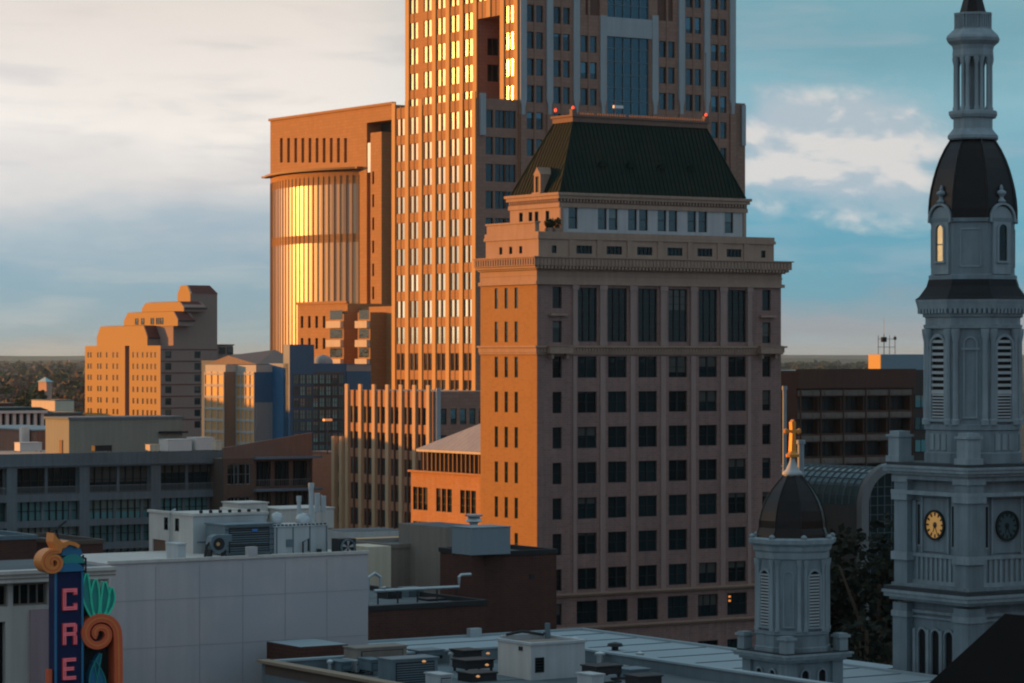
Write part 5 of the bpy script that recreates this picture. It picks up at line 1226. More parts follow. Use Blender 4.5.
# white blank-walled block
s, t, w, l, zt = slab(111, 150, 368, 564.3, 'white_blank_wall_building', 'big building with a blank off-white wall and vents on its roof, beside the vertical sign', 'building', M_ww, 8, None, None, M_wc)
WS, WT, WZ = s, t, zt
m = MB()
for i in range(1, 6): x = w * i / 6; m.box(x - .012, x + .012, -.012, -.001, 2, zt - .2, mat('wall_joint', (.3, .3, .32), .9, 0, 1, streak=0))

for k in range(3): m.box(.02, w - .02, -.011, -.001, zt - 1.9 - k * 2.4, zt - 1.875 - k * 2.4, MATS['wall_joint'])
m.build('wall_joint', t, fix=False)
m = MB(); m.box(-.08, w + .08, -.08, .25, zt + .003, zt + .16, M_wc); m.box(w * .52, w * .52 + .5, -.1, .3, zt + .161, zt + .6, M_ww); m.build('coping', t, fix=False)
def unit(px0, D, px1, pyt, pyb, name, label, cat, m, leftpx=None, depth=1.6, louvre=True, group=None, legs=True, detail=None):
    s = Site(px0, D); t = s.root(name, label, cat, group); w = s.fx(px1); l = s.ly(leftpx) if leftpx is not None else depth; z0, z1 = s.z(pyb), s.z(pyt)
    mb = MB(); mb.box(0, w, 0, l, z0 + (.12 if legs else 0), z1, m); mb.build('casing', t, fix=False, bevel=.02)
    mb = MB(); mb.box(-.05, w + .05, -.05, l + .05, z1 + .003, z1 + .07, m); mb.build('lid', t, fix=False)
    if louvre:
        mb = MB(); n = max(3, int((z1 - z0) / .14))
        for i in range(n): zz = z0 + .22 + (z1 - z0 - .35) * i / n; mb.box(w * .1, w * .9, -.05, -.004, zz, zz + .05, m)
        mb.box(w * .08, w * .92, -.02, -.003, z0 + .2, z1 - .1, M_dkm); mb.build('louvre', t, fix=False)
    if legs:
        for x, y in ((.05, .05), (w - .15, .05), (.05, l - .15), (w - .15, l - .15)): mb = MB(); mb.box(x, x + .1, y, y + .1, z0 - .05, z0 + .118, M_dkm); mb.build('leg', t, fix=False)
    return s, t, w, l, z0, z1
# cabin on the white roof
s = Site(193, 158); t = s.root('roof_cabin', 'cream rooftop cabin with two small windows and a brown door, on the white building', 'cabin'); w = s.fx(267); l = s.ly(149); z1 = s.z(516.3); z0 = WZ - .3
wy = [(s.ly(p), a) for p, a in ((166, 0), (177, 1))]
hl = [(y - .24, y + .24, s.z(533), s.z(520)) for y, _ in wy]; dr = (s.ly(165.5), s.ly(152.5), z0, s.z(543.5))
m = MB(); m.facade(s.left(), 0, l, z0, z1, hl + [dr], .12, M_wc); m.facade(s.front(), 0, w, z0, z1, [], .1, M_ma)
m.poly([(0, l, z0), (w, l, z0), (w, l, z1), (0, l, z1)], M_wc); m.poly([(w, 0, z0), (w, l, z0), (w, l, z1), (w, 0, z1)], M_wc); m.poly([(0, 0, z1), (w, 0, z1), (w, l, z1), (0, l, z1)], M_wc); m.build('wall', t, fix=False)
me = win_mesh(.48, hl[0][3] - hl[0][2], 1, 2, M_fr, M_gl, .05)
for h in hl: win_left(t, me, (h[0] + h[1]) / 2, h[2], .1)
m = MB(); m.box(.08, .12, dr[0], dr[1], dr[2], dr[3], mat('brown_door', (.12, .07, .045), .7, .2, 2)); m.build('door', t, fix=False)
m = MB(); m.box(-.08, w + .08, -.08, .12, z1 + .002, z1 + .14, M_wc); m.box(-.08, .12, .121, l + .08, z1 + .002, z1 + .14, M_wc); m.box(w - .12, w + .08, .121, l, z1 + .002, z1 + .14, M_wc); m.build('coping', t, fix=False)
m = MB(); yq = s.ly(172); m.tube([(-.15, yq, z0), (-.15, yq, z1 + .1), (.2, yq, z1 + .25)], .06, M_galv); m.tube([(0.2, -.12, z0 + .9), (w * .45, -.12, z0 + .9)], .04, M_mt); m.build('pipe', t)
for k in range(7): m = MB(); m.lathe([(.09, z1 + .14), (.11, z1 + .26), (.04, z1 + .3)], 8, M_dkm, .5 + k * (w - 1) / 6, .05); m.build('roof_knob', t)
unit(178, 153, 186, 545, 562, 'electric_cabinet', 'pale upright cabinet standing before the cream rooftop cabin end wall', 'cabinet', M_ma, leftpx=166.5, louvre=False)
unit(239, 168, 268, 504, 520, 'roof_hatch', 'long pale flat box lying on the roof right behind the cream cabin', 'roof hatch', M_wc, depth=2, louvre=False, legs=False)
# scroll fan, ribbed air handler, pale switch room, duct pieces
s = Site(219, 154); t = s.root('scroll_fan', 'round snail-shell blower with a dark open inlet, left of the ribbed blue-grey air handler', 'fan'); zc_ = s.z(544)
m = MB(); m.extr([(.48 * cos(2 * pi * i / 24) * (1.15 if 4 < i < 10 else 1), zc_ + .48 * sin(2 * pi * i / 24)) for i in range(24)], 0, .55, M_mt); m.box(-.05, .75, .02, .53, zc_ + .1, zc_ + .46, M_mt); m.build('housing', t, fix=False)
m = MB(); m.extr([(.32 * cos(2 * pi * i / 20), zc_ + .32 * sin(2 * pi * i / 20)) for i in range(20)], -.03, -.005, M_dkm)
m.build('inlet', t, fix=False); m = MB(); m.extr([(-.08 + .1 * cos(pi * i / 5), zc_ + .1 * sin(pi * i / 5)) for i in range(10)], -.07, -.035, mat('warm_motor', (.5, .3, .12), .5, .1, 2)); m.build('motor', t, fix=False)
m = MB()
for i in range(2): m.box(-.45 + i * .8, -.35 + i * .8, .05, .5, WZ, zc_ - .3, M_dkm)
m.tube([(-.7, .2, WZ + .1), (-.6, .2, zc_ - .1), (-.3, .2, zc_ + .2)], .07, M_dkm); m.build('bracket', t)
s, t, w, l, z0, z1 = unit(225, 156, 273, 526, 557.5, 'air_handler', 'large ribbed blue-grey air handler box in the middle of the white roof', 'air handler', M_mt, depth=2.2)
for k in range(5): m = MB(); zz = z0 + .3 + k * .28; m.box(-.03, w + .03, -.075, -.052, zz, zz + .03, M_dkm); m.build('rib', t, fix=False)
m = MB(); m.box(w * .55, w * .66, -.09, -.06, z1 - .32, z1 - .2, mat('blue_label_plate', (.03, .18, .5), .5, 0, 1, streak=0)); m.build('blue_plate', t, fix=False)
m = MB(); m.box(-1.2, w * .4, -.6, -.1, z0 - .1, z0 + .02, M_dkm); m.build('duct_frame', t, fix=False)
s, t, w, l, z0, z1 = unit(274, 158, 328, 527.5, 558, 'switch_room', 'pale panelled plant room right of the ribbed air handler, with pipes in front', 'plant room', M_ma, depth=2.4, louvre=False)
for x in (.05, .35, .66, .97): m = MB(); m.box(w * x - .025, w * x + .025, -.04, -.004, z0 + .12, z1, M_mt); m.build('trim_strip', t, fix=False)
m = MB(); m.box(w * .22, w * .36, -.05, -.006, z0 + .55, z0 + .95, M_mt); m.build('vent_grille', t, fix=False)
m = MB(); m.tube([(w * .5, -.2, z0), (w * .5, -.2, z0 + .8), (w * .6, -.2, z0 + .95), (w * .6, -.2, z0 + .3)], .05, M_dkm); m.tube([(w * .8, -.2, z0), (w * .8, -.2, z0 + .4)], .14, M_dkm); m.build('pipe', t)
m = MB()
for i in range(14): m.box(w * i / 14, w * i / 14 + .12, -.03, .1, z1 + .071, z1 + .14, M_dkm)
m.build('edge_studs', t, fix=False)
unit(281, 168, 334, 510, 530, 'cream_plant_wall', 'low cream plant enclosure behind the pale panelled plant room', 'plant enclosure', M_wc, depth=3, louvre=False, legs=False)
for px, D, y0, y1, hw, lb in ((299, 162, 496, 530, .11, 'shorter of two white flue pipes standing on the white building roof'), (311.2, 161, 483, 530, .13, 'tallest white flue pipe standing on the white building roof')):
    q = Site(px, D); mb = MB(); mb.lathe([(hw, q.z(y1)), (hw, q.z(y0) - .3), (hw * 1.25, q.z(y0) - .29), (hw * 1.25, q.z(y0))], 12, M_ma); o_ = mb.build('flue_pipe', smooth=True); o_.location = (q.x0, q.y0, 0); tag(o_, lb, 'pipe')
q = Site(316, 163); t = q.root('panel_antenna', 'white flat cell antenna panels on short poles beside the tallest flue', 'antenna')
for k, p in enumerate((317, 323)):
    x = q.fx(p); m = MB(); m.box(x - .14, x + .14, -.1, .06, q.z(512), q.z(493 + k * 3), M_ma); m.build('panel', t, fix=False, bevel=.02); m = MB(); m.tube([(x, .15, q.z(528)), (x, .15, q.z(495))], .04, M_galv); m.build('pole', t)
for px, D, yc, rr_, lb in ((277, 160, 519, .32, 'dark round vent drum at the left end of the cream plant enclosure'), (303.5, 161, 520, .42, 'bigger grey round vent drum between the two white flue pipes')):
    q = Site(px, D); zz = q.z(yc); mb = MB(); mb.lathe([(rr_ * .7, zz - .7), (rr_ * .7, zz - .2), (rr_, zz - .18), (rr_ * 1.05, zz + .1), (rr_ * .7, zz + .3), (.05, zz + .38)], 16, M_galv); o_ = mb.build('vent_drum', smooth=True); o_.location = (q.x0, q.y0, 0); tag(o_, lb, 'vent')
q = Site(339, 158); t = q.root('condenser_fan', 'dark box with a round exposed fan at the right end of the white roof', 'condenser'); w = q.fx(356); zc_ = q.z(547.5)
m = MB(); m.box(0, w, 0, .8, WZ - .2, q.z(539), M_dkm); m.build('casing', t, fix=False); r = w * .42
m = MB()
for i in range(24):
    a0, a1 = 2 * pi * i / 24, 2 * pi * (i + 1) / 24
    m.extr([(w / 2 + rr2 * cos(a), zc_ + rr2 * sin(a)) for rr2, a in ((r, a0), (r, a1), (r * .85, a1), (r * .85, a0))], -.12, -.005, M_mt)
m.build('fan_ring', t, fix=False)
for i in range(5):
    a = 2 * pi * i / 5; m = MB(); m.extr([(w / 2, zc_), (w / 2 + r * .8 * cos(a), zc_ + r * .8 * sin(a)), (w / 2 + r * .8 * cos(a + .5), zc_ + r * .8 * sin(a + .5))], -.06, -.04, M_galv); m.build('blade', t, fix=False)
# building left of the sign
s = Site(-40, 138); t = s.root('left_flat_roofed_building', 'white building with cream roof edge and dark strip windows, left of the sign', 'building'); w = s.fx(109); zt = s.z(569, 5); l = 7
zw0, zw1 = s.z(603, 6), s.z(581, 6); h = [(s.fx(13), s.fx(47.5), zw0, zw1), (s.fx(-30), s.fx(8), zw0, zw1)]
dr = (s.fx(-6), s.fx(5.5), 20, s.z(624))
m = MB(); m.facade(s.front(), 0, w, 0, zt, h + [dr], .35, M_wc); m.poly([(0, 0, zt), (w, 0, zt), (w, l, zt), (0, l, zt)], M_deck); m.poly([(w, 0, 0), (w, l, 0), (w, l, zt), (w, 0, zt)], M_wc); m.poly([(0, 0, 0), (0, l, 0), (0, l, zt), (0, 0, zt)], M_wc); m.poly([(0, l, 0), (w, l, 0), (w, l, zt), (0, l, zt)], M_wc)
m.poly([(dr[0], .34, dr[2]), (dr[1], .34, dr[2]), (dr[1], .34, dr[3]), (dr[0], .34, dr[3])], M_cg); m.build('wall', t, fix=False)
for a, b_, c, d in h: win_front(t, win_mesh(b_ - a, d - c, 4, 1, M_tan, M_gl, .08), (a + b_) / 2, c, .3)
m = MB(); m.box(-.5, w + .02, -.7, .0, zt - .5, zt + .05, M_wc); m.build('roof_edge', t, fix=False)
for k in range(2): m = MB(); m.box(-.5, w, -.72 - k * .05, -.701 - k * .05, zt - .35 + k * .18, zt - .28 + k * .18, M_tan); m.build('edge_strip', t, fix=False)
m = MB(); xp = s.fx(29.5); m.box(xp, w, -.12, -.004, 0, zw0 - .2, mat('pinkish_panel', (.36, .27, .29), .85, .08, .4)); m.build('pink_panel', t, fix=False)
slab(-20, 262, 36.5, 541, 'low_brown_block', 'small dark brown block at the left edge below the grey building', 'building', M_db, 12, None, M_mt, M_pale_r)
slab(62, 268, 103, 545, 'dark_brown_block', 'small dark brown flat block directly behind the top of the sign', 'building', M_db, 12, None, M_dk)

# tan and dark brick roof blocks in the middle
slab(446, 260, 486, 527.5, 'tall_tan_block', 'taller tan rendered stair block joined to the dark brick block', 'building', M_tan, 8)
slab(391, 264, 446, 548.5, 'low_tan_block', 'lower tan rendered wall left of the taller tan stair block', 'building', M_tan, 8, None, M_tan)
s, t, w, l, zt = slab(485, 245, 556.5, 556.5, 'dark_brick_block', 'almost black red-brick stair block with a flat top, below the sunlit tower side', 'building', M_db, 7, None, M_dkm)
m = MB(); m.box(w * .62, w * .68, -.05, -.004, zt - 2.0, zt - 1.6, M_dkm); m.build('vent', t, fix=False)
unit(471.5, 242, 510.5, 528.5, 557, 'blue_grey_tank_box', 'big plain blue-grey metal tank on the roof between tan block and dark brick block', 'tank', M_mt if 0 else mat('slate_metal', (.19, .24, .265), .7, .08, .3, streak=.12), depth=3, louvre=False)
q = Site(477, 261); zz = q.z(526); mb = MB(); mb.lathe([(.35, zz - .2), (.35, zz + .2), (.75, zz + .35), (.5, zz + .75), (.78, zz + .8), (.78, zz + .95), (.1, zz + 1.0)], 16, M_galv); o_ = mb.build('mushroom_vent', smooth=True); o_.location = (*q.w(.3, 1), 0); tag(o_, 'galvanised mushroom vent on top of the taller tan stair block', 'vent')
slab(348, 288, 410, 532.5, 'low_white_block', 'low white parapet block behind the thin tan beam, before the finned block', 'building', mat('white_parapet', (.45, .45, .43), .85, .15, .5), 6)
s = Site(352, 271); t = s.root('roof_beam', 'long thin tan-edged canopy reaching from the fan box to the tan stair block', 'canopy'); w = s.fx(446); m = MB(); m.box(0, w, 0, 2.5, s.z(543), s.z(541.2), M_dk); m.build('slab', t, fix=False); m = MB(); m.box(-.1, w, -.15, 2.5, s.z(541.1), s.z(539.8), mat('orange_coping', (.5, .3, .14), .8, .1, 1)); m.build('coping', t, fix=False)
for k in range(4): m = MB(); x = .5 + k * (w - 1) / 3; m.box(x, x + .15, .3, .45, 15, s.z(543.1), M_dk); m.build('post', t, fix=False)
slab(368, 256, 391, 547, 'beige_box', 'small beige box-like roof room just right of the white building', 'building', M_cream, 4, None, None, M_cream)
s, t, w, l, zt = slab(369.5, 227, 486, 611, 'low_red_brick_roof', 'low dark red brick building whose sunken roof holds pipes', 'building', M_db, 20, None, M_dkm)
LR, LZ = s, zt
q = Site(372, 231); zz = q.z(589); mb = MB(); mb.tube([(0, .6, q.z(602)), (0, .6, q.z(578)), (.6, .6, q.z(574)), (1.1, .6, q.z(578)), (1.1, .6, zz), (1.5, .5, zz)], .14, M_galv, 8); o_ = mb.build('bent_duct'); o_.location = (*q.w(0, 0), 0); o_.rotation_euler = (0, 0, TH); tag(o_, 'shiny swan-neck pipe at the left end of the sunken brick roof', 'pipe')
q = Site(374, 233); w = q.fx(459); mb = MB(); zz = q.z(591); mb.tube([(0, 0, zz), (w, 0, zz), (w, 0, q.z(581)), (w + .2, 0, q.z(579)), (w + 1.1, 0, q.z(579))], .13, M_galv, 8)
t = q.root('pipe_run', 'long shiny pipe on stands crossing the sunken brick roof', 'pipe'); mb.build('pipe', t)
for k in range(5): m = MB(); x = .3 + k * (w - .6) / 4; m.box(x, x + .1, -.05, .05, LZ, zz - .13, M_dkm); m.build('stand', t, fix=False); m = MB(); m.lathe([(.2, 0), (.2, .16)], 10, M_galv); 
unit(388, 238, 402, 592, 608, 'roof_unit', 'left one of two dark boxes on the sunken brick roof behind the shiny pipe', 'air unit', M_dkm)
unit(408, 240, 424, 589, 607, 'roof_unit', 'right, larger one of two dark boxes on the sunken brick roof behind the shiny pipe', 'air unit', M_mt)
unit(428, 236, 446, 600, 611, 'roof_curb', 'low flat dark curb at the right end of the sunken brick roof', 'roof curb', M_dkm, louvre=False)

# pale membrane roof and the nearest dark roof
q = Site(583, 230, TH); zR = 23.0; X0, Y0 = q.x0, q.y0
t = q.root('pale_roof_building', 'flat building with a smooth pale blue-grey roof, in front of the brick tower', 'building')
m = MB(); m.box(-20, 0, -60, 0, 0, zR, M_gc, top=M_pale_r); m.build('wall', t, fix=False)
m = MB(); m.box(-20.1, .1, -.2, .1, zR + .003, zR + .16, M_pale_r); m.box(-.2, .1, -60, -.201, zR + .003, zR + .16, M_pale_r); m.build('roof_edge', t, fix=False)
for k in range(12): m = MB(); m.box(-19.6, -.4, -3.4 - k * 4.3, -3.3 - k * 4.3, zR + .003, zR + .05, M_mt); m.build('roof_seam', t, fix=False)
def small(px, D, mbf, name, label, cat, group=None):
    q = Site(px, D); mb = MB(); mbf(mb, q); o_ = mb.build(name, smooth=True); o_.location = (q.x0, q.y0, 0); o_.rotation_euler = (0, 0, TH); return tag(o_, label, cat, group)
small(476, 224, lambda m, q: m.box(-.5, .5, 0, .5, zR, q.z(628.5), M_galv), 'square_vent', 'small square pale vent on the far edge of the pale roof', 'vent')
small(615, 214, lambda m, q: m.lathe([(.25, zR), (.25, zR + .25), (.6, zR + .3), (.5, zR + .5), (.05, zR + .6)], 14, M_dkm), 'mushroom_vent', 'wide low dark mushroom vent on the pale roof', 'vent')
small(660, 196, lambda m, q: m.lathe([(.2, zR - 1), (.2, zR + .35), (.42, zR + .4), (.42, zR + .52), (.05, zR + .6)], 14, M_dkm), 'mushroom_vent', 'narrow upright dark vent on the dark roof edge, right of the wide low one', 'vent')
q = Site(262, 146); zN = q.z(662.5); t = q.root('near_dark_roof_building', 'nearest building, its dark cluttered flat roof framed by a tan parapet at the bottom edge', 'building'); w = q.fx(550)
m = MB(); m.box(0, w, -60, 0, 0, zN - .55, M_gc, top=M_deck); m.box(0, .3, -60, -.3, zN - .55, zN, M_dk); m.box(0, w, -.3, 0, zN - .55, zN, M_gc); m.box(w - .3, w, -60, -.3, zN - .55, zN, M_gc); m.build('wall', t, fix=False)
m = MB(); m.box(-.25, .42, -60, .1, zN + .003, zN + .14, M_cop); m.build('coping', t, fix=False)
m = MB(); m.box(.421, w + .1, -.38, .1, zN + .003, zN + .10, M_pale_r); m.box(w - .4, w + .1, -60, -.381, zN + .003, zN + .10, M_pale_r); m.build('coping', t, fix=False)
zD = zN - .55; NS, NW = q, w
m = MB(); m.box(w * .40, w * .72, -9, -2, zD + .003, zD + .02, mat('roof_patch', (.12, .16, .175), .9, .25, .5, streak=0)); m.build('roof_patch', t, fix=False)
s = Site(531, 143); t = s.root('white_roof_house', 'small pale house-like stair room with flat roof and louvred window, at the bottom', 'roof house'); w = s.fx(585); l = s.ly(498); z1 = s.z(645.5)
wn = (s.fx(535), s.fx(544), s.z(673), s.z(658)); m = MB(); m.facade(s.front(), 0, w, zD, z1, [wn], .08, M_ma); m.facade(s.left(), 0, l, zD, z1, [], .1, M_wc); m.poly([(0, 0, z1), (w, 0, z1), (w, l, z1), (0, l, z1)], M_tan); m.poly([(w, 0, zD), (w, l, zD), (w, l, z1), (w, 0, z1)], M_wc); m.poly([(0, l, zD), (w, l, zD), (w, l, z1), (0, l, z1)], M_wc); m.build('wall', t, fix=False)
win_front(t, win_mesh(wn[1] - wn[0], wn[3] - wn[2], 1, 5, M_fr, M_gl, .05), (wn[0] + wn[1]) / 2, wn[2], .07, 'louvred_window')
m = MB(); m.box(-.07, w + .07, -.07, .12, z1 + .002, z1 + .12, M_ma); m.box(-.07, .12, .121, l + .07, z1 + .002, z1 + .12, M_ma); m.box(w - .12, w + .07, .121, l + .07, z1 + .002, z1 + .12, M_ma); m.box(.121, w - .121, l - .12, l + .07, z1 + .002, z1 + .25, M_ma); m.build('coping', t, fix=False)
m = MB(); m.tube([(w - .5, l - .4, z1), (w - .5, l - .4, z1 + .75)], .13, M_mt, 10); m.build('flue', t); m = MB(); m.tube([(.3, l - .3, z1 + .3), (1.2, l - .3, z1 + .42), (2.4, l - .35, z1 + .2), (w - .7, l - .4, z1 + .3)], .07, M_dkm, 6); m.build('pipe', t)
m = MB(); yq = s.ly(521); m.box(-.05, -.004, yq - .15, yq + .15, s.z(652), s.z(648), M_dkm); m.build('vent', t, fix=False)
M_wl = mat('warm_glint', (.8, .4, .15), .5, 0, 1, streak=0, emit=((1, .42, .12), .25))  # glowing dabs stand in for orange glints, no lamps here
nr = [(357, 146.5, 407, 649.5, 664, 'tan_cooler', 'large tan evaporative cooler, the farthest box of the cluttered near roof', M_tan, True),
      (341, 145.5, 352, 663, 674, 'condenser', 'leftmost small grey condenser beside the tan parapet', M_mt, True), (356, 146, 366, 662, 675, 'condenser', 'second small grey condenser from the tan parapet', M_ma, True), (371, 145, 383, 661, 674, 'condenser', 'third small grey condenser, in front of the tan cooler', M_mt, True),
      (392, 141, 438, 661, 690, 'roof_air_unit', 'big blue-grey unit with a slatted side, at the bottom centre-left', M_mt, True), (440, 138, 452, 676, 692, 'roof_air_unit', 'small pale unit cut off by the bottom edge, right of the slatted unit', M_ma, True),
      (464, 149, 482, 652, 661, 'roof_air_unit', 'low dark rack nearest behind the pale stair room, upper one of the stack', M_dkm, False), (466, 146, 494, 662, 672, 'roof_air_unit', 'middle dark rack left of the pale stair room', M_dkm, False), (472, 142, 497, 675, 690, 'roof_air_unit', 'lowest dark rack left of the pale stair room, at the bottom edge', M_dkm, False),
      (590, 152, 610, 664, 674, 'roof_air_unit', 'low dark unit just right of the pale stair room', M_dkm, True), (612, 148, 628, 668, 682, 'roof_air_unit', 'pale blue unit to the right of the pale stair room', M_ma, True)]
for px, D, p1, a, b_, nm, lb, mm, lv in nr: unit(px, D, p1, a, b_, nm, lb, 'air unit' if 'cooler' not in nm else 'cooler', mm, louvre=lv, depth=1.3)
for k, (px, py, D) in enumerate(((488, 653.5, 149), (487, 665, 145), (478, 676.5, 141), (424, 661.5, 141))):
    small(px, D, lambda m, q: m.lathe([(.04, q.z(py) - .05), (.11, q.z(py)), (.04, q.z(py) + .06)], 10, M_wl), 'orange_glint', ('upper glowing dab for an orange glint on the racks beside the pale stair room', 'middle glowing dab for an orange glint on the racks beside the pale stair room', 'lowest glowing dab for an orange glint on the racks beside the pale stair room', 'glowing dab for an orange glint on the big slatted unit')[k], 'light')
for k, (px, D, r_) in enumerate(((600, 150, .16), (640, 150, .12), (575, 158, .13), (330, 146, .1), (452, 150, .12))):
    small(px, D, lambda m, q: m.lathe([(r_, zD), (r_, zD + .5), (r_ * 1.7, zD + .52), (r_ * 1.7, zD + .62), (.03, zD + .7)], 10, M_galv), 'vent_pipe', ('fat short capped vent pipe right of the low dark unit', 'capped vent pipe on the roof edge farthest right', 'capped vent pipe directly behind the pale stair room', 'thin capped vent pipe near the tan parapet', 'thin capped vent pipe left of the dark racks')[k], 'vent')
slab(300, 150, 348, 647, 'dark_red_wedge_block', 'small dark red block with a pale roof behind the near tan parapet', 'building', M_db, 3.5, None, None, M_pale_r)
slab(852, 206, 905, 671, 'pale_low_building', 'low red brick building with a pale blue roof, between the small turret and clock tower', 'building', M_db, 16, None, None, M_pale_r)

for px, D, p1, a, b_, lb, mm in ((596, 140, 622, 668, 678, 'flat dark duct box in front of the right roof edge', M_dkm), (630, 143, 650, 671, 680, 'low blue-grey box nearest the right roof edge', M_mt), (640, 138, 662, 678, 690, 'dark box cut by the bottom edge, right of the pale stair room', M_dkm), (592, 136, 604, 676, 690, 'small pale box beside the pale stair room at the bottom edge', M_ma), (420, 150, 444, 652, 659, 'low pale curb behind the big slatted unit', M_mt)): unit(px, D, p1, a, b_, 'roof_duct_box', lb, 'duct', mm, depth=1.2, louvre=False)
q = Site(588, 139); t = q.root('roof_pipe', 'long thin dark pipe snaking over the near roof to the right', 'pipe'); m = MB(); m.tube([(0, 0, zD + .25), (2, .2, zD + .25), (2.3, 1.4, zD + .25), (4.6, 1.6, zD + .25)], .06, M_dkm, 6); m.build('pipe', t)
# stuff on the long grey roof, catching the low sun
def G(px, D, p1, a, b_, nm, lb, mm, depth=1.5): unit(px, D, p1, a, b_, nm, lb, 'roof unit', mm, depth=depth, louvre=False)
M_wh = mat('white_membrane', (.62, .60, .56), .8, .1, .6, streak=0)
G(168, 438, 192, 440, 452, 'skylight', 'long white skylight box right of the low grey-green plant room', M_wh, 3)
G(196, 440, 215, 438, 451, 'skylight', 'shorter white skylight box next to the sloping brown parapet', M_wh, 3)
G(20, 436, 42, 443, 452, 'roof_duct', 'low orange-lit duct left of the low grey-green plant room', M_wh, 2)
G(150, 434, 160, 445, 452, 'roof_duct', 'small cube on the grey roof below the dark awning', M_cream, 1.5)
G(216, 436, 222, 441, 451, 'chimney_block', 'small square orange chimney at the foot of the sloping brown parapet', M_cream, 1.2)
G(95, 436, 112, 446, 452, 'roof_duct', 'low dark duct in front of the grey-green plant room wall', M_dkm, 1.2)
q = Site(327.5, 474); zz = q.z(421); m = MB(); m.tube([(0, 0, q.z(454)), (0, 0, zz)], .1, M_mast, 6); t = q.root('light_pole', 'thin roof-top lamp pole with a warm head, before the teal glass grid', 'lamp pole'); m.build('pole', t); m = MB(); m.box(-.7, .7, -.3, .3, zz, zz + .35, mat('warm_lamp_head', (.7, .35, .15), .5, 0, 1, streak=0, emit=((1, .4, .15), .25))); m.build('lamp_head', t, fix=False)

# ------------------------------------------------------------------ far left: arcaded hall, small blue-roofed tower
s = Site(-30, 640); t = s.root('arcaded_hall', 'low white-columned hall with a dark teal roof at the far left edge', 'building'); w = s.fx(45); xm = s.fx(10); za, zb = s.z(425, xm), s.z(413.5, xm)
m = MB(); m.box(0, w, 1, 12, 0, zb, M_gl); m.build('wall', t, fix=False)
for i in range(11): m = MB(); x = .5 + (w - 1) * i / 10; m.box(x - .35, x + .35, .2, .9, 0, zb, M_wh); m.build('column', t, fix=False)
m = MB(); m.box(-.5, w + .5, -.2, 12, zb + .003, zb + .6, M_wh); m.extr([(-1, zb + .61), (w + 1, zb + .61), (w - 1, s.z(407.5, xm)), (1, s.z(407.5, xm))], 0, 12, mat('teal_roof', (.03, .075, .08), .7, .2, .3)); m.build('roof', t, fix=False)
s = Site(46.5, 1500); t = s.root('blue_roofed_tower', 'tiny brick tower with a pale blue pyramid roof among the far trees', 'tower'); w = s.fx(52); l = s.ly(38.5); zt = s.z(382)
m = MB(); m.box(0, w, 0, l, 0, zt, mat('far_pink_brick', (.42, .27, .2), .9, .1, .1)); m.build('wall', t, fix=False)
m = MB(); c = (w / 2, l / 2, s.z(377)); B = [(-.6, -.6, zt), (w + .6, -.6, zt), (w + .6, l + .6, zt), (-.6, l + .6, zt)]
for i in range(4): m.poly([B[i], B[(i + 1) % 4], c], mat('pale_blue_roof', (.22, .38, .44), .7, .1, .1))
m.build('roof', t, fix=False)

# ------------------------------------------------------------------ trees
M_bark = mat('bark', (.09, .065, .045), .9, .3, 1.5, streak=0)
LEAF = [mat('leaf_dark', (.013, .018, .011), .8, .5, .15, streak=0), mat('leaf_green', (.055, .065, .028), .8, .5, .15, streak=0), mat('leaf_rust', (.12, .065, .032), .8, .5, .15, streak=0), mat('bare_twig', (.13, .085, .06), .9, .4, .2, streak=0)]
def tree(x, y, h, r, mt, seed, name, label, group, leaf=.5, nl=900, conic=False, sub=True):
    rr = random.Random(seed); t = bpy.data.objects.new(name, None); col.objects.link(t); t.location = (x, y, 0); tag(t, label, 'tree', group)
    m = MB(); m.tube([(0, 0, 0), (rr.uniform(-.2, .2), 0, h * .35), (rr.uniform(-.5, .5), rr.uniform(-.4, .4), h * .8)], h * .022, M_bark, 7, h * .006)
    for k in range(6):
        a = rr.uniform(0, 6.28); z0 = h * rr.uniform(.3, .55); m.tube([(0, 0, z0), (cos(a) * r * .4, sin(a) * r * .4, z0 + h * .14), (cos(a) * r * .8, sin(a) * r * .8, z0 + h * rr.uniform(.18, .34))], h * .010, M_bark, 5, h * .003)
    m.build('trunk', t); m = MB()
    lumps = [(Vector((rr.uniform(-.75, .75) * r, rr.uniform(-.75, .75) * r, h * rr.uniform(.38, .88))), r * rr.uniform(.28, .5)) for _ in range(11)] + [(Vector((0, 0, h * .75)), r * .55)]
    if conic: lumps = [(Vector((rr.uniform(-.2, .2) * r, rr.uniform(-.2, .2) * r, h * (.15 + .08 * k))), r * (1 - k * .09)) for k in range(11)]
    for _ in range(nl):
        c, q = lumps[rr.randrange(len(lumps))]; d = Vector((rr.gauss(0, 1), rr.gauss(0, 1), rr.gauss(0, 1))).normalized() * q * rr.uniform(.55, 1.12)
        p = c + d; a = Vector((rr.gauss(0, 1), rr.gauss(0, 1), rr.gauss(0, .6))).normalized() * leaf * rr.uniform(.5, 1.3); b_ = a.cross(Vector((rr.gauss(0, 1), rr.gauss(0, 1), rr.gauss(0, 1)))).normalized() * a.length * .7
        m.poly([p - a, p - b_, p + a, p + b_], mt)
    m.build('crown', t, fix=False); return t
def at(px, D): return ((px - 512) / F * D, D)
k = 0
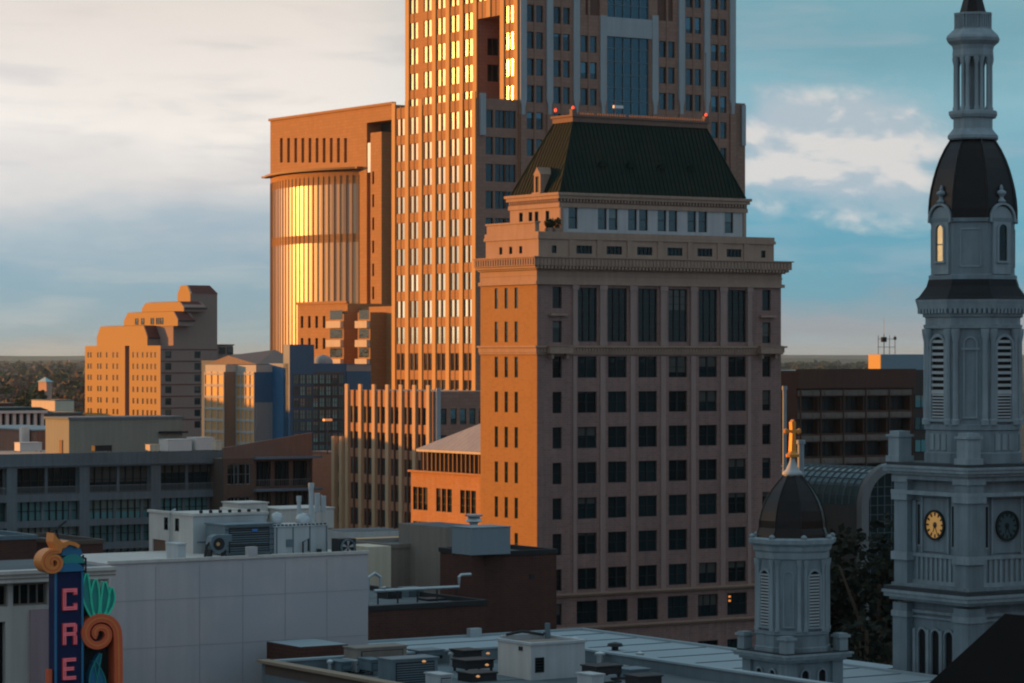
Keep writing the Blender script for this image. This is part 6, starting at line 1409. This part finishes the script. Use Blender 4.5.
for px, D, h, r, kind in ((838, 280, 26.5, 4.6, 0), (859, 279, 30.5, 5.4, 0), (882, 274, 29, 5.0, 0), (843, 268, 23, 4.4, 0), (866, 262, 25, 4.8, 0), (896, 280, 29.5, 4.4, 0)):
    lb = ('dark evergreen with its rounded crown just right of the small turret dome', 'tallest dark evergreen, directly below the glass vault arch', 'dark evergreen close to the left edge of the clock tower shaft', 'lower dark evergreen touching the small turret drum', 'lower dark evergreen in front of the tallest one', 'dark evergreen half hidden behind the clock tower corner')[k]
    tree(*at(px, D), h, r, LEAF[0], 30 + k, 'evergreen_tree', lb, 'dark evergreens below the glass vault', .42, 1500); k += 1
k = 0
for px, D, h, r in ((618, 298, 14.5, 3.2), (645, 296, 15.2, 3.4), (672, 295, 15.6, 3.6), (700, 294, 15.2, 3.3), (722, 292, 14.6, 3.2)):
    tree(*at(px, D), h, r, LEAF[0], 50 + k, 'street_tree', ('first', 'second', 'third', 'fourth', 'last')[k] + ' from left of the dark street trees along the foot of the brick tower', 'street trees at the brick tower', .3, 700); k += 1
# distant trees one can tell apart, each its own; their kinds differ
rr = random.Random(11); kinds = [('evergreen', 0), ('green tree', 1), ('rusty brown tree', 2), ('bare brown tree', 3)]
protos = []
for k, (nm, mi) in enumerate(kinds):
    for v in range(2):
        protos.append((nm, k, tree(-400 - 30 * k, -150 - 20 * v, 1.0 * 20, 6.5 if k else 4.5, LEAF[mi], 70 + k * 2 + v, 'distant_tree', 'x', 'far trees beyond the city', 1.0, 520, conic=(k == 0))))
tagdesc = {0: 'dark pointed evergreen in the far tree belt', 1: 'dull green round tree in the far tree belt', 2: 'rusty brown tree in the far tree belt', 3: 'pale brown bare tree in the far tree belt'}
spots = []
for _ in range(78):
    D = rr.choice([rr.uniform(900, 1500), rr.uniform(1400, 2600)]); px = rr.uniform(-6, 84) if rr.random() < .86 else rr.uniform(235, 268)
    spots.append((px, D))
spots.sort(key=lambda s_: -s_[1])
used = set()
for i, (px, D) in enumerate(spots):
    nm, k, pr = protos[rr.choice([0, 2, 3, 4, 5, 5, 4, 6, 7])]
    if id(pr) not in used: o_ = pr; used.add(id(pr))
    else: o_ = copy_tree(pr)
    x, y = at(px, D); o_.location = (x, y, 0); s_ = rr.uniform(.85, 1.35); o_.scale = (s_, s_, s_ * rr.uniform(.9, 1.2)); o_.rotation_euler = (0, 0, rr.uniform(0, 6.28))
    o_['label'] = tagdesc[k]; o_['group'] = ('far evergreens', 'far green trees', 'far rusty trees', 'far bare trees')[k]
for nm, k, pr in protos:
    if id(pr) not in used:
        for c in list(pr.children): bpy.data.objects.remove(c)
        bpy.data.objects.remove(pr)
# the wood beyond, read as one mass
m = MB(); rr = random.Random(21)
for i in range(2600):
    D = 2300 + 6500 * rr.random() ** 1.6; px = rr.uniform(-25, 290) if i % 3 else rr.uniform(770, 935); x, y = at(px, D); h = rr.uniform(11, 21) * (1 + D / 30000); R_ = rr.uniform(8, 18) * (1 + D / 9000)
    mt = LEAF[rr.choice([0, 1, 1, 2, 3] if px < 500 else [0, 0, 1])]
    for _ in range(14):
        p = Vector((x + rr.gauss(0, R_ * .5), y + rr.gauss(0, R_ * .5), h * rr.uniform(.35, 1.05))); a = Vector((rr.gauss(0, 1), rr.gauss(0, .5), rr.gauss(0, .6))).normalized() * rr.uniform(2, 5) * (1 + D / 6000); b_ = a.cross(Vector((rr.gauss(0, 1), rr.gauss(0, 1), rr.gauss(0, 1)))).normalized() * a.length * .6
        m.poly([p - a, p - b_, p + a, p + b_], mt)
tag(m.build('woodland', fix=False), 'far belt of mixed brown and green woodland reaching the horizon', 'woodland', kind='stuff')
# low buildings scattered in front of the far trees
for k, (px, D, p1, py, lb, mm) in enumerate(((-15, 880, 14, 404, 'low dull red shed at the left edge under the far trees', M_db), (40, 760, 82, 414, 'long low dark flat roof below the far trees, left of the stepped block', M_dk), (55, 1050, 74, 401, 'small cream house among the far brown trees', M_cream), (236, 800, 262, 362, 'grey far block glimpsed right of the stepped block', M_gc))):
    slab(px, D, p1, py, 'far_building', lb, 'building', mm, 20, None, M_gc)

# ------------------------------------------------------------------ vertical theatre sign
S = Site(66, 136); t = S.root('vertical_sign', 'tall navy blade sign with pink letters, orange scrolls and green plumes', 'sign')
A = lambda p: S.fx(p); Zs = lambda p: S.z(p)
def em(name, c, e, rough=.5): return mat(name, c, rough, .12, 2, streak=.1, emit=(c, e))
M_nav = em('navy_enamel', (.014, .024, .075), .0); M_nb = em('blue_enamel', (.02, .16, .30), .0); M_or = em('orange_enamel', (.72, .24, .05), .0); M_ro = em('red_orange_enamel', (.66, .12, .045), .0)
M_dr = em('maroon_enamel', (.16, .015, .02), 0); M_gn = em('green_neon', (.03, .50, .33), .06); M_tl2 = em('teal_enamel', (.02, .26, .24), 0); M_pk = em('pink_neon', (.80, .20, .24), .06); M_red = em('red_letter', (.52, .055, .07), .03)
PO = lambda pts: [(A(x), Zs(y)) for x, y in pts]
def ribbon(m, pts, wid, y0, y1, mt):
    n = len(pts); L_, R2 = [], []
    for i, (x, y) in enumerate(pts):
        dx = pts[min(i + 1, n - 1)][0] - pts[max(i - 1, 0)][0]; dy = pts[min(i + 1, n - 1)][1] - pts[max(i - 1, 0)][1]; l_ = sqrt(dx * dx + dy * dy); w = (wid(i / (n - 1)) if callable(wid) else wid) / 2
        L_.append((x - dy / l_ * w, y + dx / l_ * w)); R2.append((x + dy / l_ * w, y - dx / l_ * w))
    for i in range(n - 1): m.extr(PO([L_[i], L_[i + 1], R2[i + 1], R2[i]]), y0, y1, mt)
m = MB(); m.extr(PO([(51.5, 900), (80.5, 900), (80.5, 566), (77, 559), (72, 556), (60, 556), (55, 560), (51.5, 568)]), -.30, .30, M_nav); m.build('blade', t)
for p in (52.6, 79.2): m = MB(); m.extr(PO([(p - 1, 900), (p + 1, 900), (p + 1, 572), (p - 1, 572)]), -.36, -.303, M_nb); m.build('border', t)
for k, (yy, h, w0, w1) in enumerate(((571, 9, 55, 80), (563, 9, 57, 81), (555, 11, 58, 79))):
    m = MB(); n = 14; c = (w0 + w1) / 2; pts = [(w0, yy), (w1, yy)] + [(c + (w1 - w0) / 2 * cos(pi * i / n), yy - h * sin(pi * i / n) * (1 if i else 0)) for i in range(1, n)]; m.extr(PO(pts), -.44 + .04 * k, .36, (M_nb, M_tl2, M_nb)[k]); m.build('blue_scallop', t)
def spiral(cx, cy, r0, r1, a0, turns, n=46): return [(cx + (r0 + (r1 - r0) * (i / n)) * cos(a0 + turns * 2 * pi * i / n), cy - (r0 + (r1 - r0) * (i / n)) * sin(a0 + turns * 2 * pi * i / n)) for i in range(n + 1)]
sp = [(74.5, 546.5), (70, 543.5), (64, 542), (57, 544.5)] + spiral(49, 561, 11.5, 2.0, R(62), 1.55)
m = MB(); ribbon(m, sp, lambda f_: 3.5 + 3.4 * min(1, f_ * 4) - 1.5 * f_, -.52, .3, M_or); sc = m.build('orange_scroll', t)
m = MB(); ribbon(m, sp[4:-2], 1.0, -.54, -.521, M_ro); link('groove', m.build('groove', mesh_only=True), sc)
m = MB(); m.extr(PO([(52, 549), (48.5, 541), (49.3, 532), (53, 537), (58, 541.5), (66, 543), (61, 547)]), -.5, .28, M_or); m.build('flame_tip', t)
m = MB(); m.extr(PO([(49 + 5.5 * cos(2 * pi * i / 20), 561 + 6 * sin(2 * pi * i / 20)) for i in range(20)]), -.33, .2, M_dr); m.build('scroll_eye', t)
ax_, ay_ = 95.5, 635.0
sp = [(114.8, 900), (114.8, 760), (114.8, 690), (114.7, 660), (114.3, 640)] + spiral(ax_, ay_, 18.2, 3.0, R(5), 1.62, 52)
m = MB(); ribbon(m, sp, lambda f_: 8.4 if f_ < .3 else 8.4 - 3.2 * (f_ - .3), -.42, .3, M_ro); sc = m.build('red_scroll', t)
m = MB(); ribbon(m, sp[:-3], 1.3, -.44, -.421, M_or); link('groove', m.build('groove', mesh_only=True), sc)
m = MB(); m.extr(PO([(ax_ + 13 * cos(2 * pi * i / 24), ay_ + 13 * sin(2 * pi * i / 24)) for i in range(24)]), -.2, .2, M_dr if 0 else M_fr); m.build('scroll_back', t)
def leafp(x0, y0, x1, y1, w, bend=0):
    n = 10; L_, R2 = [], []
    for i in range(n + 1):
        f_ = i / n; x = x0 + (x1 - x0) * f_ + bend * sin(pi * f_); y = y0 + (y1 - y0) * f_; ww = w * sin(pi * min(1, f_ * .92 + .04)) ** .8; L_.append((x - ww, y)); R2.append((x + ww, y))
    return L_ + R2[::-1]
for x0, y0, x1, y1, w, bd in ((90, 619, 84, 574, 4.2, -3), (94, 619, 93, 580, 4.2, -1), (99, 619, 102, 583, 4, 2), (104, 617, 109, 589, 3.2, 2)):
    lp_ = leafp(x0, y0, x1, y1, w, bd); m = MB(); m.extr(PO(lp_), -.25, .15, M_tl2); pl_ = m.build('plume', t)
    m = MB(); q = [(A(x), -.30, Zs(y)) for x, y in lp_]; m.tube(q + [q[0]], .045, M_gn, 6); link('neon_tube', m.build('neon_tube', mesh_only=True, smooth=True), pl_)
for x0, y0, x1, y1, w, bd in ((90, 700, 98, 655, 4, -3), (100, 705, 92, 662, 4, 3), (93, 760, 100, 705, 4, 2)):
    lp_ = leafp(x0, y0, x1, y1, w, bd); m = MB(); m.extr(PO(lp_), -.25, .15, M_nb); pl_ = m.build('lower_plume', t)
    m = MB(); q = [(A(x), -.29, Zs(y)) for x, y in lp_]; m.tube(q + [q[0]], .035, M_tl2, 6); link('neon_tube', m.build('neon_tube', mesh_only=True, smooth=True), pl_)
m = MB(); m.extr(PO([(47.3, 900), (50.3, 900), (50.3, 668), (47.3, 668)]), -.2, .2, M_ro); m.build('red_strip', t)
m = MB(); m.extr(PO([(81, 900), (110, 900), (110, 640), (81, 600)]), .18, .3, M_fr); m.build('backing', t)
GL = {'C': [((-7.5, -11), (7.5, -7)), ((-7.5, -11), (-3.5, 11)), ((-7.5, 7), (7.5, 11)), ((3.5, -11), (7.5, -4)), ((3.5, 4), (7.5, 11))],
      'R': [((-7.5, -11), (-3.5, 11)), ((-7.5, -11), (6, -7.2)), ((3.3, -10), (7.3, -1)), ((-7.5, -2), (6.5, 1.8)), ((3.3, 1), (7.3, 11))],
      'E': [((-7.5, -11), (-3.5, 11)), ((-7.5, -11), (6.5, -7.2)), ((-7.5, -2), (4.5, 1.8)), ((-7.5, 7.2), (6.5, 11))],
      'S': [((-7, -11), (7, -7.2)), ((-7, -11), (-3.2, 0)), ((-7, -2), (7, 1.8)), ((3.2, 0), (7, 11)), ((-7, 7.2), (7, 11))], 'T': [((-7.5, -11), (7.5, -7.2)), ((-2, -11), (2, 11))]}
for ch, yc in (('C', 598.8), ('R', 633.5), ('E', 668.2), ('S', 703), ('T', 738)):
    m = MB(); m2 = MB()
    for k, ((x0, y0), (x1, y1)) in enumerate(GL[ch]):
        cx_ = 66.4; m.extr(PO([(cx_ + x0, yc + y0), (cx_ + x1, yc + y0), (cx_ + x1, yc + y1), (cx_ + x0, yc + y1)]), -.36 - k * .003, -.303, M_red)
        hz = (x1 - x0) > (y1 - y0)
        if hz: q = [((x0 + .9, (y0 + y1) / 2)), ((x1 - .9, (y0 + y1) / 2))]
        else: q = [(((x0 + x1) / 2, y0 + .9)), (((x0 + x1) / 2, y1 - .9))]
        for dd in (-.95, .95):
            a_, b_ = q; o2 = (0, dd) if hz else (dd, 0)
            m2.tube([(A(cx_ + a_[0] + o2[0]), -.41, Zs(yc + a_[1] + o2[1])), (A(cx_ + b_[0] + o2[0]), -.41, Zs(yc + b_[1] + o2[1]))], .030, M_pk, 6)
    lt = m.build('letter', t, fix=False); link('neon_tube', m2.build('neon_tube', mesh_only=True), lt)
m = MB(); m.tube([(A(52), .5, Zs(536)), (A(74), .9, Zs(522.5))], .06, M_dkm, 6); m.tube([(A(66), .5, Zs(556)), (A(63), .7, Zs(529))], .05, M_dkm, 6); m.build('strut', t)
m = MB()
for p, y0, y1 in ((82.5, 580, 553), (86, 585, 556), (88.5, 590, 560), (106, 600, 584)): m.tube([(A(p), .3, Zs(y0)), (A(p), .3, Zs(y1))], .05, M_dkm, 6)
for y in (557, 563, 570): m.tube([(A(81), .3, Zs(y)), (A(89), .3, Zs(y + 3))], .045, M_dkm, 6)
m.tube([(A(103), .3, Zs(586)), (A(110), .3, Zs(586))], .05, M_dkm, 6); m.build('bracket', t)

# ------------------------------------------------------------------ unseen blocks added outside the frame to dim sky light on low fronts
M_nb2 = mat('shade_block_wall', (.20, .17, .15), .85, .2, .2)
for X_, Y_, w_, d_, h_2, lb in ((0, -34, 56, 50, 42.2, 'unseen shading block added under the viewpoint, behind the camera'), (98, 128, 44, 90, 52, 'unseen shading block added right of the frame, before the cathedral'), (66, 14, 44, 52, 47, 'unseen shading block added right of the viewpoint'), (118, 262, 60, 60, 44, 'unseen shading block added right of the frame, behind the cathedral')):
    o_ = bpy.data.objects.new('added_shade_block', None); col.objects.link(o_); o_.location = (X_, Y_, 0); o_.rotation_euler = (0, 0, TH); tag(o_, lb, 'office block')
    m = MB(); m.box(-w_ / 2, w_ / 2, -d_ / 2, d_ / 2, 0, h_2, M_nb2); m.box(-w_ / 2 - .3, w_ / 2 + .3, -d_ / 2 - .3, d_ / 2 + .3, h_2 + .01, h_2 + .5, M_trim); m.build('wall', o_, fix=False)
    m = MB()
    for k in range(int(h_2 / 4) - 1):
        for i in range(int(d_ / 6)):
            y = -d_ / 2 + 6 * i + 1.5; z0 = 4 + 4 * k; m.box(-w_ / 2 - .05, -w_ / 2 - .004, y, y + 3, z0, z0 + 2.3, M_gl)
        for i in range(int(w_ / 6)):
            x = -w_ / 2 + 6 * i + 1.5; z0 = 4 + 4 * k; m.box(x, x + 3, d_ / 2 + .004, d_ / 2 + .05, z0, z0 + 2.3, M_gl)
    o2 = m.build('window', o_, fix=False); o2['kind'] = 'stuff'
# ------------------------------------------------------------------ blocks up-sun, left of the picture, whose long shadow lies over the low city
M_off = mat('plain_block_wall', (.24, .22, .2), .85, .15, .2)
sh = Vector((sv.x, sv.y, 0)).normalized(); pn = Vector((-sh.y, sh.x, 0)) if -sh.y * 0 + sh.x * 1 > 0 else Vector((sh.y, -sh.x, 0))
pn = Vector((cos(math.atan2(sh.y, sh.x) - pi / 2), sin(math.atan2(sh.y, sh.x) - pi / 2), 0))      # perpendicular, pointing up-picture
for c0, c1, tt, h, dep, lb in ((-60, 283, 195, 49.5, 22, 'long plain block beyond the left edge, up-sun of the white blank wall'), (186, 216, 235, 96.0, 28, 'tall plain block beyond the left edge, behind the long plain block'), (393, 480, 335, 45.5, 25, 'plain block beyond the left edge, level with the finned block')):
    o_ = bpy.data.objects.new('plain_office_block', None); col.objects.link(o_)
    base = pn * ((c0 + c1) / 2) + sh * (tt + dep / 2); o_.location = (base.x, base.y, 0); o_.rotation_euler = (0, 0, math.atan2(pn.y, pn.x)); tag(o_, lb, 'office block')
    hw = (c1 - c0) / 2; m = MB(); fr2 = lambda a, z, o: (a, -dep / 2 - o, z)
    nb = int(hw * 2 / 6); hs = [(-hw + (i + .25) * 2 * hw / nb, -hw + (i + .75) * 2 * hw / nb, 4 + k * 4, 6.2 + k * 4) for i in range(nb) for k in range(int(h / 4) - 1)]
    m.box(-hw, hw, -dep / 2, dep / 2, 0, h, M_off)
    for a0, a1, z0, z1 in hs: m.pbox(fr2, a0, a1, z0, z1, .003, .06, M_gl); m.pbox(lambda a, z, o: (a, dep / 2 + o, z), a0, a1, z0, z1, .003, .06, M_gl)
    m.build('wall', o_, fix=False)
print('PN', pn, sh)

# ------------------------------------------------------------------ the air over the city
hz = bpy.data.materials.new('haze_air'); hz.use_nodes = True; t_ = hz.node_tree; t_.nodes.clear()
pv_ = t_.nodes.new('ShaderNodeVolumePrincipled'); ou_ = t_.nodes.new('ShaderNodeOutputMaterial'); pv_.inputs['Color'].default_value = (.55, .82, 1.0, 1); pv_.inputs['Density'].default_value = .000022; pv_.inputs['Anisotropy'].default_value = .2
t_.links.new(pv_.outputs[0], ou_.inputs['Volume'])
m = MB(); m.box(-31000, 31000, -320, 41000, -1.5, 135, hz); h_ = m.build('haze', fix=True); h_['kind'] = 'stuff'; h_['label'] = 'thin pale air that softens the far trees and hills'
